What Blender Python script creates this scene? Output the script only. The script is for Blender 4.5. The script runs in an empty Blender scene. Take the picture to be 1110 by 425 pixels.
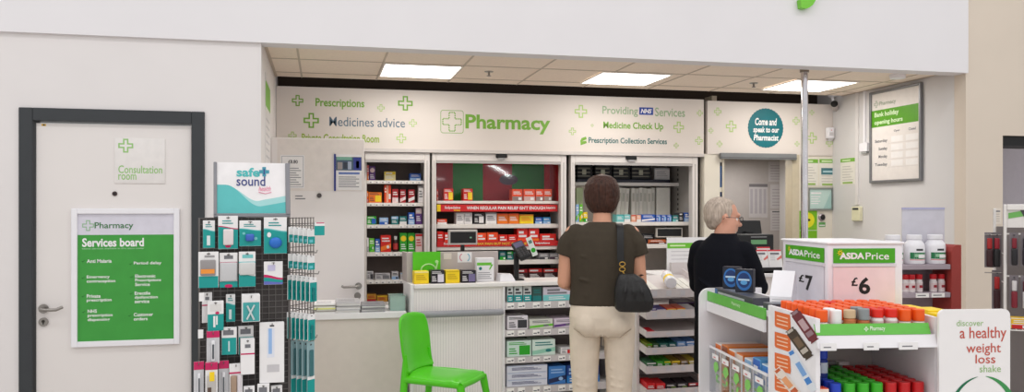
import bpy, bmesh, math, random
from mathutils import Vector, Matrix, Euler
random.seed(7)
SC = bpy.context.scene
COL = SC.collection
PI = math.pi
# ------------------------------------------------------------------ camera geometry (1110 x 425 frame)
W, H, F, HOR, CAMZ = 1110.0, 425.0, 900.0, 228.0, 1.53
YAW = math.atan2(205.0, 900.0)
CA, SA = math.cos(YAW), math.sin(YAW)
CAM = Vector((0, 0, CAMZ))

def ray(x, y):
    u = (x - 555.0) / F
    return Vector((SA + u * CA, CA - u * SA, -(y - HOR) / F))

class Frame:
    """A local frame standing on the floor: u to the right, v away, z up."""
    def __init__(s, ox=0, oy=0, deg=0):
        b = math.radians(deg); s.b = b
        s.O = Vector((ox, oy, 0)); s.eu = Vector((math.cos(b), math.sin(b), 0)); s.ev = Vector((-math.sin(b), math.cos(b), 0))
        s.M = Matrix.Translation(s.O) @ Matrix.Rotation(b, 4, 'Z')
    def px(s, x, y, v=0.0):
        d = ray(x, y); t = (v - (CAM - s.O).dot(s.ev)) / d.dot(s.ev)
        p = CAM + d * t - s.O
        return p.dot(s.eu), p.z
    def pz(s, x, y, z):
        d = ray(x, y); t = (z - CAMZ) / d.z
        p = CAM + d * t - s.O
        return p.dot(s.eu), p.dot(s.ev)
    def rect(s, x0, y0, x1, y1, v=0.0):
        xm = (x0 + x1) / 2; ym = (y0 + y1) / 2
        return s.px(x0, ym, v)[0], s.px(xm, y1, v)[1], s.px(x1, ym, v)[0], s.px(xm, y0, v)[1]
    def w(s, u, v, z=0.0):
        return s.M @ Vector((u, v, z))
def at_depth(x, D):
    d = ray(x, HOR); return CAM + d * D
STORE = Frame()

# ------------------------------------------------------------------ materials
_mats = {}
def lin(c):
    c /= 255.0
    return c / 12.92 if c <= 0.04045 else ((c + 0.055) / 1.055) ** 2.4
def mat(rgb, rough=0.5, metal=0.0, name=None, var=0.04, scale=18.0, spec=0.4, bump=0.0, bscale=60.0, trans=0.0, alpha=1.0, coat=0.0, strand=0.0):
    key = (tuple(rgb), rough, metal, var, scale, spec, bump, bscale, trans, alpha, coat, strand)
    if key in _mats: return _mats[key]
    m = bpy.data.materials.new(name or 'surface_%d_%d_%d' % tuple(rgb)); m.use_nodes = True
    nt = m.node_tree; b = nt.nodes['Principled BSDF']
    c = [lin(x) for x in rgb]
    tc = nt.nodes.new('ShaderNodeTexCoord')
    n = nt.nodes.new('ShaderNodeTexNoise'); n.inputs['Scale'].default_value = scale; n.inputs['Detail'].default_value = 3
    if strand:                      # fine streaks running down the hair
        mp = nt.nodes.new('ShaderNodeMapping'); mp.inputs['Scale'].default_value = (1, 1, strand)
        nt.links.new(tc.outputs['Object'], mp.inputs['Vector']); nt.links.new(mp.outputs['Vector'], n.inputs['Vector'])
    else: nt.links.new(tc.outputs['Object'], n.inputs['Vector'])
    r = nt.nodes.new('ShaderNodeValToRGB')
    r.color_ramp.elements[0].position = .3; r.color_ramp.elements[1].position = .7
    r.color_ramp.elements[0].color = [x * (1 - var) for x in c] + [1]
    r.color_ramp.elements[1].color = [min(1, x * (1 + var)) for x in c] + [1]
    nt.links.new(n.outputs['Fac'], r.inputs['Fac']); nt.links.new(r.outputs['Color'], b.inputs['Base Color'])
    b.inputs['Roughness'].default_value = rough; b.inputs['Metallic'].default_value = metal
    b.inputs['Specular IOR Level'].default_value = spec
    if coat: b.inputs['Coat Weight'].default_value = coat
    if trans: b.inputs['Transmission Weight'].default_value = trans
    if alpha < 1: b.inputs['Alpha'].default_value = alpha
    if bump:
        n2 = nt.nodes.new('ShaderNodeTexNoise'); n2.inputs['Scale'].default_value = bscale; n2.inputs['Detail'].default_value = 4
        nt.links.new((mp.outputs['Vector'] if strand else tc.outputs['Object']), n2.inputs['Vector'])
        bp = nt.nodes.new('ShaderNodeBump'); bp.inputs['Strength'].default_value = bump; bp.inputs['Distance'].default_value = .01
        nt.links.new(n2.outputs['Fac'], bp.inputs['Height']); nt.links.new(bp.outputs['Normal'], b.inputs['Normal'])
    _mats[key] = m
    return m
def emis(rgb, strength, name):
    m = bpy.data.materials.new(name); m.use_nodes = True
    nt = m.node_tree; b = nt.nodes['Principled BSDF']
    b.inputs['Base Color'].default_value = (.9, .9, .9, 1)
    b.inputs['Emission Color'].default_value = [lin(x) for x in rgb] + [1]
    b.inputs['Emission Strength'].default_value = strength
    return m
def clear(name, rgb=(255, 255, 255), mix=.12, rough=.03):
    """thin clear plastic sheet: mostly see-through with a glossy skin"""
    m = bpy.data.materials.new(name); m.use_nodes = True
    nt = m.node_tree; nt.nodes.clear()
    o = nt.nodes.new('ShaderNodeOutputMaterial'); mx = nt.nodes.new('ShaderNodeMixShader')
    t = nt.nodes.new('ShaderNodeBsdfTransparent'); g = nt.nodes.new('ShaderNodeBsdfGlossy')
    t.inputs['Color'].default_value = [lin(x) for x in rgb] + [1]
    g.inputs['Roughness'].default_value = rough
    lw = nt.nodes.new('ShaderNodeLayerWeight'); lw.inputs['Blend'].default_value = .25
    mp = nt.nodes.new('ShaderNodeMapRange'); mp.inputs['To Min'].default_value = mix * .5; mp.inputs['To Max'].default_value = min(1, mix * 4)
    nt.links.new(lw.outputs['Facing'], mp.inputs['Value']); nt.links.new(mp.outputs['Result'], mx.inputs['Fac'])
    nt.links.new(t.outputs[0], mx.inputs[1]); nt.links.new(g.outputs[0], mx.inputs[2]); nt.links.new(mx.outputs[0], o.inputs[0])
    return m
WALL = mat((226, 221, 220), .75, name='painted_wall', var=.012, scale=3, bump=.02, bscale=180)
BULK = mat((228, 225, 227), .7, name='bulkhead_paint', var=.01, scale=3)
BEIGE = mat((216, 203, 188), .75, name='beige_wall_paint', var=.015, scale=3)
DGREY = mat((54, 57, 60), .45, name='dark_grey_frame_paint', var=.03)
DOORW = mat((228, 222, 219), .5, name='white_door_laminate', var=.01, scale=3)
STEEL = mat((150, 145, 140), .3, .9, name='brushed_steel')
CHROME = mat((215, 212, 215), .12, 1.0, name='chrome')
WHITE = mat((232, 229, 229), .45, name='white_laminate', var=.015, scale=6)
SHELFW = mat((232, 226, 220), .4, name='white_shelf_enamel', var=.015)
PLAST = mat((236, 234, 238), .35, name='white_plastic', var=.01)
PAPER = mat((238, 236, 236), .8, name='white_paper', var=.02)
BLACK = mat((22, 22, 24), .45, name='black_plastic')
FASC = mat((222, 213, 206), .5, name='off_white_sign_panel', var=.012, scale=3)
GREEN = mat((112, 176, 62), .5, name='leaf_green_print')
GREEND = mat((62, 155, 62), .5, name='sign_green_print', var=.05, scale=9)
LIME = mat((88, 200, 25), .4, name='lime_print')
TEAL = mat((22, 150, 150), .4, name='teal_print')
AQUA = mat((120, 200, 200), .4, name='aqua_print')
NAVY = mat((45, 52, 110), .5, name='navy_print')
GREY = mat((160, 158, 160), .5, name='mid_grey')
LGREY = mat((200, 197, 200), .5, name='light_grey')
RED = mat((205, 30, 30), .4, name='red_print')
TXT = mat((120, 120, 125), .7, name='grey_ink')
INK = mat((25, 22, 24), .6, name='black_ink')

# ------------------------------------------------------------------ mesh builder
_txt = {}
def text_geo(s, bold=0.0, shear=0.0):
    k = (s, bold, shear)
    if k in _txt: return _txt[k]
    c = bpy.data.curves.new('t', 'FONT'); c.body = s; c.size = 1; c.offset = bold; c.shear = shear; c.resolution_u = 3
    o = bpy.data.objects.new('t', c); COL.objects.link(o)
    dg = bpy.context.evaluated_depsgraph_get(); dg.update()
    me = bpy.data.meshes.new_from_object(o.evaluated_get(dg))
    v = [Vector(x.co) for x in me.vertices]; f = [tuple(p.vertices) for p in me.polygons]
    bpy.data.objects.remove(o); bpy.data.curves.remove(c); bpy.data.meshes.remove(me)
    x0 = min(p.x for p in v); x1 = max(p.x for p in v); y0 = min(p.y for p in v); y1 = max(p.y for p in v)
    v = [((p.x - x0) / (x1 - x0), (p.y - y0) / (y1 - y0)) for p in v]
    _txt[k] = (v, f, (x1 - x0) / (y1 - y0))
    return _txt[k]

class MB:
    def __init__(s, xf=None):
        s.v = []; s.f = []; s.mi = []; s.mats = []; s.sm = []; s.xf = xf.M if isinstance(xf, Frame) else (xf or Matrix())
    def add(s, vs, fs, m, smooth=False):
        if m not in s.mats: s.mats.append(m)
        k = s.mats.index(m); o = len(s.v)
        s.v += [s.xf @ Vector(p) for p in vs]
        for f in fs: s.f.append(tuple(o + i for i in f)); s.mi.append(k); s.sm.append(smooth)
        return s
    def box(s, x0, x1, y0, y1, z0, z1, m, bev=0.0, seg=2):
        if x1 < x0: x0, x1 = x1, x0
        if y1 < y0: y0, y1 = y1, y0
        if z1 < z0: z0, z1 = z1, z0
        if bev <= 0:
            vs = [(x, y, z) for x in (x0, x1) for y in (y0, y1) for z in (z0, z1)]
            return s.add(vs, [(0, 1, 3, 2), (4, 6, 7, 5), (0, 4, 5, 1), (2, 3, 7, 6), (0, 2, 6, 4), (1, 5, 7, 3)], m)
        bm = bmesh.new(); bmesh.ops.create_cube(bm, size=1)
        for v in bm.verts: v.co = ((x0 + x1) / 2 + v.co.x * (x1 - x0), (y0 + y1) / 2 + v.co.y * (y1 - y0), (z0 + z1) / 2 + v.co.z * (z1 - z0))
        bmesh.ops.bevel(bm, geom=bm.edges[:], offset=min(bev, .49 * min(x1 - x0, y1 - y0, z1 - z0)), segments=seg, affect='EDGES', profile=.6)
        bm.verts.index_update()
        s.add([v.co[:] for v in bm.verts], [[v.index for v in f.verts] for f in bm.faces], m, seg > 1); bm.free()
        return s
    def with_xf(s, M):
        t = MB(); t.v = s.v; t.f = s.f; t.mi = s.mi; t.mats = s.mats; t.sm = s.sm; t.xf = s.xf @ M
        return t
    def quad(s, a, b, c, d, m): return s.add([a, b, c, d], [(0, 1, 2, 3)], m)
    def fq(s, u0, z0, u1, z1, v, m): return s.add([(u0, v, z0), (u1, v, z0), (u1, v, z1), (u0, v, z1)], [(0, 1, 2, 3)], m)
    def poly(s, pts, v, m): return s.add([(p[0], v, p[1]) for p in pts], [tuple(range(len(pts)))], m)
    def prism(s, pts, v0, v1, m, smooth=False):
        """polygon in the u-z plane pushed from v0 to v1"""
        n = len(pts)
        s.add([(p[0], v0, p[1]) for p in pts] + [(p[0], v1, p[1]) for p in pts],
              [tuple(range(n)), tuple(range(2 * n - 1, n - 1, -1))] + [(i, n + i, n + (i + 1) % n, (i + 1) % n) for i in range(n)], m, smooth); return s
    def slab(s, pts, z0, z1, m):
        n = len(pts)
        return s.add([(p[0], p[1], z0) for p in pts] + [(p[0], p[1], z1) for p in pts],
              [tuple(range(n - 1, -1, -1)), tuple(range(n, 2 * n))] + [(i, (i + 1) % n, n + (i + 1) % n, n + i) for i in range(n)], m)
    def cyl(s, a, b, r0, m, r1=None, seg=16, smooth=True):
        return s.tube([a, b], [r0, r0 if r1 is None else r1], m, seg, smooth)
    def tube(s, pts, r, m, seg=10, smooth=True, flat=1.0):
        pts = [Vector(p) for p in pts]; n = len(pts)
        if not isinstance(r, (list, tuple)): r = [r] * n
        vs = []; fs = []; up = None
        for i, p in enumerate(pts):
            d = (pts[min(i + 1, n - 1)] - pts[max(i - 1, 0)]).normalized()
            if up is None:
                up = Vector((0, 0, 1)) if abs(d.z) < .9 else Vector((0, 1, 0))
            a = d.cross(up).normalized(); up = a.cross(d).normalized(); 
            for k in range(seg):
                t = 2 * PI * k / seg
                vs.append(p + (a * math.cos(t) + up * math.sin(t) * flat) * r[i])
        for i in range(n - 1):
            for k in range(seg):
                fs.append((i * seg + k, i * seg + (k + 1) % seg, (i + 1) * seg + (k + 1) % seg, (i + 1) * seg + k))
        s.add(vs, fs, m, smooth)
        s.add(vs[:seg], [tuple(range(seg - 1, -1, -1))], m); s.add(vs[-seg:], [tuple(range(seg))], m)
        return s
    def lathe(s, prof, m, c=(0, 0, 0), seg=20, ax=1.0, smooth=True):
        """prof: (r,z) or (r,z,mat)"""
        c = Vector(c); n = len(prof)
        vs = [c + Vector((p[0] * math.cos(2 * PI * k / seg), p[0] * ax * math.sin(2 * PI * k / seg), p[1])) for p in prof for k in range(seg)]
        for i in range(n - 1):
            mm = prof[i][2] if len(prof[i]) > 2 else m
            s.add(vs[i * seg:(i + 2) * seg], [(k, (k + 1) % seg, seg + (k + 1) % seg, seg + k) for k in range(seg)], mm, smooth)
        s.add(vs[:seg], [tuple(range(seg - 1, -1, -1))], m); s.add(vs[-seg:], [tuple(range(seg))], prof[-1][2] if len(prof[-1]) > 2 else m)
        return s
    def sph(s, c, r, m, seg=16, rings=10, rot=None):
        if not isinstance(r, (tuple, list)): r = (r, r, r)
        c = Vector(c); R = rot or Matrix.Identity(3)
        vs = [c + R @ Vector((0, 0, -r[2]))]
        for i in range(1, rings):
            t = -PI / 2 + PI * i / rings
            for k in range(seg):
                a = 2 * PI * k / seg
                vs.append(c + R @ Vector((r[0] * math.cos(t) * math.cos(a), r[1] * math.cos(t) * math.sin(a), r[2] * math.sin(t))))
        vs.append(c + R @ Vector((0, 0, r[2])))
        fs = [(0, 1 + (k + 1) % seg, 1 + k) for k in range(seg)]
        for i in range(rings - 2):
            fs += [(1 + i * seg + k, 1 + i * seg + (k + 1) % seg, 1 + (i + 1) * seg + (k + 1) % seg, 1 + (i + 1) * seg + k) for k in range(seg)]
        L = len(vs) - 1; b = 1 + (rings - 2) * seg
        fs += [(b + k, b + (k + 1) % seg, L) for k in range(seg)]
        return s.add(vs, fs, m, True)
    def rings(s, rg, m, seg=28, power=2.0):
        """rg: (cx, cy, z, rx, ry) stacked rings"""
        vs = []
        for (cx, cy, z, rx, ry) in rg:
            for k in range(seg):
                a = 2 * PI * k / seg; ca, sa = math.cos(a), math.sin(a)
                e = 2.0 / power
                vs.append((cx + rx * math.copysign(abs(ca) ** e, ca), cy + ry * math.copysign(abs(sa) ** e, sa), z))
        n = len(rg)
        fs = [(i * seg + k, i * seg + (k + 1) % seg, (i + 1) * seg + (k + 1) % seg, (i + 1) * seg + k) for i in range(n - 1) for k in range(seg)]
        fs += [tuple(range(seg - 1, -1, -1)), tuple(range((n - 1) * seg, n * seg))]
        return s.add(vs, fs, m, True)
    def limb(s, pts, r, m, seg=14):
        s.tube(pts, r, m, seg)
        for p, q in zip(pts, r): s.sph(p, q * .995, m, 14, 10)
        return s
    def text(s, t, u0, z0, u1, z1, v, m, bold=0.0, shear=0.0, keep=None):
        vs, fs, asp = text_geo(t, bold, shear)
        if keep:                                   # keep = 'l','c','r': natural aspect inside the box
            w = (z1 - z0) * asp
            if w > u1 - u0: w = u1 - u0
            if keep == 'l': u1 = u0 + w
            elif keep == 'r': u0 = u1 - w
            else: c = (u0 + u1) / 2; u0, u1 = c - w / 2, c + w / 2
        return s.add([(u0 + p[0] * (u1 - u0), v, z0 + p[1] * (z1 - z0)) for p in vs], fs, m)
    def cross(s, u, z, r, v, m, t=.18, solid=False):
        """outlined plus sign"""
        a = r * .36
        out = [(-a, r), (a, r), (a, a), (r, a), (r, -a), (a, -a), (a, -r), (-a, -r), (-a, -a), (-r, -a), (-r, a), (-a, a)]
        if solid: return s.add([(u + p[0], v, z + p[1]) for p in out], [(11, 8, 5, 2), (0, 11, 2, 1), (2, 5, 4, 3), (5, 8, 7, 6), (8, 11, 10, 9)], m)
        b = a - r * t; q = r - r * t
        inn = [(-b, q), (b, q), (b, b), (q, b), (q, -b), (b, -b), (b, -q), (-b, -q), (-b, -b), (-q, -b), (-q, b), (-b, b)]
        return s.add([(u + p[0], v, z + p[1]) for p in out + inn], [(i, (i + 1) % 12, 12 + (i + 1) % 12, 12 + i) for i in range(12)], m)
    def disc(s, u, z, ru, rz, v, m, n=28, wob=0.0):
        return s.poly([(u + ru * (1 + wob * (i % 2)) * math.cos(2 * PI * i / n), z + rz * (1 + wob * (i % 2)) * math.sin(2 * PI * i / n)) for i in range(n)], v, m)
    def mesh(s, name, org):
        me = bpy.data.meshes.new(name)
        me.from_pydata([p - org for p in s.v], [], s.f)
        for m in s.mats: me.materials.append(m)
        me.polygons.foreach_set('material_index', s.mi); me.polygons.foreach_set('use_smooth', s.sm)
        me.update(); return me
    def build(s, name, parent=None, org=None):
        if parent is not None: org = parent['_org'] if isinstance(parent, dict) else Vector(ORG[parent.name])
        elif org is None:
            xs = [p.x for p in s.v]; ys = [p.y for p in s.v]; zs = [p.z for p in s.v]
            org = Vector(((min(xs) + max(xs)) / 2, (min(ys) + max(ys)) / 2, min(zs)))
        org = Vector(org)
        me = s.mesh(name, org)
        o = bpy.data.objects.new(name, me); COL.objects.link(o)
        if parent is not None: o.parent = parent
        else: o.location = org
        ORG[o.name] = tuple(org)
        return o
    def remeshed(s, name, voxel, smooth, parent=None, org=None):
        """fuse everything added into one continuous skin"""
        if parent is not None: org = Vector(ORG[parent.name])
        org = Vector(org)
        t = bpy.data.objects.new('tmp', s.mesh('tmp', org)); COL.objects.link(t)
        r = t.modifiers.new('r', 'REMESH'); r.mode = 'VOXEL'; r.voxel_size = voxel; r.use_smooth_shade = True
        if smooth: k = t.modifiers.new('s', 'SMOOTH'); k.factor = .5; k.iterations = smooth
        dg = bpy.context.evaluated_depsgraph_get(); dg.update()
        me = bpy.data.meshes.new_from_object(t.evaluated_get(dg)); me.name = name
        old = t.data; bpy.data.objects.remove(t); bpy.data.meshes.remove(old)
        me.materials.clear(); me.materials.append(s.mats[0])
        for p in me.polygons: p.use_smooth = True; p.material_index = 0
        o = bpy.data.objects.new(name, me); COL.objects.link(o)
        if parent is not None: o.parent = parent
        else: o.location = org
        ORG[o.name] = tuple(org)
        return o
ORG = {}
def tag(o, label, cat, group=None):
    o['label'] = label; o['category'] = cat
    if group: o['group'] = group
    return o
def thing(name, loc, label, cat, group=None):
    o = bpy.data.objects.new(name, None); COL.objects.link(o); o.location = loc; o.empty_display_size = .05
    ORG[o.name] = tuple(loc)
    return tag(o, label, cat, group)
def struct(mb, name, parent=None, org=None):
    o = mb.build(name, parent, org)
    if parent is None: o['kind'] = 'structure'
    return o
def copy_tree(o, parent=None):
    c = o.copy(); COL.objects.link(c)
    if parent is not None: c.parent = parent
    ORG[c.name] = ORG[o.name]
    for ch in list(o.children): copy_tree(ch, c)
    return c
ORD = ['first', 'second', 'third', 'fourth', 'fifth', 'sixth', 'seventh', 'eighth', 'ninth', 'tenth', 'eleventh', 'twelfth', 'thirteenth', 'fourteenth', 'fifteenth', 'sixteenth']
def nth(i, n):
    if n == 1: return 'alone'
    if i == 0: return 'leftmost'
    if i == n - 1: return 'rightmost'
    return ORD[i] + ' from left'

# ------------------------------------------------------------------ the room
FRONT, FV = 5.40, 7.10
XL, XR = STORE.px(283, 200, FRONT)[0], STORE.px(1047, 200, FRONT)[0]
ZB = STORE.px(660, 63, FRONT)[1]          # underside of the bulkhead
ZC = ZB + .035                             # suspended ceiling
ZTOP = 4.4
def S(x, y, v=FRONT): return STORE.px(x, y, v)
# floor
fm = mat((206, 200, 194), .35, name='vinyl_floor_tiles', var=.06, scale=2)
struct(MB().box(-6, 9, -5, 12, -.1, 0, fm), 'floor')
# door wall on the left, with its opening
fx0, fx1 = S(21, 200)[0], S(222, 200)[0]; fz = S(120, 119)[1]
w = MB()
w.box(-6, fx0, FRONT, FRONT + .12, 0, ZB, WALL); w.box(fx1, XL, FRONT, FRONT + .12, 0, ZB, WALL); w.box(fx0, fx1, FRONT, FRONT + .12, fz, ZB, WALL)
struct(w, 'wall_left')
struct(MB().box(-6, XR, FRONT - .025, FRONT + .12, ZB, ZTOP, BULK), 'wall_upper_front')
struct(MB().box(XL - .12, XL, FRONT + .12, 9.2, 0, ZC + .3, WALL), 'wall_recess_left')
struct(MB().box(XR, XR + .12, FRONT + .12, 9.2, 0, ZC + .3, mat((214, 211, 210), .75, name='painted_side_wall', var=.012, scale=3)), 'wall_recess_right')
px1 = S(1087, 200)[0]; pz1 = S(1095, 147)[1]
w = MB(); w.box(XR, px1, FRONT, FRONT + .119, 0, ZTOP, BEIGE); w.box(px1, 9, FRONT, FRONT + .35, pz1, ZTOP, BEIGE)
struct(w, 'wall_right_pillar')
struct(MB().box(px1, 9, FRONT + .02, FRONT + .3, pz1 - .075, pz1 - .001, mat((18, 17, 18), .6, name='black_shutter_housing')), 'trim_1')
struct(MB().box(px1 + .02, 9, 8.6, 8.7, 0, 3.2, mat((205, 198, 206), .8, name='far_wall_paint', var=.02)), 'wall_far_right')
struct(MB().box(XL - .2, XR + .2, 9.1, 9.2, 0, 3, mat((150, 146, 142), .8, name='back_wall_paint')), 'wall_back')
struct(MB().box(px1 + .02, 9, FRONT + .36, 8.6, 2.75, 2.8, mat((150, 140, 132), .8, name='far_soffit')), 'ceiling_far_right')
# ceiling of the recess: tiles on a grid, 0.6 m
cm = mat((244, 228, 212), .9, name='mineral_ceiling_tile', var=.03, scale=40, bump=.15, bscale=220)
tb = mat((196, 180, 164), .6, name='ceiling_t_bar')
gu0, gv0 = STORE.pz(415.5, 67.5, ZC); 
lights_px = [((416, 67.5), (495, 70.5), (482, 83.5), (410, 81.5)), ((659, 76.5), (728.5, 79), (698, 90.5), (634, 88)), ((863, 84), (935, 87.5), (892, 97), (835, 95))]
l0 = [STORE.pz(*p, ZC) for p in lights_px[0]]
rows = [gv0 + .595 * k for k in range(-1, 3)]
CE = 6.93
c = MB(); c.box(XL, XR, FRONT + .12, CE, ZC, ZC + .02, cm)
for r in rows:
    if FRONT + .13 < r < CE: c.box(XL, XR, r - .007, r + .007, ZC - .0035, ZC, tb)
k = -3
while gu0 + .595 * k < XR:
    if gu0 + .595 * k > XL: c.box(gu0 + .595 * k - .007, gu0 + .595 * k + .007, FRONT + .13, CE, ZC - .003, ZC, tb)
    k += 1
c.box(XL, XL + .02, FRONT + .13, CE, ZC - .004, ZC, tb); c.box(XR - .02, XR, FRONT + .13, CE, ZC - .004, ZC, tb)
struct(c, 'ceiling')
dk = mat((58, 47, 39), .9, name='ceiling_void_shade')  # dark colour stands in for the shade in the gap above the signs
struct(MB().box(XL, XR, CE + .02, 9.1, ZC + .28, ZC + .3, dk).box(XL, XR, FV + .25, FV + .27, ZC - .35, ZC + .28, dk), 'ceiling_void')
LIT = emis((255, 250, 240), 5.0, 'lit_diffuser')
LAMPS = []
for i, q in enumerate(lights_px):
    p = [STORE.pz(*a, ZC) for a in q]
    cu = sum(a[0] for a in p) / 4; cv = sum(a[1] for a in p) / 4
    kk = round((cu - gu0 - .2975) / .595); cu = gu0 + .595 * kk + .2975 if i == 0 else cu
    cv = gv0 + .2975
    t = thing('ceiling_light', (cu, cv, ZC - .004), 'square lit panel in the suspended ceiling, ' + ['leftmost of the three', 'middle of the three', 'rightmost of the three, behind the chrome pole'][i], 'ceiling light', 'lit panels in the recess ceiling')
    h = .28
    MB().box(cu - h, cu + h, cv - h, cv + h, ZC - .009, ZC - .004, LIT).build('diffuser', t)
    fr = MB()
    for a in (-1, 1):
        fr.box(cu + a * h, cu + a * (h + .012), cv - h - .012, cv + h + .012, ZC - .012, ZC - .0036, SHELFW); fr.box(cu - h, cu + h, cv + a * h, cv + a * (h + .012), ZC - .012, ZC - .0036, SHELFW)
    fr.build('frame', t); LAMPS.append((cu, cv))
for i, (x, y) in enumerate([(530, 78.5), (817, 91)]):
    u, v = STORE.pz(x, y - 1, ZC)
    m = MB(); m.lathe([(.035, -.004), (.035, 0)], STEEL, (u, v, ZC), 16); m.cyl((u, v, ZC - .004), (u, v, ZC - .03), .008, STEEL); m.lathe([(.004, -.04), (.018, -.037), (.018, -.033), (.006, -.03)], STEEL, (u, v, ZC), 12)
    tag(m.build('sprinkler_head'), ['sprinkler head in the ceiling between the left and middle light panels', 'sprinkler head in the ceiling near the right light panel'][i], 'sprinkler', 'ceiling sprinklers')
u, v = STORE.pz(973, 80.5, ZC)
tag(MB().lathe([(.055, -.035), (.06, -.02), (.06, 0)], PLAST, (u, v, ZC), 20).build('smoke_detector'), 'white round detector on the ceiling near the framed hours board', 'detector')

# ------------------------------------------------------------------ consultation room door
lx0, lx1 = S(36, 200)[0], S(208, 200)[0]; lz = S(120, 132.6)[1]
f = MB(); FY = FRONT - .015
f.box(fx0, lx0, FY, FRONT + .13, 0, fz, DGREY, .003, 1); f.box(lx1, fx1, FY, FRONT + .13, 0, fz, DGREY, .003, 1); f.box(lx0, lx1, FY, FRONT + .13, lz, fz, DGREY, .003, 1)
struct(f, 'trim_2')
d1 = bpy.data.objects.new('door_1', None); COL.objects.link(d1); d1.location = (lx1, FRONT + .03, 0); ORG['door_1'] = (lx1, FRONT + .03, 0); d1['kind'] = 'structure'
DY = FRONT + .012
MB().box(lx0 + .012, lx1 - .004, DY, DY + .045, .006, lz - .012, DOORW, .002, 1).build('door_leaf', d1)
hu, hz = S(47.4, 334.6, DY); hu2 = S(70, 334, DY)[0]
h = MB(); h.cyl((hu, DY, hz), (hu, DY - .01, hz), .027, STEEL, seg=24); h.cyl((hu, DY - .01, hz), (hu, DY - .05, hz), .011, STEEL)
h.tube([(hu, DY - .05, hz), (hu + .02, DY - .055, hz - .002), (hu + .06, DY - .055, hz - .004), (hu2 - .03, DY - .055, hz - .003), (hu2 - .006, DY - .052, hz + .008), (hu2, DY - .045, hz + .01)], .0095, STEEL)
h.build('door_handle', d1)
kz = S(47.4, 349, DY)[1]
h = MB(); h.cyl((hu, DY, kz), (hu, DY - .009, kz), .026, STEEL, seg=24); h.cyl((hu, DY - .009, kz + .004), (hu, DY - .012, kz + .004), .009, mat((60, 55, 50), .4, .6)); h.box(hu - .003, hu + .003, DY - .0115, DY - .009, kz - .014, kz, BLACK)
h.build('keyhole_cover', d1)
vu, vz = S(124.5, 210, DY)
MB().cyl((vu, DY, vz), (vu, DY - .006, vz), .014, mat((80, 65, 65), .3, .7), seg=20).cyl((vu, DY - .006, vz), (vu, DY - .008, vz), .007, BLACK).build('door_viewer', d1)
su, sz = S(47.5, 135.5, DY)
MB().box(su - .012, su + .012, DY - .001, DY, sz - .006, sz + .006, mat((225, 180, 60), .5)).box(su - .004, su + .006, DY - .0014, DY - .001, sz - .004, sz + .004, INK).build('door_sticker', d1)
# plaque
u0, z0, u1, z1 = STORE.rect(124, 150, 179, 199, DY - .004)
p = MB(); p.box(u0, u1, DY - .005, DY, z0, z1, mat((229, 224, 221), .35, name='plaque_acrylic'), .004)
cu, cz = S(136.5, 158, DY); p.cross(cu, cz, .042, DY - .0056, mat((150, 196, 120), .5), .2)
for t, a in (('Consultation', (128.5, 179.5, 176, 188)), ('room', (128.5, 189, 148, 195))):
    b = STORE.rect(*a, DY); p.text(t, b[0], b[1], b[2], b[3], DY - .0056, mat((150, 196, 120), .5), .01)
tag(p.build('door_plaque'), 'small clear-white plaque reading Consultation room on the upper part of the grey-framed door', 'sign')
# services board
bx = STORE.rect(77, 226, 194.5, 375, DY - .02)
nb = thing('notice_board', ((bx[0] + bx[2]) / 2, DY - .01, bx[1]), 'white framed green poster headed Services board on the consultation room door', 'notice board')
f = MB(); t = .033
for a in ((bx[0], bx[0] + t, bx[1], bx[3]), (bx[2] - t, bx[2], bx[1], bx[3]), (bx[0] + t, bx[2] - t, bx[1], bx[1] + t), (bx[0] + t, bx[2] - t, bx[3] - t, bx[3])): f.box(a[0], a[1], DY - .022, DY - .001, a[2], a[3], PLAST, .003, 1)
f.build('frame', nb)
PY = DY - .008
p = MB(); p.box(bx[0] + t, bx[2] - t, PY, PY + .004, bx[1] + t, bx[3] - t, mat((214, 211, 222), .35, name='poster_header_print'))
gz = S(136, 254.5, PY)[1]; p.fq(bx[0] + t, bx[1] + t, bx[2] - t, gz, PY - .0006, GREEND)
def ptxt(s, a, m, bold=0, y=PY - .0012, **k):
    b = STORE.rect(*a, y); p.text(s, b[0], b[1], b[2], b[3], y, m, bold, **k)
ptxt('Pharmacy', (102.5, 241, 144.5, 249.5), mat((62, 120, 70), .5), .012)
cu, cz = S(95.5, 244.5, PY); p.cross(cu, cz, .032, PY - .0012, mat((150, 190, 150), .5), .16)
ptxt('Services board', (89, 258, 156, 267.5), PAPER, .03)
ptxt('below services available in this store today', (89, 268.6, 156, 270.6), mat((190, 225, 190), .6))
DGT = mat((25, 95, 35), .5)
for s, x0, y0, wd, hh in [('Anti Malaria', 94, 281, 27, 4), ('Emergency', 94, 298.5, 25, 4), ('contraception', 94, 303.2, 31, 4), ('Private', 94, 319, 15, 4), ('prescription', 94, 323.7, 27, 4), ('NHS', 95, 335.5, 10, 3.8), ('prescription', 95, 340.2, 27, 4), ('dispensing', 95, 344.8, 24, 4),
                          ('Period delay', 145, 283.5, 30, 4), ('Electronic', 146.5, 297.5, 22, 3.6), ('Prescriptions', 146.5, 302, 28, 4), ('Service', 146.5, 306.5, 16, 3.6), ('Erectile', 146, 316, 17, 3.6), ('dysfunction', 146, 320.5, 25, 4), ('service', 146, 325, 16, 3.6), ('Customer', 145, 339, 21, 3.8), ('orders', 145, 343.8, 15, 3.6)]:
    ptxt(s, (x0, y0, x0 + wd, y0 + hh), PAPER, .02)
for x, y in [(90.5, 283), (90.5, 301), (90.5, 321), (91, 338), (142, 286), (143, 300), (142.5, 318), (141, 342)]:
    cu, cz = S(x, y, PY); p.add([(cu - .011, PY - .0012, cz), (cu - .004, PY - .0012, cz - .008), (cu + .012, PY - .0012, cz + .009), (cu - .004, PY - .0012, cz - .002)], [(0, 1, 2, 3)], DGT)
p.build('poster', nb)

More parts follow.
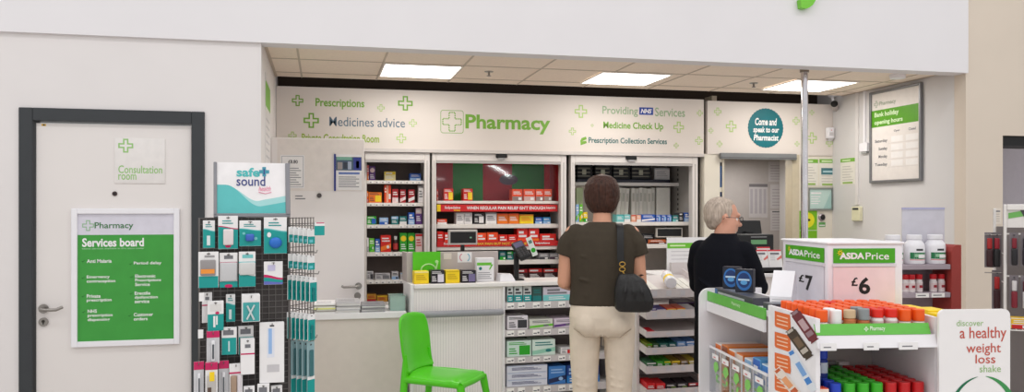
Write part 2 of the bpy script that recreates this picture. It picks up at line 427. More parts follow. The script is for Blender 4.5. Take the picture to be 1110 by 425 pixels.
# green leaf-shaped tail of the big raised letter above (the rest of the sign is out of frame)
yl = MB(); tu, tz = S(876, 10, FRONT - .06)
pts = [(-.062, .005), (-.03, 0), (.0, .008), (.03, .03), (.055, .07), (.075, .13), (.16, .36), (.10, .36), (.045, .20), (-.02, .36), (-.085, .36), (.012, .13), (-.005, .095), (-.03, .075), (-.07, .065)]
pts = [(tu + a, tz + b) for a, b in pts]
yl.prism(pts, FRONT - .075, FRONT - .027, mat((120, 200, 60), .35, name='raised_sign_green'))
tag(yl.build('sign_letter'), 'green raised letter fixed high on the white bulkhead, only its tail in view', 'sign letter')
WORLD, PANEL, STRIP, EXPO = .79, 6.6, 24, 0.0
# ------------------------------------------------------------------ fascia signs
def ftxt(mb, s, a, m, bold=0.0, v=FV, **k):
    b = STORE.rect(*a, v); mb.text(s, b[0], b[1], b[2], b[3], v, m, bold, **k)
zf0 = STORE.px(560, 163.5, FV)[1]; zf1 = STORE.px(560, 101.5, FV)[1]
ua, ub = XL + .002, STORE.px(763, 130, FV)[0]
SG = mat((120, 172, 62), .5, name='sign_lettering_green'); SS = mat((98, 120, 138), .5, name='sign_lettering_slate'); SO = mat((150, 178, 140), .5, name='sign_lettering_sage')
SP = mat((178, 205, 128), .5, name='sign_pale_green'); ST = mat((40, 105, 105), .5, name='sign_lettering_teal')
fs = thing('shop_sign', ((ua + ub) / 2, FV, zf0), 'long off-white sign panel above the shutters reading Pharmacy in large green letters', 'sign')
m = MB(); m.box(ua, ub, FV, FV + .04, zf0, zf1, FASC); m.box(ua, ub, FV - .012, FV + .04, zf0 - .028, zf0, mat((205, 198, 194), .4, name='sign_rail'))
L = m; V = FV - .0015
ftxt(L, 'Prescriptions', (342, 107, 395, 118.5), SG, .022, V); ftxt(L, 'Medicines advice', (357, 127.5, 439, 137.5), SS, .004, V)
ftxt(L, 'Private Consultation Room', (327, 145.5, 411, 154), mat((150, 180, 60), .5), .02, V)
ftxt(L, 'Pharmacy', (504.5, 125, 596.5, 145), SG, .028, V)
ftxt(L, 'Providing', (653, 115.5, 691.5, 126.5), SO, .012, V); ftxt(L, 'Services', (710, 117, 742.5, 126.5), SO, .012, V)
b = STORE.rect(693, 116.5, 708, 124.5, V); L.fq(b[0], b[1], b[2], b[3], V, mat((40, 70, 160), .5)); ftxt(L, 'NHS', (694.5, 118, 706.5, 123), PAPER, .04, V - .001, shear=.25)
ftxt(L, 'Medicine Check Up', (654, 132.5, 719, 142), SG, .022, V); ftxt(L, 'Prescription Collection Services', (638, 149.5, 723, 157.5), ST, .018, V)
b = STORE.rect(629.5, 148, 636, 157.5, V)
L.poly([(b[0], b[1]), (b[2], b[1] + .02), (b[2] - .005, b[1] + .04), (b[0] + .012, b[1] + .035), (b[2], b[1] + .055), (b[2] - .008, b[3]), (b[0] + .008, b[3] - .015), (b[0] - .004, b[1] + .04)], V, SG)
k = STORE.px(560, 140, V)[0] - STORE.px(559, 140, V)[0]
for x, y, s, m_ in [(322.6, 109, 11, SG), (337.4, 130.6, 15, SG), (413, 117, 7.5, SP), (439.4, 112, 15, SG), (447.6, 133.4, 8, SP), (435, 150, 10, SP), (317, 147, 8, SP), (629.7, 120.8, 14, SP), (735.7, 138, 12.5, SP), (620.5, 142.4, 8, SP), (733, 157.8, 6, SP), (642, 136, 3.5, SP), (758.6, 122.7, 7, SP), (757.6, 152.5, 9, SP)]:
    u, z = STORE.px(x, y, V); L.cross(u, z, s * k / 2, V, m_, .2)
# rounded square with the dotted cross
u0, z0, u1, z1 = STORE.rect(477.5, 119.5, 502.5, 144.5, V); r = .022; th = .0045
def rr(u0, z0, u1, z1, r, n=5):
    o = []
    for cx, cz, a0 in ((u1 - r, z1 - r, 0), (u0 + r, z1 - r, PI / 2), (u0 + r, z0 + r, PI), (u1 - r, z0 + r, 1.5 * PI)):
        for i in range(n + 1): a = a0 + PI / 2 * i / n; o.append((cx + r * math.cos(a), cz + r * math.sin(a)))
    return o
o1 = rr(u0, z0, u1, z1, r); o2 = rr(u0 + th, z0 + th, u1 - th, z1 - th, r - th); n = len(o1)
L.add([(p[0], V, p[1]) for p in o1 + o2], [(i, (i + 1) % n, n + (i + 1) % n, n + i) for i in range(n)], SG)
cu, cz = (u0 + u1) / 2, (z0 + z1) / 2; R = (u1 - u0) * .4; a = R * .32
out = [(-a, R), (a, R), (a, a), (R, a), (R, -a), (a, -a), (a, -R), (-a, -R), (-a, -a), (-R, -a), (-R, a), (-a, a), (-a, R)]
for p, q in zip(out, out[1:]):
    d = max(abs(p[0] - q[0]), abs(p[1] - q[1])); nn = max(2, round(d / .016))
    for i in range(nn):
        x = p[0] + (q[0] - p[0]) * (i + .5) / nn; z = p[1] + (q[1] - p[1]) * (i + .5) / nn
        L.fq(cu + x - .0055, cz + z - .0055, cu + x + .0055, cz + z + .0055, V, SG)
L.build('sign_panel', fs)
uc, ud = STORE.px(766.5, 130, FV)[0], XR - .002
ps = thing('door_header_sign', ((uc + ud) / 2, FV, zf0), 'off-white sign panel over the dispensary doorway with a round teal badge and pale green crosses', 'sign')
V = FV - .0115; L = MB().box(uc, ud, FV - .01, FV + .04, zf0, zf1 - .01, FASC)
for x, y, s, m_ in [(778, 121, 9, SP), (792.6, 137, 13, SP), (770.6, 141.6, 6, SP), (780, 156, 7, SP), (863, 131, 9, SP), (880, 149.6, 13, SP), (899, 155, 9, SP), (864, 156, 6, SP), (880, 122, 6, SP)]:
    u, z = STORE.px(x, y, V); L.cross(u, z, s * k / 2, V, m_, .2)
L.build('sign_panel', ps)
bd = MB(); u0, z0, u1, z1 = STORE.rect(811, 117.5, 849, 160, V - .003)
n = 72; pts = [((u0 + u1) / 2 + (u1 - u0) / 2 * (1 + .012 * math.cos(i * PI)) * math.cos(2 * PI * i / n), (z0 + z1) / 2 + (z1 - z0) / 2 * (1 + .012 * math.cos(i * PI)) * math.sin(2 * PI * i / n)) for i in range(n)]
bd.prism(pts, V - .003, V, mat((14, 108, 118), .45, name='teal_badge'))
for s, a in (('Come and', (818.5, 128, 842, 136)), ('speak to our', (816.5, 137.5, 844.5, 145.5)), ('Pharmacist', (817, 146, 844, 152.5))): ftxt(bd, s, a, PAPER, .03, V - .004, shear=.12)
bd.build('badge', ps)
# hanging bits between ceiling and the signs
# ------------------------------------------------------------------ roller shutter frames
GV = FV + .01
FRM = mat((222, 216, 212), .4, name='shutter_aluminium_white', var=.015); FRMD = mat((176, 172, 170), .4, name='shutter_groove_grey')
def su(x, v=GV): return STORE.px(x, 228, v)[0]
posts = [(397, 388.5), (460, 472.5), (608, 623), (750.5, 763)]
zs0, zs1 = zf0 - .095, zf0 - .03
bays = [(395.5, 460, 'left'), (472.5, 608, 'middle'), (623, 750.5, 'right')]
for i, (a, b, nm) in enumerate(bays):
    t = thing('roller_shutter', ((su(a) + su(b)) / 2, GV, 0), 'raised white roller shutter with side rails framing the ' + nm + ' shelf bay', 'shutter', 'roller shutters under the sign')
    MB().box(su(a), su(b), GV, GV + .10, zs0, zs1, FRM, .004, 1).box(su(a), su(b), GV - .004, GV + .02, zs0 - .02, zs0, FRMD).build('shutter_box', t)
    for s, (p, q) in enumerate(((a - 4, a), (b, b + 6)) if i else ((b, b + 6),)):
        m = MB(); p_, q_ = su(p), su(q); w_ = (q_ - p_)
        m.box(p_, q_, GV, GV + .08, 0, zs1, FRM, .003, 1)
        m.box(p_ + w_ * .42, p_ + w_ * .58, GV - .001, GV + .002, 0, zs0, FRMD)
        m.build('side_rail', t)
    if i:
        u, z = STORE.px((a + b) / 2 + (3 if i == 1 else -3), 164.5, GV)
        z = zf0 - .044
        MB().box(u - .05, u + .05, GV - .025, GV - .0005, z - .02, z + .012, BLACK, .004, 1).box(u - .03, u + .03, GV - .02, GV, z - .035, z - .02, GREY).build('shutter_lock', t)
# ------------------------------------------------------------------ shelf bays
CRE = mat((214, 205, 198), .5, name='shelf_back_panel_cream', var=.03)
DBK = mat((120, 106, 100), .6, name='shelf_back_panel_taupe', var=.04)
BV = FV + .12                # front of the shelves
def shelfz(x, y, v=BV): return STORE.px(x, y, v)[1]
TICK = mat((245, 242, 238), .6, name='price_ticket_paper')
def bay(name, a, b, depth, shelves, label, back, side=SHELFW, tickets=True, shelf_from=None):
    u0, u1 = STORE.px(a, 228, BV)[0], STORE.px(b, 228, BV)[0]
    t = thing(name, ((u0 + u1) / 2, BV + depth / 2, 0), label, 'shelving', 'wall shelf bays')
    MB().box(u0, u1, BV + depth, BV + depth + .02, 0, zs1, back).build('back_panel', t)
    for p in (u0 - .018, u1): MB().box(p, p + .018, BV, BV + depth + .02, 0, zs1, side).build('side_panel', t)
    zz = []
    for sh in shelves:
        y0, y1 = sh[:2]; vo = sh[2] if len(sh) > 2 else 0
        zt, zb = shelfz((a + b) / 2, y0, BV + vo), shelfz((a + b) / 2, y1, BV + vo)
        s = MB(); s.box(u0 + .001, u1 - .001, BV + vo, BV + depth - .002, zt - .022, zt - .003, SHELFW); s.box(u0 + .001, u1 - .001, BV + vo - .004, BV + vo + .012, zb, zt - .003, SHELFW, .003, 1)
        so = s.build('shelf', t); zz.append(zt - .0022)
        if tickets:
            x = u0 + .02
            while x < u1 - .05:
                if random.random() < .75: MB().box(x, x + .038, BV - .0055, BV - .0042, zb + .004, zt - .008, TICK).box(x + .005, x + .02, BV - .006, BV - .0055, zb + .009, zb + .016, TXT).build('price_ticket', so)
                x += .052
    return t, u0, u1, zz
# --- packaging -----------------------------------------------------
def C(*a): return mat(a, .4, var=.03)
def carton(fr, x0, x1, yt, v, z, d, base, style, c2, label, group, cat='carton', name='medicine_carton', c3=None, zt=None, yaw=0.0, seed=None):
    u0 = fr.px(x0, 250, v)[0]; u1 = fr.px(x1, 250, v)[0]
    h = (zt if zt else fr.px((x0 + x1) / 2, yt, v)[1]) - z
    return carton_m(fr, (u0 + u1) / 2, v, z, u1 - u0, d, h, base, style, c2, label, group, cat, name, c3, yaw)
def carton_m(fr, u, v, z, w, d, h, base, style, c2, label, group, cat='carton', name='medicine_carton', c3=None, yaw=0.0):
    """printed card box, front face at v"""
    g = .0012; c3 = c3 or PAPER
    X = fr.M @ Matrix.Translation((u, v, z)) @ Matrix.Rotation(math.radians(yaw), 4, 'Z')
    m = MB(X); W2 = w / 2
    m.box(-W2 + g, W2 - g, 0, d, 0, h, base, min(.002, w * .05, h * .05), 1)
    f = lambda a, b, c, e, mm, l=1: m.fq(-W2 + g + (w - 2 * g) * a, h * b, -W2 + g + (w - 2 * g) * c, h * e, -.0005 * l, mm)
    def lines(a, b, c, e, mm, n):
        for i in range(n):
            q = b + (e - b) * (i + .15) / n; f(a, q, a + (c - a) * (1 - .25 * ((i * 7) % 3) / 2), q + (e - b) / n * .45, mm, 2)
    if style == 'band':
        f(.02, .0, .98, .38, c2); lines(.12, .55, .85, .85, c3, 2); f(.6, .08, .9, .3, c3, 2)
    elif style == 'top':
        f(.02, .66, .98, .98, c2); lines(.12, .2, .8, .55, c3, 3); f(.12, .74, .7, .88, PAPER, 2)
    elif style == 'stripe':
        f(.3, .02, .62, .98, c2); lines(.08, .55, .28, .9, c3, 2); f(.66, .2, .92, .5, c3, 2)
    elif style == 'pic':
        f(.5, .1, .95, .7, c2); lines(.08, .74, .8, .94, c3, 2); lines(.08, .15, .42, .6, c3, 3)
    elif style == 'sun':
        m.disc(0, h * .7, w * .38, min(h * .2, w * .38), -.0005, c2, 16); lines(.15, .12, .85, .45, c3, 3)
    elif style == 'swirl':
        m.poly([(-W2 + g, h * .05), (W2 - g, h * .25), (W2 - g, h * .5), (-W2 + g, h * .3)], -.0005, c2); lines(.12, .6, .88, .9, c3, 2); m.disc(w * .2, h * .3, w * .13, h * .1, -.001, c3, 14)
    elif style == 'fade':
        f(.0, .0, 1, .42, c2); f(.15, .5, .85, .62, c3, 2); f(.15, .7, .6, .84, c3, 2); lines(.2, .08, .8, .34, PAPER, 2)
    elif style == 'plain':
        lines(.12, .3, .85, .75, c3, 3); f(.02, .86, .98, .98, c2)
    return tag(m.build(name), label, cat, group)
def bottle_m(fr, u, v, z, r, h, body, lidm, label, group, band=None, cat='bottle', name='medicine_bottle', lidh=.22, neck=.6, logo=None):
    X = fr.M @ Matrix.Translation((u, v, z)); hb = h * (1 - lidh)
    t = MB(X); prof = [(r * .92, 0), (r, .004), (r, hb * .12), (r, hb * .2, band or body), (r, hb * .7), (r, hb * .78), (r * .85, hb * .92), (r * neck, hb)]
    t.lathe(prof, body, seg=18)
    if logo: t.box(-r * .45, r * .45, -r * 1.01, -r * .9, hb * .35, hb * .55, logo)
    o = tag(t.build(name), label, cat, group)
    MB(X).lathe([(r * neck * 1.06, hb + .0005), (r * neck * 1.1, hb + h * lidh * .3), (r * neck * 1.1, h - .004), (r * neck, h)], lidm, seg=18).build('lid', o)
    return o
ORANGE, YEL, BLU, SKY, PUR, PINK = C(235, 120, 30), C(245, 210, 30), C(35, 90, 185), C(150, 185, 225), C(100, 60, 130), C(235, 120, 120)
PYEL, DRED, GRN, LGRN, PNK2, TEALD, GOLD, PEACH, DG, MAG = C(240, 225, 160), C(170, 25, 35), C(45, 165, 40), C(110, 195, 60), C(235, 205, 205), C(30, 120, 120), C(195, 140, 50), C(235, 170, 140), C(60, 60, 64), C(205, 30, 100)
WHT = C(236, 232, 232); REDB = C(215, 35, 25); RORG = C(235, 75, 30)
def row(fr, items, v, z, d, where, group, cat='carton', name='medicine_carton'):
    """items: x0, x1, ytop, base, style, second colour, words[, third colour]"""
    n = len(items)
    for i, it in enumerate(items):
        x0, x1, yt, base, st, c2, wd = it[:7]
        carton(fr, x0, x1, yt, v + (.004 * (i % 3)), z, d, base, st, c2, wd + ' on ' + where + ', ' + nth(i, n), group, cat, name, it[7] if len(it) > 7 else None)
# left bay
D1 = .26
t, u0, u1, zz = bay('shelf_bay', 397.5, 459.5, D1, [(195.3, 199.5), (219.5, 223.8), (243.2, 247.6), (273, 277.8), (303, 307.5), (327, 331), (352, 356)], 'narrow shelf bay of mixed medicines between the white door and the red bay', DBK)
IV = BV + .03
row(STORE, [(397.7, 400, 179, PINK, 'band', ORANGE, 'pink and orange box'), (400.3, 407, 180, PUR, 'sun', PNK2, 'purple box'), (416.5, 429, 186, PYEL, 'top', YEL, 'pale yellow box'), (444, 456.5, 188, BLU, 'band', SKY, 'low blue and white box')], IV, zz[0], .1, 'the top shelf of the left bay', 'medicines on the top shelf of the left bay')
row(STORE, [(397.7, 399.3, 207, ORANGE, 'band', RED, 'thin orange box'), (399.5, 414, 208.5, ORANGE, 'pic', YEL, 'wide orange box', DG), (416.5, 424, 200.5, RORG, 'stripe', PEACH, 'tall orange box'), (425, 432, 205, DRED, 'band', PNK2, 'red box with pale base'), (433.5, 440, 205.5, DRED, 'swirl', PNK2, 'dark red box'), (442.5, 449.5, 205.5, DRED, 'swirl', WHT, 'dark red and white box'), (453.5, 459, 201, WHT, 'plain', GREY, 'tall white box', TXT)], IV, zz[1], .1, 'the second shelf of the left bay', 'medicines on the second shelf of the left bay')
row(STORE, [(397.7, 408, 234.5, GRN, 'pic', BLU, 'green box'), (411, 421, 236, SKY, 'band', BLU, 'light blue box'), (424, 432, 234.5, TEALD, 'top', SKY, 'dark teal box'), (433, 441, 234.5, TEALD, 'band', WHT, 'dark teal and white box'), (442.5, 449.5, 230.5, BLU, 'fade', SKY, 'blue box'), (450.5, 457.5, 225.5, PUR, 'top', PNK2, 'tall purple box')], IV, zz[2], .1, 'the third shelf of the left bay', 'medicines on the third shelf of the left bay')
row(STORE, [(397.7, 399.8, 258, WHT, 'band', GREY, 'thin white box'), (400.2, 406, 258.5, LGRN, 'swirl', GRN, 'green box'), (406.5, 412, 259, BLU, 'fade', SKY, 'blue box'), (412.5, 424, 255, REDB, 'swirl', ORANGE, 'red box with pale swirl'), (433.3, 441.5, 252.5, GRN, 'sun', YEL, 'green box with yellow sun'), (442, 449.8, 252.5, GRN, 'sun', YEL, 'second yellow-sunned green box'), (450.3, 458, 253.5, PNK2, 'plain', RED, 'pale pink box', RED)], IV, zz[3], .1, 'the fourth shelf of the left bay', 'medicines on the fourth shelf of the left bay')
u, _ = STORE.px(428.7, 260, IV + .03)
bottle_m(STORE, u, IV + .03, zz[3], .022, .135, C(50, 28, 25), WHT, 'dark brown bottle with white cap on the fourth shelf of the left bay', None, band=C(190, 60, 60))
row(STORE, [(397.7, 405, 294.5, LGREY, 'pic', DG, 'small grey box', DG), (406.5, 423, 296.5, LGREY, 'pic', TXT, 'long grey box', DG), (424.5, 432, 294.5, LGREY, 'band', SKY, 'grey and blue box', DG), (434, 446, 296, LGREY, 'plain', SKY, 'pale grey box', DG)], IV, zz[4], .1, 'the fifth shelf of the left bay', 'medicines on the fifth shelf of the left bay')
row(STORE, [(397.7, 408, 319, GOLD, 'band', DRED, 'gold box', DRED), (408.5, 420, 320.5, GOLD, 'plain', YEL, 'brown gold box', DRED), (420.5, 432, 319, GOLD, 'stripe', DRED, 'gold and red box')], IV, zz[5], .1, 'the sixth shelf of the left bay', 'medicines on the sixth shelf of the left bay')
# middle bay (red and green back behind a clear sheet)
t, u0, u1, zz = bay('shelf_bay', 473, 607.5, .36, [(217.5, 221), (242.5, 247.5), (266.8, 271), (281.8, 287), (304, 309), (335, 340)], 'wide shelf bay of red painkillers with a red and green back, middle of the three', mat((95, 80, 76), .6, name='shelf_back_panel_dark', var=.04), tickets=False)
BK = BV + .34
bk = MB(); zt = zz[0] + .001
cols = [(473, 496.5, C(186, 26, 44)), (496.5, 530, C(38, 142, 52)), (530, 563, C(186, 26, 44)), (563, 600, C(38, 142, 52)), (600, 607.5, C(215, 22, 48))]
for a, b, c_ in cols:
    p, q = u0 + (u1 - u0) * (a - 473) / 134.5, u0 + (u1 - u0) * (b - 473) / 134.5; bk.box(p, q, BK - .006, BK, zt, zs1 - .002, c_)
p = u0 + (u1 - u0) * .64; bk.disc(p, zt + .2, .09, .05, BK - .0065, C(90, 70, 90)); 
bk.build('printed_backdrop', t)
MB().box(u1 - .008, u1 - .002, BV + .02, BK, zt, zs1 - .002, C(200, 22, 50)).build('red_side_card', t)
REDS = C(205, 36, 38)
for j, (y0, y1) in enumerate(((221.2, 229.3), (261.5, 266.6))):
    z1 = zz[0] - .033 if j == 0 else zz[2] + .047; z0 = shelfz(540, 229.3) if j == 0 else zz[2] + .001
    s = MB(); yv = BV - .012; s.box(u0 + .004, u1 - .03 if j == 0 else u1 - .004, yv, yv + .008, z0, z1, REDS)
    def st(tx, a, b, mm, bold=.02, lo=.28, hi=.75):
        p, q = STORE.px(a, 240, yv)[0], STORE.px(b, 240, yv)[0]; s.text(tx, p, z0 + (z1 - z0) * lo, q, z0 + (z1 - z0) * hi, yv - .0012, mm, bold)
    if j == 0:
        p, q = STORE.px(473.5, 240, yv)[0], STORE.px(477.5, 240, yv)[0]; s.fq(p, z0, q, z1, yv - .001, YEL)
        st('Solpadeine', 482, 499, PAPER); st('max', 492, 499, YEL, .02, .05, .25); st("WHEN REGULAR PAIN RELIEF ISN'T ENOUGH", 506, 591, PAPER, .025); st('Solpadeine', 592, 602, PAPER)
    else:
        st('Solpadeine', 481, 497, PAPER); st('MAX PAIN BUT NOT CODEINE', 516, 571, C(230, 190, 60), .03); st('Solpadeine', 580, 596, PAPER)
    s.build('promotion_strip', t)
SH = clear('acrylic_sheet', mix=.03)
MB().box(u0 + .004, u1 - .012, BV + .012, BV + .016, zz[0] + .001, zs1 - .004, SH).build('clear_front_sheet', t)
G = 'red painkiller cartons in the middle bay'
IV = BV + .05
row(STORE, [(473.5, 475, 205, REDB, 'band', RORG, 'thin red carton'), (481, 491.5, 204.5, REDB, 'pic', YEL, 'red and yellow carton'), (502, 512.5, 204.5, REDB, 'pic', YEL, 'second red and yellow carton'), (555, 566.5, 205, RORG, 'band', C(140, 120, 115), 'red carton with grey base'), (567.5, 580, 205, RORG, 'band', C(205, 170, 165), 'red carton with pale base'), (580.5, 589, 205, RORG, 'band', C(140, 120, 115), 'dark-based red carton'), (589.3, 598.5, 205, RORG, 'band', C(160, 140, 130), 'red carton with grey corner')], IV, zz[0], .12, 'the top shelf of the middle bay', G)
row(STORE, [(474, 484.5, 237.5, RORG, 'band', WHT, 'low orange and white carton'), (494.5, 503, 230.5, WHT, 'plain', LGREY, 'white carton', TXT), (503.3, 512, 230.5, WHT, 'top', LGREY, 'white carton with grey top', TXT), (513.5, 525, 231, C(40, 38, 42), 'pic', WHT, 'black and white carton'), (526.5, 538.5, 230.5, WHT, 'plain', GREY, 'plain white carton', TXT), (539, 551, 231.5, ORANGE, 'plain', RORG, 'orange carton'), (551.3, 562.8, 231.5, ORANGE, 'plain', RORG, 'orange red carton'), (563.2, 578.5, 232.5, YEL, 'plain', ORANGE, 'yellow carton', ORANGE), (580, 588, 235.5, BLU, 'band', SKY, 'blue carton'), (588.5, 597, 235.5, C(30, 130, 190), 'band', SKY, 'light blue carton')], BV + .03, zz[1], .14, 'the second shelf of the middle bay', 'cartons on the second shelf of the middle bay')
row(STORE, [(474, 481, 251, REDB, 'band', DRED, 'red carton'), (481.5, 487.5, 252, REDB, 'fade', RORG, 'red and orange carton'), (488, 500, 254, REDB, 'band', RORG, 'low red carton'), (501, 514, 254, REDB, 'fade', RORG, 'red carton behind the display'), (516.5, 527.5, 252.5, RORG, 'fade', REDB, 'orange red carton'), (528, 540, 252, RORG, 'fade', REDB, 'orange carton with red base'), (540.5, 550.5, 254.5, REDB, 'fade', DRED, 'low dark red carton'), (551, 560, 254.5, REDB, 'band', RORG, 'dark red carton'), (560.5, 572.5, 247.5, REDB, 'fade', RORG, 'tall red carton'), (573, 584.5, 247.5, REDB, 'fade', ORANGE, 'tall orange-banded red carton'), (585, 603, 253.5, REDB, 'fade', RORG, 'wide red carton')], BV + .012, zz[2], .14, 'the third shelf of the middle bay', G)
row(STORE, [(541.5, 548.5, 272.5, TEALD, 'band', GRN, 'small dark green carton', WHT), (549.5, 556.5, 272.5, TEALD, 'top', GRN, 'small green carton', WHT), (557.5, 563, 273.5, TEALD, 'band', DG, 'small teal carton', WHT), (584.5, 595, 274.5, GREY, 'band', DG, 'grey carton'), (595.5, 606, 274.5, GREY, 'band', C(80, 60, 75), 'grey and purple carton')], BV + .03, zz[3], .14, 'the fourth shelf of the middle bay', 'cartons on the fourth shelf of the middle bay')
row(STORE, [(559, 572, 291.5, C(60, 30, 30), 'top', DRED, 'low dark red carton'), (572.5, 588, 291, C(60, 30, 30), 'top', RED, 'low red topped carton'), (588.5, 605, 291, C(60, 30, 30), 'top', RED, 'second low red topped carton')], BV + .03, zz[4] , .14, 'the lowest shelf of the middle bay', 'cartons on the low shelf of the middle bay')
# right bay (stock cupboard behind the woman)
t, u0, u1, zz = bay('shelf_bay', 623.5, 750, .58, [(197.5, 201.5, .29), (240.3, 244.8), (264.5, 269.5), (300, 305)], 'open stock cupboard with black baskets and white folders, right of the red bay', CRE, side=mat((172, 166, 160), .5, name='slotted_side_panel'), tickets=False)
sl = MB()
z = 1.05
while z < zs0: sl.box(u1 - .0015, u1 - .0008, BV + .30, BV + .325, z, z + .022, BLACK); z += .048
sl.build('slotted_upright', t)
SV = BV + .33
BSK = mat((36, 36, 38), .5, name='black_basket_plastic')
for i, (a, b) in enumerate([(625, 641.5), (644.5, 662.5), (664, 682.5), (684, 705.5)]):
    p, q = STORE.px(a, 185, SV)[0], STORE.px(b, 185, SV)[0]; z0 = zz[0] + .03; zt = STORE.px(660, 178.5, SV)[1]
    o = thing('storage_basket', ((p + q) / 2, SV + .1, z0), 'black slatted plastic basket on the top shelf of the stock cupboard, ' + nth(i, 4), 'basket', 'black baskets in the stock cupboard')
    m = MB(); d = .2
    m.box(p, q, SV, SV + d, z0, z0 + .006, BSK)
    for y in (SV, SV + d - .006):
        for zz_ in [0, .25, .5, .78]: m.box(p, q, y, y + .006, z0 + (zt - z0) * zz_, z0 + (zt - z0) * (zz_ + .16), BSK)
    for x in (p, q - .006):
        for zz_ in [0, .25, .5, .78]: m.box(x, x + .006, SV, SV + d, z0 + (zt - z0) * zz_, z0 + (zt - z0) * (zz_ + .16), BSK)
        for y in (SV, SV + d - .012): m.box(x, x + .012, y, y + .012, z0, zt, BSK)
    m.build('basket_body', o)
    MB().box(p + .012, q - .012, SV + .012, SV + d - .012, z0 + .007, zt - .012, C(150, 145, 130)).box((p + q) / 2 - .02, (p + q) / 2 + .02, SV - .001, SV + .004, z0 + (zt - z0) * .3, z0 + (zt - z0) * .66, C(190, 190, 170)).build('basket_liner', o)
p, q = STORE.px(625, 190, BV + .30)[0], STORE.px(726, 190, BV + .30)[0]
tag(MB().box(p, q, BV + .29, BV + .56, zz[0] + .0005, zz[0] + .029, C(30, 32, 48), .003, 1).build('storage_tray'), 'flat dark navy tray under the black baskets in the stock cupboard', 'tray')
p, q = STORE.px(710.5, 182, SV)[0], STORE.px(727, 182, SV)[0]
carton_m(STORE, (p + q) / 2, SV + .02, zz[0] + .03, q - p, .15, .115, WHT, 'plain', LGREY, 'white box at the right end of the basket shelf in the stock cupboard', None, c3=LGREY)
xs = [668, 672, 676.5, 680.5, 684.5, 689, 693, 697, 701.5, 706, 710]
n = len(xs) - 1
for i in range(n):
    if i == 3: continue
    p, q = STORE.px(xs[i], 215, SV)[0], STORE.px(xs[i + 1], 215, SV)[0]; zt = STORE.px(690, 203.5 + (i % 3) * .5, SV)[1]; lean = .022 if i < 3 else 0
    z0 = zz[1] + .0
    m = MB(); w_ = (q - p) - .003
    tm = MB(Matrix.Translation((p, SV, z0)) @ Matrix.Shear('XZ', 4, (0, 0)))
    hgt = zt - z0; g_ = C(206, 203, 192) if i % 2 else C(218, 214, 204)
    tm.add([(0, 0, 0), (w_, 0, 0), (w_, .24, 0), (0, .24, 0), (lean, 0, hgt), (lean + w_, 0, hgt), (lean + w_, .24, hgt), (lean, .24, hgt)], [(3, 2, 1, 0), (4, 5, 6, 7), (0, 1, 5, 4), (1, 2, 6, 5), (2, 3, 7, 6), (3, 0, 4, 7)], g_)
    tm.add([(w_ * .25 + lean * .6, -.001, hgt * .6), (w_ * .75 + lean * .6, -.001, hgt * .6), (w_ * .75 + lean * .85, -.001, hgt * .85), (w_ * .25 + lean * .85, -.001, hgt * .85)], [(0, 1, 2, 3)], C(180, 178, 165))
    tag(tm.build('file_folder'), 'cream file folder standing in the stock cupboard, ' + nth(i - (i > 3), n - 1), 'folder', 'cream folders in the stock cupboard')
p, q = STORE.px(711.5, 215, SV)[0], STORE.px(726.5, 215, SV)[0]
carton_m(STORE, (p + q) / 2, SV, zz[1], q - p, .2, STORE.px(718, 203.5, SV)[1] - zz[1], C(226, 222, 212), 'none', WHT, 'plain tall cream box right of the folders in the stock cupboard', None)
carton(STORE, 624.5, 632, 203.5, SV, zz[1], .2, C(190, 205, 160), 'none', WHT, 'tall pale green box at the left end of the stock cupboard', None)
row(STORE, [(624.2, 627.8, 221.5, SKY, 'swirl', LGRN, 'blue and green box'), (628.2, 631.8, 221.5, LGRN, 'swirl', YEL, 'green and white box'), (632.2, 637, 230, YEL, 'band', GRN, 'yellow box'), (668.5, 676, 232.5, AQUA, 'plain', TEAL, 'pale teal box'), (676.4, 683.5, 232.5, AQUA, 'band', WHT, 'teal and white box'), (684.2, 689.5, 233, PEACH, 'plain', RED, 'peach box'), (690, 695, 233, PEACH, 'band', WHT, 'peach and white box'), (695.5, 710, 232.5, BLU, 'swirl', WHT, 'wide dark blue box'), (711, 716.5, 233, BLU, 'pic', SKY, 'two-tone blue box'), (717, 722.5, 233, BLU, 'pic', SKY, 'second two-tone blue box'), (723, 728, 233, BLU, 'pic', SKY, 'third two-tone blue box'), (729, 735.5, 233.5, TEALD, 'band', AQUA, 'green teal box'), (736, 741, 230.5, DG, 'top', BLACK, 'dark grey box'), (741.5, 748, 230.5, BLU, 'fade', SKY, 'blue box with light base')], BV + .02, zz[1], .12, 'the front shelf of the stock cupboard', 'boxes on the long front shelf of the stock cupboard')
# small screen and oddments on the next shelf
u, z = STORE.px(726, 252, BV + .03); z0 = zz[2]
mo = thing('small_monitor', (u, BV + .03, z0), 'small black screen in a pale frame on the lower shelf of the stock cupboard', 'screen')
b = STORE.rect(711.5, 247, 740, 257.5, BV + .03)
MB().box(b[0], b[2], BV + .03, BV + .06, b[1], b[3], C(214, 208, 200), .004, 1).build('screen_case', mo); MB().box(b[0] + .012, b[2] - .012, BV + .0285, BV + .031, b[1] + .012, b[3] - .01, BLACK).build('screen_glass', mo)
MB().cyl((u, BV + .05, z0 + .008), (u, BV + .05, b[1] + .01), .018, BLACK).lathe([(.07, 0), (.07, .006), (.02, .01)], BLACK, (u, BV + .05, z0)).build('screen_stand', mo)
row(STORE, [(691, 696, 254, DG, 'plain', BLACK, 'small dark grey box'), (696.5, 709.5, 253.5, DG, 'band', BLACK, 'dark grey box')], BV + .12, zz[2], .12, 'the lower shelf left of the small screen', 'dark boxes left of the small screen')
carton(STORE, 703, 722, 259.8, BV + .005, zz[2], .02, C(190, 95, 50), 'band', C(90, 40, 30), 'flat orange brown box lying in front of the small screen', None)
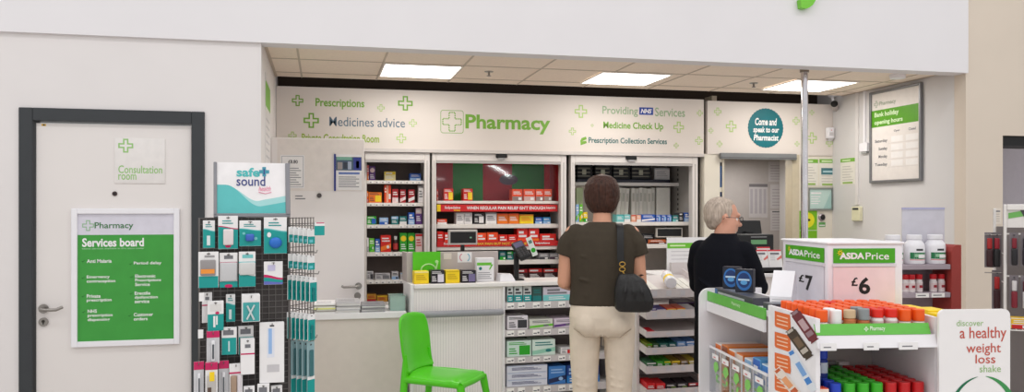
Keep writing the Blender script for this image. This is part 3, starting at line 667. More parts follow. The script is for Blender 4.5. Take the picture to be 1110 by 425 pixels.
# ------------------------------------------------------------------ serving counter (turned a little to the shop front)
a0 = at_depth(447, .53 * 900 / 80.6); ZT = 1.0
ang = 3.0
CT = Frame(a0.x, a0.y, ang)
def cpx(x, y=300, v=0.0): return CT.px(x, y, v)
uM, uE = cpx(545)[0], cpx(668)[0]
ctr = thing('serving_counter', CT.w(.6, .2, 0), 'white pharmacy counter with a grey hand rail, open shelves and a grey screen on top', 'counter')
TOPD = .36
PAN = mat((240, 234, 231), .5, name='counter_panel_white', var=.02, scale=5)
m = MB(CT)
m.box(0, uM, .012, .03, 0, ZT - .03, PAN)
n = 34
for i in range(n): m.box(uM * (i + .5) / n - .0012, uM * (i + .5) / n + .0012, .0105, .012, .02, ZT - .05, mat((206, 201, 200), .5))
m.build('front_panel', ctr)
MB(CT).box(-.012, .012, 0, TOPD, 0, ZT + .001, WHITE, .003, 1).build('end_panel', ctr)
MB(CT).box(.0125, uE + .02, -.012, TOPD, ZT - .03, ZT, mat((236, 231, 228), .35, name='counter_top_laminate', var=.01), .004, 1).build('worktop', ctr)
# slanted low side screen + grey screen behind the boxes
SCR = mat((190, 180, 176), .5, name='grey_screen_panel', var=.02)
uS = cpx(540, 290, .2)[0]; zS = cpx(490, 273, .2)[1]
m = MB(CT); m.box(-.010, uS, .20, .222, ZT + .001, zS, SCR, .002, 1); m.build('till_screen', ctr)
MB(CT).box(-.012, .006, .2225, TOPD + .06, ZT + .0015, zS - .002, SCR, .002, 1).build('side_screen', ctr)
zr = cpx(495, 339)[1]
m = MB(CT); r = .024
m.tube([(.012, -.045, zr), (.03, -.05, zr), (uM - .03, -.05, zr), (uM - .012, -.045, zr)], [r * .8, r, r, r * .8], mat((150, 150, 155), .4, name='grey_handrail'), 14)
for u in (.12, uM / 2, uM - .12): m.cyl((u, -.04, zr), (u, .012, zr), .012, STEEL)
m.build('hand_rail', ctr)
# open shelving section
sd = .30
MB(CT).box(uM, uM + .016, -.006, sd, 0, ZT - .031, WHITE, .003, 1).build('divider', ctr)
MB(CT).box(uE - .016, uE, -.006, sd, 0, ZT - .031, WHITE, .003, 1).build('divider', ctr)
MB(CT).box(uM, uE, sd, sd + .015, 0, ZT - .031, C(120, 112, 112)).build('back_panel', ctr)
GS = mat((200, 194, 194), .45, name='shelf_edge_grey', var=.02)
sz_ = []
for yt, yb in ((327.5, 335), (357.5, 364.5), (387, 393.5), (419.5, 427), (450, 457)):
    zt, zb = cpx(565, yt)[1], cpx(565, yb)[1]
    m = MB(CT); m.box(uM + .017, uE - .017, .0, sd - .001, zt - .022, zt, SHELFW); m.box(uM + .017, uE - .017, -.004, .004, zb, zt + .001, GS)
    u = uM + .03; tks = []
    for k in range(7):
        if u + .07 < uE: tks.append(MB(CT).box(u, u + .055, -.0055, -.0042, zb + .006, zt - .004, TICK).box(u + .006, u + .03, -.0062, -.0055, zb + .014, zb + .022, TXT).box(u + .035, u + .05, -.0062, -.0055, zb + .016, zb + .028, TXT))
        u += .085 + .03 * (k % 2)
    so = m.build('shelf', ctr); sz_.append(zt + .0018)
    for q in tks: q.build('price_ticket', so)
def crow(items, z, d, where, group, v=.012): row(CT, items, v, z, d, where, group)
crow([(549.8, 556.5, 310, C(200, 205, 205), 'fade', TEAL, 'narrow teal and white box', DG), (557.2, 566.5, 310, C(200, 205, 205), 'fade', TEAL, 'second narrow teal and white box', DG), (567.2, 576.5, 310, C(205, 205, 205), 'fade', TEAL, 'third narrow teal and white box', DG), (577.2, 587.5, 311, C(55, 85, 80), 'band', TEALD, 'dark green box', TEALD), (588.5, 619, 311, C(205, 198, 210), 'fade', AQUA, 'wide pale lilac box', TXT), (620, 645, 311, C(205, 198, 210), 'fade', AQUA, 'second wide pale lilac box', TXT)], sz_[0], .2, 'the first shelf under the counter', 'boxes on the first shelf under the counter')
crow([(549.8, 572.5, 342.5, C(226, 220, 226), 'pic', DG, 'large white monitor box', INK), (574, 599.5, 346, C(215, 215, 205), 'swirl', LGRN, 'low white and green box', TXT), (600.5, 622, 345, C(215, 200, 215), 'swirl', PUR, 'low white and purple box', TXT), (623, 645, 345, C(215, 200, 215), 'swirl', MAG, 'low white and pink box', TXT)], sz_[1], .2, 'the second shelf under the counter', 'boxes on the second shelf under the counter')
crow([(549.5, 576, 369.5, C(205, 225, 215), 'pic', GRN, 'mint green and white box', GRN), (577, 602, 368, C(212, 228, 218), 'swirl', C(150, 205, 180), 'pale mint green box', TEALD), (608, 622, 377, WHT, 'pic', RED, 'low red and white box', TXT), (623, 645, 377, WHT, 'pic', RED, 'second low red and white box', TXT)], sz_[2], .16, 'the third shelf under the counter', 'boxes on the third shelf under the counter')
ub0, ub1 = cpx(549.8)[0], cpx(594)[0]; hh = (cpx(570, 396)[1] - sz_[3]) / 3.02
for k in range(3):
    carton_m(CT, (ub0 + ub1) / 2, .012, sz_[3] + k * hh, ub1 - ub0, .2, hh - .001, C(215, 217, 228), 'plain', C(180, 190, 215), 'long flat white box on the fourth shelf under the counter, ' + ['lowest', 'middle', 'topmost'][k] + ' of its stack', 'flat boxes stacked under the counter', c3=NAVY)
crow([(594.8, 613.5, 397, C(60, 120, 190), 'swirl', C(30, 40, 80), 'blue box with dark picture', SKY), (614.3, 630, 396, C(25, 60, 130), 'fade', C(40, 120, 190), 'dark blue box', SKY), (631, 650, 396, C(25, 60, 130), 'fade', C(40, 120, 190), 'second dark blue box', SKY)], sz_[3], .16, 'the fourth shelf beside the flat boxes', 'blue boxes on the fourth shelf under the counter')
# things on the counter
z0 = ZT + .0005
b = CT.rect(447.5, 273, 477.5, 294.5, .17)
m = MB(CT); m.box(b[0], b[2], .17, .176, z0, b[3], LIME)
vv = .1688
pts = [(b[0] + .02, z0 + .03)]
# pale curved arrow on the card
arc = [(b[0] + (b[2] - b[0]) * .56 + .055 * math.cos(t_), z0 + .088 + .045 * math.sin(t_)) for t_ in [PI * i / 10 for i in range(11)]]
for p, q in zip(arc, arc[1:]): m.tube([(p[0], vv, p[1]), (q[0], vv, q[1])], .006, C(190, 235, 160), 6)
m.tube([(arc[0][0], vv, arc[0][1]), (b[2] - .02, vv, z0 + .155)], .006, C(190, 235, 160), 6); m.disc(b[2] - .03, z0 + .15, .012, .012, vv - .004, C(190, 235, 160))
tag(m.build('display_card'), 'bright lime green card with a pale curved line standing against the grey till screen', 'card')
BX = C(40, 36, 44)
for x0, x1, yt, base, st, c2, lab in [(449, 465, 294, YEL, 'plain', C(250, 235, 150), 'yellow box at the left end of the counter'), (467, 482, 293, BX, 'pic', C(220, 215, 225), 'black and white box between two yellow boxes on the counter'), (483, 498.5, 293, YEL, 'plain', C(215, 180, 20), 'yellow box between two black boxes on the counter'), (500, 516, 293, BX, 'pic', C(120, 110, 150), 'black box right of the yellow boxes on the counter')]:
    carton(CT, x0, x1, yt, .035, z0, .09, base, st, c2, lab, 'small boxes in a row on the counter', c3=C(200, 165, 20) if base is YEL else WHT)
b = CT.rect(516.5, 279.5, 535.5, 302, .10)
m = MB(CT); m.box(b[0], b[2], .10, .155, z0, b[3], C(232, 230, 232), .003, 1); h_ = b[3] - z0
m.fq(b[0] + .004, z0 + h_ * .68, b[2] - .02, z0 + h_ * .8, .0992, LGRN); m.disc(b[0] + .03, z0 + h_ * .55, .012, .012, .0992, TEALD); m.add([(b[2] - .04, .0992, z0 + h_ * .5), (b[2] - .03, .0992, z0 + h_ * .5), (b[2] - .006, .0992, z0 + h_ * .72), (b[2] - .02, .0992, z0 + h_ * .72)], [(0, 1, 2, 3)], LGRN)
for k in range(4): m.fq(b[0] + .012, z0 + h_ * (.12 + .08 * k), b[2] - .02 - .012 * (k % 2), z0 + h_ * (.145 + .08 * k), .0992, TXT)
tag(m.build('medicine_carton'), 'tall white box with a green band in front of the grey till screen', 'carton')
b = CT.rect(542, 298.5, 559, 307, .06)
m = MB(CT); z0 += .0006; m.add([(b[0], .06, z0), (b[2], .06, z0), (b[2], .185, z0), (b[0], .185, z0), (b[0] + .01, .075, z0 + .055), (b[2] - .025, .075, z0 + .05), (b[2] - .01, .185, z0 + .05), (b[0] + .01, .185, z0 + .055)], [(3, 2, 1, 0), (4, 5, 6, 7), (0, 1, 5, 4), (1, 2, 6, 5), (2, 3, 7, 6), (3, 0, 4, 7)], PLAST)
tag(m.build('paper_bag_stack'), 'stack of folded white paper bags on the counter left of the card reader', 'paper bags')
# customer display on its pole, standing behind the grey screen
vd = .30; u, z = CT.px(502, 261, .26)
cd = thing('customer_display', CT.w(u, vd, ZT), 'customer price display on a black pole behind the grey till screen', 'display')
b = CT.rect(486.5, 249, 517.5, 265.5, .26)
MB(CT).box(b[0], b[2], .26, .30, b[1], b[3], C(188, 182, 178), .004, 1).build('display_case', cd)
MB(CT).box(b[0] + .012, b[2] - .012, .2585, .262, b[1] + .014, b[3] - .016, BLACK).box(b[2] - .06, b[2] - .045, .2578, .2585, b[1] + .05, b[1] + .06, C(130, 180, 150)).build('display_window', cd)
MB(CT).cyl((u, .28, ZT + .012), (u, .28, b[1] + .01), .016, BLACK).build('pole', cd); MB(CT).lathe([(.05, 0), (.05, .008), (.02, .012)], BLACK, (u, .28, ZT + .0005)).build('base', cd)
b = CT.rect(496, 273.5, 511.5, 284.5, .198); m = MB(CT); m.box(b[0], b[2], .1985, .1995, b[1], b[3], PAPER)
for s_, c_ in ((-1, C(215, 130, 150)), (1, C(110, 180, 205))):
    um = (b[0] + b[2]) / 2; zm = (b[1] + b[3]) / 2
    for i in range(6):
        p0, p1 = -1.1 + 2.2 * i / 6, -1.1 + 2.2 * (i + 1) / 6
        f_ = lambda q, r_: (um + s_ * (.008 + r_ * math.cos(q)), .1978, zm + r_ * math.sin(q))
        m.add([f_(p0, .026), f_(p1, .026), f_(p1, .033), f_(p0, .033)], [(0, 1, 2, 3)], c_)
tag(m.build('paper_notice'), 'small white notice with pink and blue curves taped on the grey till screen', 'notice')
b = CT.rect(481, 274.5, 489.5, 281, .198); tag(MB(CT).box(b[0], b[2], .1985, .1995, b[1], b[3], C(222, 214, 206)).build('paper_note'), 'small blank cream note on the grey till screen', 'note')
# card reader
u, z = CT.px(560, 306, .15)
cr = thing('card_reader', CT.w(u, .15, ZT), 'black card payment terminal on a stand on the counter, printed card clipped to it', 'card reader')
zt = CT.px(560, 273, .15)[1]
MB(CT).box(u - .03, u + .05, .11, .19, z0, z0 + .012, BLACK, .004, 1).box(u - .02, u + .016, .135, .165, z0 + .01, zt - .01, BLACK, .006, 1).build('stand', cr)
R = Matrix.Translation((u + .03, .13, zt + .01)) @ Matrix.Rotation(math.radians(-18), 4, 'Y') @ Matrix.Rotation(math.radians(40), 4, 'X')
m = MB(CT.M @ R); m.box(-.045, .045, -.09, .09, -.02, .02, BLACK, .012, 2); m.build('terminal', cr)
m = MB(CT.M @ R); m.box(-.034, .034, .02, .075, .0205, .022, C(85, 80, 110)); m.build('terminal_screen', cr)
m = MB(CT.M @ R)
for i in range(3):
    for j in range(4): m.box(-.03 + i * .023, -.016 + i * .023, -.075 + j * .02, -.062 + j * .02, .0195, .023, DG)
m.build('keypad', cr)
m = MB(CT.M @ Matrix.Translation((u + .10, .10, zt + .055)) @ Matrix.Rotation(math.radians(-22), 4, 'Y')); m.box(-.022, .022, 0, .004, -.09, .06, C(225, 230, 225)); m.disc(0, -.045, .018, .018, -.0008, GRN); m.fq(-.012, .01, .014, .035, -.0008, C(90, 130, 120)); m.build('printed_card', cr)

# ------------------------------------------------------------------ low desk flap, white half-height door behind it
DV = 6.40
u0, u1 = STORE.px(293, 200, DV)[0], STORE.px(395, 200, DV)[0]; zt = STORE.px(345, 149.8, DV)[1]
d2 = bpy.data.objects.new('door_2', None); COL.objects.link(d2); d2.location = (u0, DV, 0); ORG['door_2'] = (u0, DV, 0); d2['kind'] = 'structure'
dw2 = mat((232, 226, 224), .5, name='inner_door_laminate', var=.012, scale=3)
MB().box(max(u0, XL + .002), u1, DV, DV + .045, .01, zt, dw2, .002, 1).build('door_leaf', d2)
zb = STORE.px(345, 207, DV)[1]
MB().box(u0 + .05, u1 - .002, DV - .004, DV - .0005, zb, zt - .01, mat((226, 217, 212), .45, name='door_backboard')).build('door_backboard', d2)
u, z = STORE.px(388.5, 310, DV); h = MB()
h.cyl((u, DV, z), (u, DV - .01, z), .026, STEEL, seg=20); h.cyl((u, DV - .01, z), (u, DV - .05, z), .01, STEEL); h.tube([(u, DV - .05, z), (u - .03, DV - .054, z - .001), (u - .11, DV - .054, z - .002), (u - .125, DV - .048, z + .006)], .0095, STEEL); h.build('door_handle', d2)
u, z = STORE.px(387.5, 320.5, DV); MB().cyl((u, DV, z), (u, DV - .009, z), .025, STEEL, seg=20).build('keyhole_cover', d2)
u, z = STORE.px(346, 212, DV); MB().cyl((u, DV, z), (u, DV - .012, z), .018, mat((85, 80, 78), .3, .7), seg=20).build('door_viewer', d2)
m = MB(); a = STORE.rect(362, 167, 364, 207, DV - .006); m.box(a[0], a[2], DV - .012, DV - .0045, a[1], a[3], C(45, 55, 130)); tag(m.build('card_holder_strip'), 'narrow dark blue upright strip on the white inner door left of the photo leaflet', 'strip')
m = MB(); a = STORE.rect(364.3, 167.5, 392, 206, DV - .006); m.box(a[0], a[2], DV - .007, DV - .0045, a[1], a[3], C(228, 224, 224)); hgt = a[3] - a[1]; wid = a[2] - a[0]
for fx, fz, fw, fh, c_ in [(.0, .55, 1, .38, C(70, 90, 110)), (.02, .84, .6, .09, C(120, 170, 150)), (.05, .58, .2, .2, C(150, 140, 140)), (.28, .6, .16, .18, C(50, 55, 70)), (.46, .58, .14, .22, C(160, 170, 190)), (.68, .56, .3, .36, C(50, 60, 140)), (.78, .62, .12, .2, C(140, 150, 200))]: m.fq(a[0] + wid * fx, a[1] + hgt * fz, a[0] + wid * (fx + fw), a[1] + hgt * (fz + fh), DV - .0072 - .0002 * (fx > .01), c_)
m.fq(a[0] + wid * .1, a[1] + hgt * .44, a[0] + wid * .92, a[1] + hgt * .5, DV - .0076, C(100, 120, 180))
for k_ in range(6): m.fq(a[0] + wid * .1, a[1] + hgt * (.08 + .055 * k_), a[0] + wid * (.9 - .12 * (k_ % 2)), a[1] + hgt * (.1 + .055 * k_), DV - .0076, TXT)
tag(m.build('leaflet'), 'leaflet with a dark photo strip and printed lines on the white inner door', 'leaflet')
m = MB(); a = STORE.rect(304, 168, 330, 204, DV - .006); m.box(a[0], a[2], DV - .007, DV - .0045, a[1], a[3], C(232, 228, 228)); m.box(a[0] + .008, a[2] - .008, DV - .0075, DV - .007, a[1] + .008, a[3] - .008, C(170, 168, 175)); m.box(a[0] + .012, a[2] - .012, DV - .008, DV - .0075, a[1] + .012, a[3] - .012, C(234, 230, 230))
wid = a[2] - a[0]; hgt = a[3] - a[1]; m.text('£8.80', a[0] + wid * .32, a[1] + hgt * .74, a[0] + wid * .72, a[1] + hgt * .85, DV - .0085, INK, .02)
for k_ in range(8): m.fq(a[0] + wid * .14, a[1] + hgt * (.1 + .07 * k_), a[0] + wid * (.86 - .1 * (k_ % 3)), a[1] + hgt * (.122 + .07 * k_), DV - .0084, TXT)
tag(m.build('price_notice'), 'white notice in a thin grey border on the white inner door behind the stand header', 'notice')
m = MB(); a = STORE.rect(320, 209, 331, 216, DV - .002)
for k_ in range(2): m.box(a[0], a[2] - .02 * k_, DV - .0015, DV - .0005, a[1] + .02 * k_, a[1] + .02 * k_ + .008, TXT)
m.build('door_lettering', d2)
# desk flap
DK = 5.95
u0, u1 = STORE.px(296, 340, DK)[0], CT.w(-.014, TOPD).x - .006; zt = STORE.px(390, 339, DK)[1]
u0 = XL + .002
dk_ = thing('side_desk', ((u0 + u1) / 2, DK + .15, 0), 'white side desk top with a grey front panel between the display stand and the counter', 'desk')
MB().box(u0, u1, DK, DV - .02, zt - .045, zt, WHITE, .004, 1).build('desk_top', dk_)
MB().box(u0, u1, DK + .02, DK + .04, 0, zt - .046, mat((212, 202, 193), .6, name='grey_beige_panel', var=.02)).build('front_panel', dk_)
random.seed(11)
def papers(x, y, n, w_, d_, label, cols, th=.004):
    u = STORE.px(x, 335, DK + .12)[0]
    t_ = thing('paper_stack', (u, DK + .13, zt), label, 'papers')
    for k_ in range(n):
        X = Matrix.Translation((u + random.uniform(-.003, .003), DK + .14 + random.uniform(-.01, .01), zt + .0005 + k_ * (th + .0004))) @ Matrix.Rotation(random.uniform(-.03, .03), 4, 'Z')
        m = MB(X); m.box(-w_ / 2, w_ / 2, -d_ / 2, d_ / 2, 0, th, cols[k_ % len(cols)])
        for q in range(3): m.box(-w_ * .4, w_ * .3, d_ * (-.3 + .2 * q), d_ * (-.26 + .2 * q), th, th + .0003, TXT)
        m.build('sheet_bundle', t_)
papers(352, 335, 7, .145, .26, 'stack of white and yellow-green papers on the side desk beside the display stand', [PAPER, C(165, 160, 155), PAPER, C(222, 224, 140)], .009)
papers(377, 335, 9, .165, .27, 'thick stack of white and grey papers in the middle of the side desk', [PAPER, C(210, 206, 205), C(190, 188, 190)], .008)
papers(404, 335, 6, .165, .26, 'low stack of grey and white papers left of the plastic tub on the side desk', [C(170, 168, 170), PAPER, C(150, 148, 152)], .008)
u, z = STORE.px(432, 335, DK + .1); a = STORE.px(423, 335, DK + .06)[0]
a = STORE.px(423, 335, DK + .04)[0]; b_ = min(STORE.px(442, 335, DK + .04)[0], u1 - .004)
tb_ = thing('plastic_tub', ((a + b_) / 2, DK + .14, zt), 'see-through greenish plastic tub of leaflets on the side desk against the counter', 'tub')
TUB = mat((178, 205, 195), .25, name='frosted_green_plastic', alpha=.6)
m = MB(); hT = STORE.px(432, 321, DK + .04)[1] - zt; q = zt + .0005
m.box(a + .006, b_ - .006, DK + .05, DK + .22, q, q + .004, TUB); m.box(a + .004, b_ - .004, DK + .046, DK + .05, q, q + hT, TUB); m.box(a + .004, b_ - .004, DK + .22, DK + .224, q, q + hT, TUB); m.box(a, a + .004, DK + .046, DK + .224, q, q + hT, TUB); m.box(b_ - .004, b_, DK + .046, DK + .224, q, q + hT, TUB)
for y in (DK + .04, DK + .224): m.box(a - .003, b_ + .001, y, y + .006, q + hT - .006, q + hT, TUB)
m.build('tub_body', tb_)
m = MB()
for k_ in range(4): m.box(a + .012, b_ - .014, DK + .07 + .03 * k_, DK + .09 + .03 * k_, q + .005, q + hT * (.75 + .1 * (k_ % 2)), [PAPER, C(210, 215, 205)][k_ % 2])
m.build('tub_contents', tb_)

# ------------------------------------------------------------------ slanted tray unit to the right of the woman
T0 = at_depth(700, .55 * 900 / 92.0)
TR = Frame(T0.x, T0.y, 2)
uw = TR.px(770, 320)[0]
tu_ = thing('tray_stand', TR.w(uw / 2, .2, 0), 'white tiered tray unit of small remedies between the woman and the man', 'tray unit')
WT = mat((216, 208, 206), .5, name='tray_white', var=.02)
MB(TR).box(-.02, -.002, .10, .40, 0, .97, WT).build('side_panel', tu_); MB(TR).box(uw + .002, uw + .02, .10, .40, 0, .97, WT).build('side_panel', tu_)
MB(TR).box(-.02, uw + .02, .40, .42, 0, .97, WT).build('back_panel', tu_)
trz = []
ys = [(313, 320), (336, 343), (358.5, 362.5), (376, 381), (396, 401.5), (421, 427)]
for k_, (yt, yb) in enumerate(ys):
    zf = TR.px(727, yb)[1]; zl = TR.px(727, yt)[1]
    sl_ = .10 if k_ == 0 else .055
    m = MB(TR)
    # sloping floor, front lip and the two raked cheeks
    m.add([(0, 0, zf), (uw, 0, zf), (uw, .40, zf + sl_), (0, .40, zf + sl_), (0, 0, zf - .012), (uw, 0, zf - .012), (uw, .40, zf + sl_ - .012), (0, .40, zf + sl_ - .012)], [(0, 1, 2, 3), (7, 6, 5, 4), (0, 4, 5, 1), (1, 5, 6, 2), (2, 6, 7, 3), (3, 7, 4, 0)], WT)
    m.box(-.001, uw + .001, -.010, 0, zf - .014, zl, mat((206, 197, 196), .5, name='tray_lip_grey'))
    for u in (-.0015, uw - .0085): m.add([(u, 0, zf - .01), (u, .4, zf + sl_ - .01), (u, .4, zf + sl_ + .04), (u, 0, zl + .004), (u + .01, 0, zf - .01), (u + .01, .4, zf + sl_ - .01), (u + .01, .4, zf + sl_ + .04), (u + .01, 0, zl + .004)], [(0, 3, 2, 1), (4, 5, 6, 7), (0, 4, 7, 3), (3, 7, 6, 2), (2, 6, 5, 1), (1, 5, 4, 0)], WT)
    so = m.build('tray', tu_)
    for q in range(4): MB(TR).box(.04 + .1 * q, .075 + .1 * q, -.0115, -.0102, zf - .004, zl - .01, LGREY).build('price_ticket', so)
    trz.append((zf, sl_))
def tray_item(k_, x0, x1, fv, d_, h_, base, st, c2, label, group, c3=None, name='medicine_carton', cat='carton'):
    zf, sl_ = trz[k_]; u0 = max(.011, TR.px(x0, 340, fv)[0]); u1 = min(uw - .011, TR.px(x1, 340, fv)[0])
    tilt = math.atan2(sl_, .4)
    F2 = Frame(); F2.M = TR.M @ Matrix.Translation(((u0 + u1) / 2, fv, zf + .0015 + fv * sl_ / .4)) @ Matrix.Rotation(tilt, 4, 'X')
    return carton_m(F2, 0, 0, 0, u1 - u0, d_, h_, base, st, c2, label, group, cat, name, c3)
g_ = 'small packets lying in the tiered trays'
for k_, its in [(1, [(701, 711, .02, .12, .05, C(70, 55, 140), 'plain', WHT, 'purple packet'), (711.5, 722, .03, .12, .04, C(80, 65, 150), 'plain', WHT, 'second purple packet'), (722.5, 733, .015, .13, .045, C(215, 80, 35), 'top', YEL, 'red and yellow packet'), (733.5, 743, .015, .13, .045, C(215, 80, 35), 'top', YEL, 'second red and yellow packet'), (743.5, 757, .03, .16, .03, LGREY, 'plain', GREY, 'grey packet'), (733, 757, .2, .12, .035, C(60, 50, 60), 'plain', PUR, 'dark packet at the back')]),
                (3, [(700, 707, .015, .14, .05, C(115, 130, 30), 'plain', GRN, 'olive green packet'), (707.5, 714, .015, .14, .05, C(40, 85, 40), 'band', YEL, 'dark green packet'), (714.5, 724, .015, .14, .05, C(25, 95, 85), 'band', AQUA, 'teal packet'), (724.5, 733, .015, .14, .05, C(25, 95, 95), 'swirl', WHT, 'teal and white packet'), (733.5, 743, .015, .14, .055, C(110, 150, 200), 'swirl', WHT, 'light blue packet'), (743.5, 755, .015, .14, .055, C(90, 135, 195), 'plain', WHT, 'blue packet')]),
                (4, [(700, 711, .015, .14, .05, C(60, 110, 75), 'plain', WHT, 'grey green packet'), (711.5, 719, .015, .14, .055, C(60, 150, 40), 'band', YEL, 'bright green packet'), (719.5, 727, .015, .14, .055, C(70, 155, 45), 'plain', YEL, 'second bright green packet'), (727.5, 737, .015, .14, .055, C(150, 125, 35), 'plain', YEL, 'olive gold packet'), (737.5, 746, .015, .14, .055, C(130, 100, 60), 'pic', DG, 'brown gold packet'), (746.5, 756, .015, .14, .05, C(190, 170, 60), 'plain', WHT, 'yellow gold packet')]),
                (5, [(699, 710, .015, .12, .07, C(205, 30, 35), 'band', WHT, 'red packet'), (710.5, 721, .015, .12, .065, C(215, 40, 45), 'band', WHT, 'second red packet'), (721.5, 733, .015, .12, .06, C(45, 38, 42), 'pic', C(110, 130, 60), 'black packet'), (733.5, 745, .015, .12, .06, C(45, 38, 42), 'pic', C(110, 130, 60), 'second black packet'), (745.5, 757, .015, .12, .06, C(45, 38, 42), 'top', C(170, 30, 40), 'black packet with red end')])]:
    for i, it in enumerate(its):
        tray_item(k_, *it[:7], it[7], it[8] + ' in the ' + ORD[k_] + ' tray of the tiered unit, ' + nth(i, len(its)), g_) if False else tray_item(k_, it[0], it[1], it[2], it[3], it[4], it[5], it[6], it[7], it[8] + ' in the ' + ORD[k_] + ' tray of the tiered unit, ' + nth(i, len(its)), g_)
tray_item(2, 699, 710, .012, .10, .02, C(205, 30, 45), 'plain', WHT, 'small flat red packet alone in the third tray down of the tiered unit', None)
for i, (x0, x1, c2) in enumerate([(701, 708.5, C(240, 225, 140)), (708.8, 715.5, C(240, 215, 60)), (735, 742, PAPER), (742.5, 749.5, C(235, 225, 200)), (750, 757, PAPER)]):
    tray_item(0, x0, x1, .01, .24, .03, C(232, 228, 220), 'plain', c2, 'white leaflet pack in the top tray of the tiered unit, ' + nth(i, 5), 'leaflet packs in the top tray', c3=c2, name='leaflet_pack', cat='leaflet pack')
zf, sl_ = trz[0]; uA = TR.px(728, 308, .03)[0]; uB = TR.px(722, 292, .22)[0]
F2 = Frame(); F2.M = TR.M @ Matrix.Translation((uA, .035, zf + .075)) @ Matrix.Rotation(math.atan2(uA - uB, .2), 4, 'Z') @ Matrix.Rotation(math.radians(-90) + math.atan2(sl_, .4), 4, 'X')
bt = tag(MB(F2).lathe([(.036, 0), (.038, .01), (.038, .05, YEL), (.038, .085), (.038, .15), (.03, .165)], PLAST, seg=20).build('medicine_bottle'), 'white bottle with a yellow band lying in the top tray of the tiered unit', 'bottle')
MB(F2).lathe([(.025, .166), (.025, .19), (.022, .193)], C(200, 60, 70), seg=16).build('lid', bt)
# notice holder with a green heading behind the tray unit
u0, z0_, u1, z1_ = TR.rect(724, 257.5, 756, 292, .44)
nh = thing('notice_holder', TR.w((u0 + u1) / 2, .46, z0_), 'white notice with a green heading standing behind the tiered tray unit, partly behind the man', 'notice')
m = MB(TR.M @ Matrix.Translation((0, .45, 0))); m.box(u0, u1 + .1, 0, .012, z0_ - .06, z1_, PAPER); hgt = z1_ - z0_; m.fq(u0, z1_ - hgt * .34, u1 + .1, z1_ - hgt * .17, -.001, C(110, 195, 50)); m.fq(u0 + .02, z1_ - hgt * .28, u0 + .14, z1_ - hgt * .23, -.0016, C(215, 240, 180))
for k_ in range(5): m.fq(u0 + .03, z1_ - hgt * (.45 + .12 * k_), u1 - .02 * (k_ % 2), z1_ - hgt * (.43 + .12 * k_), -.001, LGREY)
m.build('notice_sheet', nh)
MB(TR).box(u0 + .02, u1 + .08, .4215, .4485, .8, z0_ + .05, WT).build('holder_back', nh)

# ------------------------------------------------------------------ right-hand counter with the till
RC = TR.w(uw + .05, .45)
rcx0, rcx1 = RC.x, XR - .05
rc = thing('till_counter', ((rcx0 + rcx1) / 2, 6.2, 0), 'white counter under the black till to the right of the man', 'counter')
MB().box(rcx0, rcx1, 5.95, 6.5, 1.0, 1.03, WHITE, .004, 1).build('worktop', rc); MB().box(rcx0 + .02, rcx1 - .02, 6.0, 6.45, 0, .999, PAN).build('base', rc)
TV = 6.1
b = STORE.rect(801, 254, 839, 276, TV)
ti = thing('till', ((b[0] + b[2]) / 2, TV, 1.03), 'black shop till with a green strip seen past the man', 'till')
MB().box(b[0], b[2], TV, TV + .2, b[1] - .02, b[3], BLACK, .012, 2).box(b[0] + .04, b[2] - .04, TV + .03, TV + .17, 1.031, b[1] - .02, BLACK).build('till_body', ti)
q = STORE.rect(814, 260, 831, 264.8, TV); MB().box(q[0], q[2], TV - .003, TV, q[1], q[3], C(110, 165, 115)).box(q[0], q[2], TV - .003, TV, q[3] + .02, q[3] + .026, GREY).build('till_strip', ti)
q = STORE.rect(795, 239.5, 829.5, 257.5, TV + .2); X = Matrix.Translation(((q[0] + q[2]) / 2, TV + .24, q[1])) @ Matrix.Rotation(math.radians(-14), 4, 'X')
MB(X).box(-(q[2] - q[0]) / 2, (q[2] - q[0]) / 2, 0, .03, -.0, q[3] - q[1] + .01, BLACK, .005, 1).build('till_monitor', ti)
MB().box((q[0] + q[2]) / 2 - .03, (q[0] + q[2]) / 2 + .03, TV + .2, TV + .25, 1.031, q[1] + .05, BLACK).build('monitor_stand', ti)
LV = 5.98
q = STORE.rect(821, 290, 848, 296, LV); zL = q[1]
lh = thing('leaflet_rack', ((q[0] + q[2]) / 2, LV + .06, 1.031), 'black rack holding leaflets on the counter beside the till', 'leaflet rack')
MB().box(q[0], q[2], LV, LV + .012, 1.031, q[3], BLACK).box(q[0], q[2], LV, LV + .13, 1.031, 1.045, BLACK).box(q[0], q[2], LV + .118, LV + .13, 1.031, q[3] + .05, BLACK).build('rack_body', lh)
for i, (x0, x1, yt, yb) in enumerate([(820.5, 833.5, 271, 291), (824, 838, 268, 280), (834, 848.5, 271, 291)]):
    q = STORE.rect(x0, yt, x1, yb, LV + .04 + .02 * (i == 1)); X = Matrix.Translation(((q[0] + q[2]) / 2, LV + .03 + .035 * (i == 1), 1.046)) @ Matrix.Rotation(math.radians(-14), 4, 'X')
    hh_ = (q[3] - 1.046) / .97; w2 = (q[2] - q[0]) / 2; m = MB(X); m.box(-w2, w2, 0, .008, 0, hh_, PAPER); m.fq(-w2, hh_ - .012, w2, hh_, -.0008, C(215, 60, 70)); m.fq(-w2 + .02, hh_ - .04, w2 - .02, hh_ - .024, -.0008, TXT)
    m.add([(0.01, -.001, hh_ * .55), (w2, -.001, hh_ * .75), (w2, -.001, hh_ * .6), (.02, -.001, hh_ * .5)], [(3, 2, 1, 0)], C(225, 120, 110))
    for k_ in range(3): m.fq(-w2 + .015, hh_ * (.5 + .09 * k_), 0, hh_ * (.53 + .09 * k_), -.0012, LGREY)
    tag(m.build('leaflet'), ['leftmost', 'middle raised', 'rightmost'][i] + ' white and red leaflet in the black rack beside the till', 'leaflet', 'leaflets in the rack beside the till')

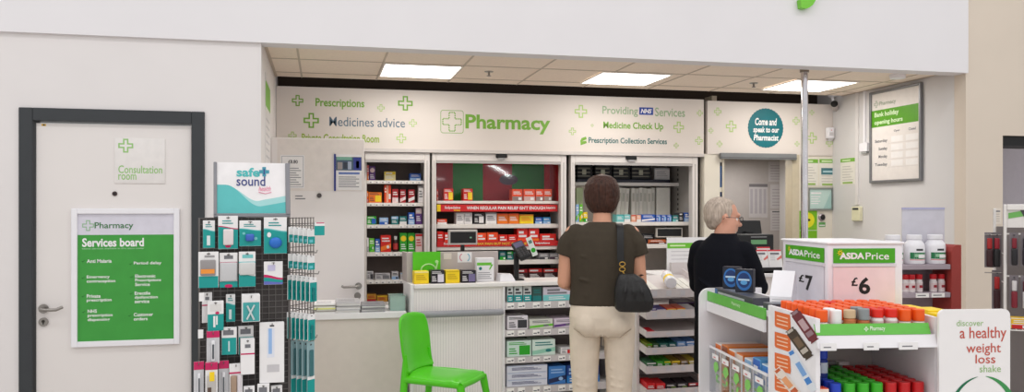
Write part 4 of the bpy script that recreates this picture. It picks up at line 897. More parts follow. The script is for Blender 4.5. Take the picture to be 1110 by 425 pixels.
# ------------------------------------------------------------------ dispensary doorway and the wall to the right of it
dwx = [STORE.px(x, 228, FV)[0] for x in (763.5, 784.5, 858, 866)]
hz0 = STORE.px(820, 167, FV)[1]
w = MB(); JW = mat((226, 219, 205), .6, name='cream_wall_paint', var=.012, scale=3)
w.box(dwx[0], dwx[1], FV, FV + .1, 0, zf0, JW); w.box(dwx[3], XR - .001, FV, FV + .1, 0, zf0, JW)
struct(w, 'wall_dispensary_front')
struct(MB().box(dwx[2], dwx[3], FV - .012, FV + .11, 0, hz0, mat((196, 184, 160), .5, name='cream_door_jamb'), .003, 1).box(dwx[1] - .02, dwx[1], FV - .012, FV + .11, 0, hz0, mat((205, 195, 178), .5)), 'trim_3')
q = STORE.rect(780, 166.5, 862, 173, FV - .02)
tag(MB().box(q[0], q[2], FV - .05, FV - .013, q[1], q[3], mat((128, 130, 132), .4, .3, name='grey_shutter_metal'), .003, 1).box(q[0], q[2], FV - .052, FV - .05, q[1] + .012, q[1] + .016, DG).build('door_shutter'), 'grey rolled-up metal shutter over the dispensary doorway', 'shutter')
RV = 8.05
rm = mat((168, 162, 160), .8, name='dispensary_wall_grey', var=.02)
r0, r1 = dwx[0] - .1, dwx[3] + .7
struct(MB().box(r0 + .06, min(r1, XR), RV, RV + .08, 0, ZC, rm), 'wall_dispensary_back')
struct(MB().box(dwx[1] - .07, dwx[1] - .02, FV + .101, RV, 0, ZC, mat((190, 176, 156), .8, name='dispensary_side_wall', var=.03)), 'wall_dispensary_left')
struct(MB().box(dwx[1] - .02, XR, FV + .06, RV, zf0 + .06, zf0 + .1, mat((150, 145, 140), .8)), 'ceiling_dispensary')
for i, (x0, y0, x1, y1, lab) in enumerate([(812, 199, 832, 236, 'sheet with a dark heading and columns'), (835, 200, 855, 226, 'pale sheet of faint lines'), (835, 228, 855, 250, 'lower sheet with a small red mark'), (833, 175, 854, 197, 'upper faint sheet')]):
    q = STORE.rect(x0, y0, x1, y1, RV - .002); m = MB(); m.box(q[0], q[2], RV - .003, RV - .0005, q[1], q[3], C(182, 178, 180)); w_ = q[2] - q[0]; h_ = q[3] - q[1]
    if i == 0:
        m.fq(q[0], q[3] - h_ * .1, q[2], q[3] - h_ * .01, RV - .0035, C(110, 106, 110))
        for c_ in range(4): m.fq(q[0] + w_ * (.06 + .24 * c_), q[1] + h_ * .12, q[0] + w_ * (.2 + .24 * c_), q[1] + h_ * .84, RV - .0035, C(160, 156, 162))
    else:
        for k_ in range(6): m.fq(q[0] + w_ * .1, q[1] + h_ * (.12 + .13 * k_), q[0] + w_ * (.85 - .1 * (k_ % 3)), q[1] + h_ * (.145 + .13 * k_), RV - .0035, C(140, 136, 140))
        if i == 2: m.add([(q[0] + w_ * .6, RV - .004, q[1] + h_ * .7), (q[0] + w_ * .95, RV - .004, q[1] + h_ * .7), (q[0] + w_ * .95, RV - .004, q[1] + h_ * .95)], [(0, 1, 2)], C(140, 40, 45)); m.fq(q[0] + w_ * .1, q[3] - h_ * .1, q[2], q[3] - h_ * .05, RV - .0036, DG)
    tag(m.build('wall_paper_sheet'), 'paper ' + lab + ' pinned on the back wall of the dispensary', 'paper', 'papers pinned in the dispensary')
WL = Frame(dwx[1] - .02, 0, 90)          # left wall of the dispensary, seen facing left
q0 = FV + .15
for i, (z0q, z1q) in enumerate([(1.93, 1.62), (1.60, 1.30)]):
    m = MB(); xx = dwx[1] - .0195
    m.box(xx, xx + .002, q0, q0 + .55, z1q, z0q, C(212, 198, 172))
    for k_ in range(7): m.box(xx + .002, xx + .0026, q0 + .06, q0 + .45, z1q + .03 + .035 * k_, z1q + .04 + .035 * k_, C(160, 148, 128))
    tag(m.build('wall_paper_sheet'), ['upper', 'lower'][i] + ' cream printed sheet on the left wall just inside the dispensary', 'paper', 'printed sheets inside the dispensary door')
m = MB(); 
for i, (yt, yb, c_) in enumerate([(176, 180, C(40, 40, 45)), (180, 203, C(40, 80, 130)), (205, 208, C(220, 215, 200)), (208, 214, C(30, 45, 80))]):
    q = STORE.rect(780.5, yt, 783.5, yb, FV - .001); m.box(q[0], q[2], FV - .004, FV - .0005, q[1], q[3], c_)
tag(m.build('edge_strip'), 'narrow dark blue upright strip on the left side of the dispensary doorway', 'strip')
# posters on the cream wall right of the doorway
def poster(fr, v, x0, y0, x1, y1, label, style, name='poster'):
    q = fr.rect(x0, y0, x1, y1, v); m = MB(fr); w_ = q[2] - q[0]; h_ = q[3] - q[1]
    m.box(q[0], q[2], v - .003, v - .0005, q[1], q[3], C(228, 224, 214))
    if style != 'plain': m.fq(q[0], q[3] - h_ * .16, q[2], q[3] - h_ * .02, v - .0035, C(120, 178, 62)); m.fq(q[0] + w_ * .12, q[3] - h_ * .12, q[0] + w_ * .7, q[3] - h_ * .07, v - .004, C(215, 235, 190))
    if style == 'box': m.fq(q[0] + w_ * .1, q[1] + h_ * .42, q[2] - w_ * .1, q[1] + h_ * .66, v - .0035, C(70, 120, 130)); m.fq(q[0] + w_ * .2, q[1] + h_ * .5, q[2] - w_ * .2, q[1] + h_ * .56, v - .004, C(180, 210, 215))
    for k_ in range(6):
        zq = q[1] + h_ * (.16 + .1 * k_)
        if style == 'box' and .38 < (zq - q[1]) / h_ < .68: continue
        m.fq(q[0] + w_ * .12, zq, q[0] + w_ * (.88 - .1 * (k_ % 3)), zq + h_ * .025, v - .0035, C(190, 186, 180))
    m.fq(q[0] + w_ * .15, q[1] + h_ * .03, q[0] + w_ * .85, q[1] + h_ * .1, v - .0035, C(150, 185, 90))
    return tag(m.build(name), label, 'poster')
poster(STORE, FV, 868, 172, 886.5, 201.5, 'white poster with a green heading between the chrome pole and the teal-boxed poster', 'lines')
poster(STORE, FV, 888, 172, 907.5, 202, 'white poster with a green heading and a teal box right of the chrome pole', 'box')
q = STORE.rect(875.5, 203.5, 902, 228, FV)
fb = thing('framed_notice', ((q[0] + q[2]) / 2, FV, q[1]), 'small pale teal framed notice on the cream wall under the green headed posters', 'frame')
m = MB(); AL = mat((150, 155, 152), .35, .7, name='aluminium_frame')
for a in ((q[0], q[0] + .014, q[1], q[3]), (q[2] - .014, q[2], q[1], q[3]), (q[0] + .014, q[2] - .014, q[1], q[1] + .014), (q[0] + .014, q[2] - .014, q[3] - .014, q[3])): m.box(a[0], a[1], FV - .018, FV - .001, a[2], a[3], AL)
m.build('frame', fb)
m = MB(); m.box(q[0] + .014, q[2] - .014, FV - .008, FV - .002, q[1] + .014, q[3] - .014, C(190, 215, 208)); m.fq(q[0] + .03, q[3] - .06, q[0] + .14, q[3] - .045, FV - .0085, WHT)
for k_ in range(4): m.fq(q[0] + .03, q[3] - .09 - .022 * k_, q[0] + .13 - .02 * (k_ % 2), q[3] - .082 - .022 * k_, FV - .0085, WHT)
m.add([(q[2] - .08, -0, 0)] and [(q[2] - .1, FV - .0086, q[1] + .014), (q[2] - .014, FV - .0086, q[1] + .014), (q[2] - .014, FV - .0086, q[3] - .03)], [(0, 1, 2)], C(165, 200, 195)); m.build('print', fb)
q = STORE.rect(865, 228.5, 885.5, 262, FV); m = MB(); m.box(q[0], q[2], FV - .003, FV - .0005, q[1], q[3], C(120, 185, 30)); w_ = q[2] - q[0]; h_ = q[3] - q[1]
m.disc((q[0] + q[2]) / 2, q[3] - h_ * .3, w_ * .36, w_ * .36, FV - .0035, C(225, 220, 40)); m.disc((q[0] + q[2]) / 2 + .01, q[3] - h_ * .3, w_ * .1, w_ * .06, FV - .004, C(60, 70, 30)); m.fq(q[0], q[1] + h_ * .36, q[2], q[1] + h_ * .37, FV - .004, WHT)
tag(m.build('wall_sticker'), 'bright green sticker with a yellow circle behind the chrome pole', 'sticker')
u, z = STORE.px(890.5, 235.5, FV); m = MB(); m.lathe([(.035, 0), (.033, .012), (.026, .02, BLACK), (.012, .022)], mat((170, 160, 165), .3, .6), seg=20)
m2 = MB(Matrix.Translation((u, FV, z)) @ Matrix.Rotation(math.radians(90), 4, 'X')); m2.lathe([(.036, 0.001), (.034, .014), (.026, .022, BLACK), (.012, .024, BLACK)], mat((170, 160, 165), .3, .6), seg=20)
tag(m2.build('door_buzzer'), 'round black buzzer on the cream wall beside the green sticker', 'buzzer')
q = STORE.rect(887.5, 241, 894.5, 246, FV); tag(MB().box(q[0], q[2], FV - .003, FV - .0005, q[1], q[3], C(100, 165, 90)).fq(q[0] + .005, q[1] + .01, q[2] - .005, q[1] + .02, FV - .0034, WHT).build('small_label'), 'small green label under the round black buzzer', 'label')
# ---- right-hand side wall
RW = Frame(XR, 0, -90)
poster(RW, 0, 911.5, 171, 927, 200, 'narrow white poster with a green heading on the side wall at the corner', 'lines')
q = (RW.px(945, 150)[0], RW.px(972, 197.5)[1], RW.px(1001, 150)[0], RW.px(972, 95)[1])
hb = thing('hours_board', RW.w((q[0] + q[2]) / 2, 0, q[1]), 'large silver framed board of bank holiday opening hours on the right side wall', 'board')
m = MB(RW); t_ = .022; AL2 = mat((135, 135, 138), .35, .6, name='board_frame_aluminium')
for a in ((q[0], q[0] + t_, q[1], q[3]), (q[2] - t_, q[2], q[1], q[3]), (q[0] + t_, q[2] - t_, q[1], q[1] + t_), (q[0] + t_, q[2] - t_, q[3] - t_, q[3])): m.box(a[0], a[1], -.03, -.001, a[2], a[3], AL2, .004, 1)
m.build('frame', hb)
a0_, b0_, a1_, b1_ = q[0] + t_, q[1] + t_, q[2] - t_, q[3] - t_; w_ = a1_ - a0_; h_ = b1_ - b0_
m = MB(RW); m.box(a0_, a1_, -.014, -.002, b0_, b1_, C(230, 223, 218)); f_ = lambda x0, y0, x1, y1, mm, l=1: m.fq(a0_ + w_ * x0, b1_ - h_ * y1, a0_ + w_ * x1, b1_ - h_ * y0, -.014 - .0006 * l, mm)
f_(0, .19, .97, .385, C(90, 160, 30))
def tt(s, x0, y0, x1, y1, mm, bold=.02, **k): m.text(s, a0_ + w_ * x0, b1_ - h_ * y1, a0_ + w_ * x1, b1_ - h_ * y0, -.0156, mm, bold, **k)
tt('Pharmacy', .17, .095, .52, .155, C(150, 165, 140), .01); m.cross(a0_ + w_ * .1, b1_ - h_ * .12, w_ * .05, -.0156, C(170, 180, 160), .2)
tt('Bank holiday', .06, .215, .58, .285, C(220, 240, 200), .03); tt('opening hours', .06, .305, .66, .37, C(220, 240, 200), .03)
tt('Open', .48, .44, .6, .47, TXT); tt('Closed', .78, .44, .92, .47, TXT)
for s_, yy in (('Saturday', .53), ('Sunday', .62), ('Monday', .71), ('Tuesday', .80)):
    tt(s_, .07 + (.08 if len(s_) < 7 else 0), yy, .34, yy + .045, TXT, .02); f_(.42, yy - .02, .66, yy + .045, C(238, 234, 232)); f_(.72, yy - .02, .96, yy + .045, C(238, 234, 232)); f_(.36, yy + .055, .97, yy + .058, C(205, 200, 200))
m.build('board_print', hb)
# trunking and junction box, thermostat
m = MB(RW); u = RW.px(938.5, 150)[0]; zt_ = ZC - .004; zb_ = RW.px(938, 161)[1]
m.box(u - .012, u + .012, -.018, 0, zb_ + .05, zt_, PLAST); tag(m.build('cable_trunking'), 'thin white upright cable trunking left of the framed hours board', 'trunking')
m = MB(RW); m.box(u - .055, u + .055, -.03, 0, zb_ + .001 - .03, zb_ + .048, PLAST, .004, 1).box(u - .04, u + .04, -.022, -.0, zb_ - .045, zb_ - .03, C(170, 172, 170)); tag(m.build('junction_box'), 'small white box at the foot of the thin trunking beside the hours board', 'box')
m = MB(RW); u2 = RW.px(930, 150)[0]; m.box(u2 - .02, u2 + .02, -.014, 0, RW.px(930, 222)[1], zt_, C(222, 218, 216)); tag(m.build('cable_trunking'), 'wider white upright trunking running down to the small cream wall unit', 'trunking')
q = RW.rect(926.5, 224, 935.5, 239.5, 0); t_ = tag(MB(RW).box(q[0], q[2], -.035, -.0005, q[1], q[3], C(226, 222, 190), .005, 1).build('wall_thermostat'), 'small cream control unit on the right side wall below the trunking', 'control unit')
MB(RW).box(q[0] + .02, q[2] - .02, -.038, -.0352, q[3] - .03, q[3] - .012, DG).build('control_window', t_)
# CCTV camera and sensor in the corner
u, z = STORE.px(903, 118, FV - .1)
cc = thing('security_camera', (u, FV - .06, z + .1), 'small black security camera on a white bracket in the corner above the dispensary wall', 'camera')
MB().box(u - .0, u + .05, FV - .09, FV - .015, z + .12, z + .19, PLAST, .006, 1).cyl((u + .02, FV - .06, z + .13), (u + .02, FV - .08, z + .03), .013, PLAST).build('bracket', cc)
X = Matrix.Translation((u + .02, FV - .1, z + .02)) @ Matrix.Rotation(math.radians(-38), 4, 'Z') @ Matrix.Rotation(math.radians(75), 4, 'X')
MB(X).lathe([(.022, -.05), (.03, -.045), (.03, .05), (.034, .055), (.034, .075)], C(190, 182, 178), seg=16).build('camera_body', cc)
MB(X).lathe([(.033, .0755), (.026, .09), (.014, .092)], BLACK, seg=16).build('lens', cc)
u, z = STORE.px(907.5, 145, FV - .06); m = MB(); u = min(u, XR - .05)
m.box(u - .035, u + .035, FV - .06, FV - .013, z - .045, z + .06, PLAST, .008, 2).add([(u - .03, FV - .06, z - .045), (u + .03, FV - .06, z - .045), (u + .02, FV - .02, z - .07), (u - .02, FV - .02, z - .07)], [(0, 1, 2, 3)], PLAST)
o = tag(m.build('motion_sensor'), 'white motion sensor on the corner below the black security camera', 'sensor'); MB().box(u - .02, u + .02, FV - .063, FV - .0605, z - .02, z + .012, C(205, 202, 204)).box(u - .004, u + .004, FV - .0635, FV - .0605, z + .03, z + .036, RED).build('sensor_window', o)
# left side wall stickers
LW = Frame(XL, 0, 90)
m = MB(LW)
def lw(y): return y
for i, (ya, yb, za, zb_) in enumerate([(5.75, 6.25, 1.75, 2.45)]):
    u0 = ya; u1 = yb   # frame turned 90: u = +y
    m.box(u0, u1, -.004, -.0005, za, zb_, C(226, 222, 222)); m.fq(u0, zb_ - .22, u1, zb_ - .05, -.0046, C(120, 185, 50)); m.fq(u0, za + .02, u1, za + .08, -.0046, C(120, 185, 50))
    for k_ in range(6): m.fq(u0 + .05, za + .14 + .05 * k_, u1 - .08, za + .155 + .05 * k_, -.0046, LGREY)
tag(m.build('poster'), 'white poster with a green band on the left side wall, seen edge-on', 'poster')
# chrome pole
PV = 5.66; u, _ = STORE.px(872, 150, PV)
D_ = Vector((u, PV)).length
po = thing('support_pole', (u, PV, 0), 'tall chrome pole from ceiling to floor behind the price display', 'pole')
MB().cyl((u, PV, .01), (u, PV, ZC - .012), .0265, CHROME, seg=28).build('pole_tube', po)
MB().lathe([(.034, ZC - .03), (.034, ZC - .004)], mat((150, 140, 130), .3, .9), (u, PV, 0), 24).build('ceiling_flange', po); MB().lathe([(.06, 0), (.06, .008), (.03, .014)], CHROME, (u, PV, 0.001), 24).build('floor_flange', po)
# ------------------------------------------------------------------ price display unit on the right
B0 = at_depth(884.5, 2.92)
PR = Frame(B0.x, B0.y, -8); PL = Frame(B0.x, B0.y, -98)
uR = PR.px(1013, 350)[0]; VB = .43; VW = 1.18
UW = mat((232, 229, 232), .4, name='display_unit_white', var=.01); BACK = mat((196, 186, 182), .55, name='display_back_panel', var=.03)
GST = mat((98, 182, 70), .4, name='green_shelf_strip'); 
pu = thing('price_display', PR.w(uR / 2, .5, 0), 'white free-standing display unit with price box on top and shelves of lidded bottles', 'display unit')
zT = 1.085; zL = .795; zW = 1.12; zW2 = .64
def ztop(x, y, D): return CAMZ - (y - HOR) * D / F
zP = 1.148
hu0 = PR.px(897.5, 300, VB + .01)[0]; hu1 = PR.px(979, 300, VB + .01)[0]
MB(PR).box(.016, uR, 0, VB, zT - .02, zT, UW).build('shelf', pu)
MB(PR).box(.016, uR, 0, VB, zL - .02, zL, UW).build('shelf', pu)
MB(PR).box(.016, uR, .03, VB, .12, .14, UW).box(.016, uR, .02, .04, 0, .12, UW).build('base_shelf', pu)
m = MB(PR); m.box(.016, uR, VB, VB + .012, 0, zT + .02, BACK)
m.build('back_panel', pu)
m = MB(PR); uu = PR.px(965, 390, VB)[0]; m.box(uu - .014, uu + .014, VB - .012, VB, .14, zT - .021, C(205, 200, 200)); z = .2
while z < zT - .05: m.box(uu - .004, uu + .004, VB - .0125, VB - .0118, z, z + .03, BLACK); z += .055
m.build('slotted_upright', pu)
# front strips
m = MB(PR); ze = PR.px(940, 363, -.002)[1]; zt_ = PR.px(940, 351.5, -.002)[1]; a = PR.px(885, 355, -.006)[0]; b = PR.px(1009.5, 355, -.006)[0]
m.add([(a, -.004, ze), (b, -.004, ze), (b, .012, zt_), (a, .012, zt_), (a, .001, ze), (b, .001, ze), (b, .017, zt_), (a, .017, zt_)], [(0, 1, 2, 3), (7, 6, 5, 4), (3, 2, 6, 7), (1, 0, 4, 5), (0, 3, 7, 4), (2, 1, 5, 6)], GST)
u_, z_ = PR.px(935, 359, -.003); s0 = PR.px(943, 358)[0]; s1 = PR.px(959.5, 358)[0]
m.text('Pharmacy', s0, ze + .010, s1, ze + .030, .0, C(225, 240, 215), .02); m.cross(PR.px(939, 358)[0], ze + .02, .008, .0, C(225, 240, 215), .25)
m.build('green_strip', pu)
m = MB(PR); zr0 = PR.px(940, 377, -.01)[1]
m.add([(a, -.02, zr0), (uR, -.02, zr0), (uR, -.003, ze - .001), (a, -.003, ze - .001), (a, 0, zr0), (uR, 0, zr0), (uR, .0, ze - .001), (a, .0, ze - .001)], [(0, 1, 2, 3), (7, 6, 5, 4), (3, 2, 6, 7), (1, 0, 4, 5), (0, 3, 7, 4), (2, 1, 5, 6)], UW)
so = m.build('ticket_rail', pu)
for x0, x1 in ((889, 906), (936, 952), (974, 994)):
    p, q = PR.px(x0, 372, -.02)[0], PR.px(x1, 372, -.02)[0]; MB(PR).box(p, q, -.026, -.0205, zr0 - .006, zr0 + .02, PAPER).box(p + .01, q - .02, -.0265, -.026, zr0 + .004, zr0 + .008, TXT).build('price_ticket', so)
# left end panel with the printed bars
m = MB(PL); vb = -VB
m.box(vb, .0, 0, .015, 0, zP, mat((235, 232, 235), .4, name='end_panel_print_white')); V_ = -.0012
def pq(pts, mm, l=0): m.add([(PL.px(x, y)[0], V_ - .0005 * l, PL.px(x, y)[1]) for x, y in pts], [tuple(range(len(pts)))], mm)
OR2 = C(228, 105, 40)
for y0, y1 in ((337, 355), (359.5, 377.5), (382, 401), (405, 424)):
    sh = 4.5
    pq([(840, y0), (856.5, y0 + sh), (857.5, y1 + 1), (857, y1 + sh), (841, y1 - 1), (840, y1 - 3)], OR2)
    for k_ in range(3): yy = y0 + 4.5 + 4.2 * k_; pq([(842.5, yy), (854.5, yy + sh * .75), (854.5, yy + sh * .75 + 1.3), (842.5, yy + 1.3)], C(248, 205, 175), 1)
def bar(x0, y0, x1, y1, w_, body, end, band):
    """a wrapped bar printed on the slant from top left to bottom right"""
    dx, dy = x1 - x0, y1 - y0; L_ = math.hypot(dx, dy); nx, ny = dy / L_ * w_ / 2, -dx / L_ * w_ / 2
    P_ = lambda t, s: (x0 + dx * t + nx * s, y0 + dy * t + ny * s)
    pq([P_(0, -1), P_(0, 1), P_(.05, .7), P_(.1, 1), P_(.9, 1), P_(.95, .7), P_(1, 1), P_(1, -1), P_(.95, -.7), P_(.9, -1), P_(.1, -1), P_(.05, -.7)], body, 1)
    pq([P_(.3, -.6), P_(.3, .6), P_(.62, .6), P_(.62, -.6)], band, 2); pq([P_(.68, -.7), P_(.68, .7), P_(.82, .7), P_(.82, -.7)], end, 2); pq([P_(.02, -.6), P_(.02, .6), P_(.1, .6), P_(.1, -.6)], end, 2)
bar(861, 337, 884, 370, 11, C(110, 25, 45), C(150, 120, 130), C(190, 160, 165))
bar(856, 357, 878, 388, 11, C(60, 40, 32), C(190, 180, 170), C(110, 85, 65))
bar(857, 380, 883, 424, 9, C(225, 230, 238), C(60, 130, 205), C(120, 165, 220))
bar(842, 400, 868, 432, 10, C(238, 225, 215), C(200, 90, 45), C(235, 160, 110))
m.build('end_panel', pu)
# far left end panel with a rounded top corner
u0 = -.045; m = MB(PR); zz0 = ztop(770, 312.5, PR.w(0, VW).dot(Vector((SA, CA, 0)))); R_ = .05
pts = [(.27, 0), (.27, zz0), (u0 + R_, zz0)] + [(u0 + R_ - R_ * math.sin(t_), zz0 - R_ + R_ * math.cos(t_)) for t_ in [PI / 2 * i / 6 for i in range(1, 7)]] + [(u0, 0)]
m.prism(pts[::-1], VW, VW + .018, UW); m.build('end_panel', pu)
# left wing shelves
MB(PR).box(.0, .26, VB + .013, VW - .001, zW - .02, zW, UW).build('shelf', pu)
MB(PR).box(.0, .26, VB + .013, VW - .001, zW2 - .02, zW2, UW).build('shelf', pu)
MB(PR).box(.262, .274, VB + .013, VW - .001, 0, zW - .021, BACK).build('back_panel', pu)
m = MB(PL); p0 = PL.px(764.5, 324)[0]; p1 = -VB - .016
p0 = max(p0, -VW + .004)
z0_ = zW - .034; m.box(p0, p1, -.008, -.001, z0_, zW + .012, GST); c_ = (p0 + p1) / 2
m.text('Pharmacy', c_ - .02, z0_ + .014, c_ + .09, z0_ + .034, -.0088, C(205, 235, 190), .02)
m.build('green_strip', pu)
m = MB(PL); m.box(p0, p1, -.012, -.001, z0_ - .05, z0_ - .002, UW); m.build('ticket_rail', pu)
# clear tray front with green print on the lower left shelf
TRAY = clear('clear_tray_plastic', (246, 248, 250), .12)
m = MB(PL); m.box(p0, p1, .004, .007, zW2 + .001, .86, TRAY); m.box(p0, p1, .003, .008, .855, .866, PLAST)
for k_ in range(5):
    q = p0 + (p1 - p0) * (.06 + .19 * k_); m.poly([(q + .02, .76), (q + .05, .745), (q + .09, .775), (q + .075, .80), (q + .04, .80), (q + .02, .785)], .0034, C(130, 205, 95)); m.poly([(q + .05, .72), (q + .075, .715), (q + .08, .735), (q + .06, .74)], .0034, C(130, 205, 95)); m.fq(q, .81, q + .09, .835, .003, PAPER); m.fq(q + .02, .816, q + .05, .822, .0026, C(220, 120, 120)); m.box(q + .11, q + .113, .0035, .009, zW2 + .002, .855, PLAST)
m.build('tray_front', pu)
# right side rail and card panel
zr = PR.px(975, 319, VB)[1]
m = MB(PR); m.add([(uR + .001, 0, 0), (uR + .016, 0, 0), (uR + .016, .85, 0), (uR + .001, .85, 0), (uR + .001, 0, zP), (uR + .016, 0, zP), (uR + .016, .85, zP + .02), (uR + .001, .85, zP + .02)], [(3, 2, 1, 0), (4, 5, 6, 7), (0, 1, 5, 4), (1, 2, 6, 5), (2, 3, 7, 6), (3, 0, 4, 7)], UW); m.build('end_panel', pu)
cu0, cu1 = PR.px(1018, 380, -.03)[0], PR.px(1095, 380, -.03)[0]
MB(PR).box(uR + .017, cu1 - .03, .02, .85, 1.02, 1.04, UW).box(uR + .017, cu1 - .03, .02, .85, 0, .1, UW).build('shelf', pu)
for i in range(3):
    carton_m(PR, uR + .115 + .015 * (i % 2), .06 + .122 * i, 1.041, .08, .11, .105 + .005 * (i % 2), YEL, 'band', RED, 'yellow carton on the right side of the display unit, ' + ['nearest to', 'second behind', 'farthest behind'][i] + ' the card', 'yellow cartons on the right side of the display unit')
# header box
hz1 = PR.px(940, 264.5, VB + .012)[1]; hv1 = None
ph = Frame(*PR.w(hu0, VB + .012).xy, -98)
hd = -ph.px(848.5, 290)[0]
hb = MB(PR); zH0 = zT + .0
hb.box(hu0, hu1, VB + .013, VB + .012 + hd, zH0 + .021, hz1, mat((236, 232, 238), .3, name='price_box_white', var=.01), .006, 2)
pbox = hb.build('price_box', pu)
m = MB(PR); m.box(hu0 - .006, hu1 + .006, VB + .006, VB + .018 + hd, hz1 - .002, hz1 + .008, UW, .003, 1); m.build('price_box_lid', pu)
AG = C(70, 165, 15); LIP = C(222, 218, 224); PKP = C(240, 215, 218)
def price_face(fr, a, b, tx, pink, name):
    """a..b across, on the face v=-.001"""
    m = MB(fr); w_ = b - a; H_ = hz1 - zH0
    g0, g1 = hz1 - .078, hz1 - .018
    m.fq(a, g0, b, g1, -.0022, AG); m.box(a - .004, b + .004, -.006, -.001, g0 - .014, g0 - .003, LIP)
    m.text('ASDA', a + w_ * .1, g0 + .016, a + w_ * .5, g0 + .043, -.003, PAPER, .05); m.text('Price', a + w_ * .52, g0 + .014, a + w_ * .9, g0 + .043, -.003, PAPER, .01)
    cx, cz = a + w_ * .11, g0 + .043
    for i in range(8):
        t_ = 2 * PI * i / 8 + .2; c_, s_ = math.cos(t_), math.sin(t_); m.add([(cx + .004 * c_ - .0022 * s_, -.0032, cz + .004 * s_ + .0022 * c_), (cx + .004 * c_ + .0022 * s_, -.0032, cz + .004 * s_ - .0022 * c_), (cx + .016 * c_, -.0032, cz + .016 * s_)], [(0, 1, 2)], YEL)
    m.fq(a, zH0 + .03, b, g0 - .016, -.0022, pink)
    e1, e2, e3, e4, y1_, y2_ = (930.5, 943, 922.5, 929.5, 300.5, 319) if tx == '6' else (873.5, 881.5, 866.5, 872.5, 298, 314.5)
    zt_ = fr.px(e1, y1_)[1]; zb3 = fr.px(e1, y2_)[1]
    m.text(tx, fr.px(e1, 300)[0], zb3, fr.px(e2, 300)[0], zt_, -.003, INK, .03); m.text('£', fr.px(e3, 300)[0], zt_ - (zt_ - zb3) * .52, fr.px(e4, 300)[0], zt_ - .001, -.003, INK, .02)
    return m.build(name, pbox)
fr_f = Frame(); fr_f.M = PR.M @ Matrix.Translation((0, VB + .012, 0)); fr_f.O = PR.w(0, VB + .012); fr_f.eu, fr_f.ev = PR.eu, PR.ev
price_face(fr_f, fr_f.px(903, 280)[0], fr_f.px(970, 280)[0], '6', PKP, 'price_panel')
price_face(ph, ph.px(852, 280)[0], ph.px(894, 280)[0], '7', C(222, 218, 226), 'price_panel')
# weight loss card
cd = MB(PR); zc1 = PR.px(1056, 335.5, -.03)[1]; R_ = .022
pts = [(cu1, .55), (cu1, zc1 - R_)] + [(cu1 - R_ + R_ * math.cos(t_), zc1 - R_ + R_ * math.sin(t_)) for t_ in [PI / 2 * i / 5 for i in range(1, 6)]] + [(cu0 + R_ - R_ * math.sin(t_), zc1 - R_ + R_ * math.cos(t_)) for t_ in [PI / 2 * i / 5 for i in range(0, 6)]] + [(cu0, .55)]
cd.prism(pts[::-1], -.03, -.018, mat((238, 235, 235), .4, name='card_panel_white', var=.008))
V_ = -.031
def ct(s, x0, y0, x1, y1, mm, bold=.0):
    q = PR.rect(x0, y0, x1, y1, V_); cd.text(s, q[0], q[1], q[2], q[3], V_, mm, bold)
ct('discover', 1037, 347, 1066, 353.5, C(150, 190, 120), .0); RT = C(195, 85, 70)
ct('a healthy', 1040.5, 354.5, 1091, 370.5, RT, .006); ct('weight', 1047.5, 372, 1085, 385.5, RT, .006); ct('loss', 1057.5, 384.5, 1079, 394, RT, .006); ct('shake', 1062, 396, 1085, 403.5, C(150, 190, 120), .0)
q = PR.px(1066, 446, V_); rr_ = .125
def swoosh(t0, t1, w0, mm):
    n = 26; o = []; i_ = []
    for k_ in range(n + 1):
        t_ = t0 + (t1 - t0) * k_ / n; w_ = w0 * abs(math.sin(PI * k_ / n)) ** .8 + .0006
        o.append((q[0] + rr_ * math.cos(t_), q[1] + rr_ * math.sin(t_))); i_.append((q[0] + (rr_ - w_) * math.cos(t_), q[1] + (rr_ - w_) * math.sin(t_)))
    for k_ in range(n): cd.add([(o[k_][0], V_, o[k_][1]), (o[k_ + 1][0], V_, o[k_ + 1][1]), (i_[k_ + 1][0], V_, i_[k_ + 1][1]), (i_[k_][0], V_, i_[k_][1])], [(0, 1, 2, 3)], mm)
swoosh(PI * .55, PI * 1.3, .012, C(30, 110, 75)); swoosh(PI * .48, -PI * .35, .02, C(60, 145, 80)); swoosh(PI * 1.25, PI * 1.75, .012, C(60, 145, 80))
o = cd.build('promotion_card', None); tag(o, 'tall white card reading discover a healthy weight loss shake at the display unit', 'card')
# ------- bottles on the unit
def bottle_proto(r, h, body, band, lid, lidh, ribs=True):
    hb_ = h - lidh
    o = MB().lathe([(r * .95, 0), (r, .003), (r, hb_ * .25, band), (r, hb_ * .8), (r * .98, hb_ * .88), (r * .8, hb_)], body, seg=16).build('lidded_bottle', None, (0, 0, 0))
    MB().lathe([(r * .93, hb_ + .0004), (r * .97, hb_ + .002), (r * .97, h - .003), (r * .9, h)], lid, seg=16).build('lid', o)
    return o
def grid_bottles(protos, z, us, vs, pick, where, words, group):
    seen = set()
    for j, v in enumerate(vs):
        for i, u in enumerate(us):
            k_ = pick(i, j)
            if k_ is None: continue
            pr = protos[k_]
            o = pr if k_ not in seen else copy_tree(pr); seen.add(k_)
            o.location = PR.w(u, v, z + .0005); o.rotation_euler.z = random.uniform(0, 6.28)
            rowname = 'front row' if j == 0 else ('back row' if j == len(vs) - 1 else ORD[j] + ' row back')
            tag(o, words[k_] + ', ' + rowname + ', ' + nth(i, len(us)) + ', on the ' + where, 'bottle', group)
OL, OL2 = C(240, 92, 22), C(225, 40, 25)
pB = {'o': bottle_proto(.0215, .088, C(235, 225, 220), C(215, 90, 40), OL, .042), 'r': bottle_proto(.0215, .09, C(235, 225, 225), C(225, 190, 190), OL2, .03),
      'w': bottle_proto(.0215, .088, C(240, 238, 236), C(225, 225, 225), PAPER, .05), 'b': bottle_proto(.0215, .088, C(190, 110, 60), C(205, 130, 80), C(205, 175, 140), .03), 'g': bottle_proto(.0215, .092, C(190, 105, 60), C(215, 120, 70), C(140, 145, 148), .04)}
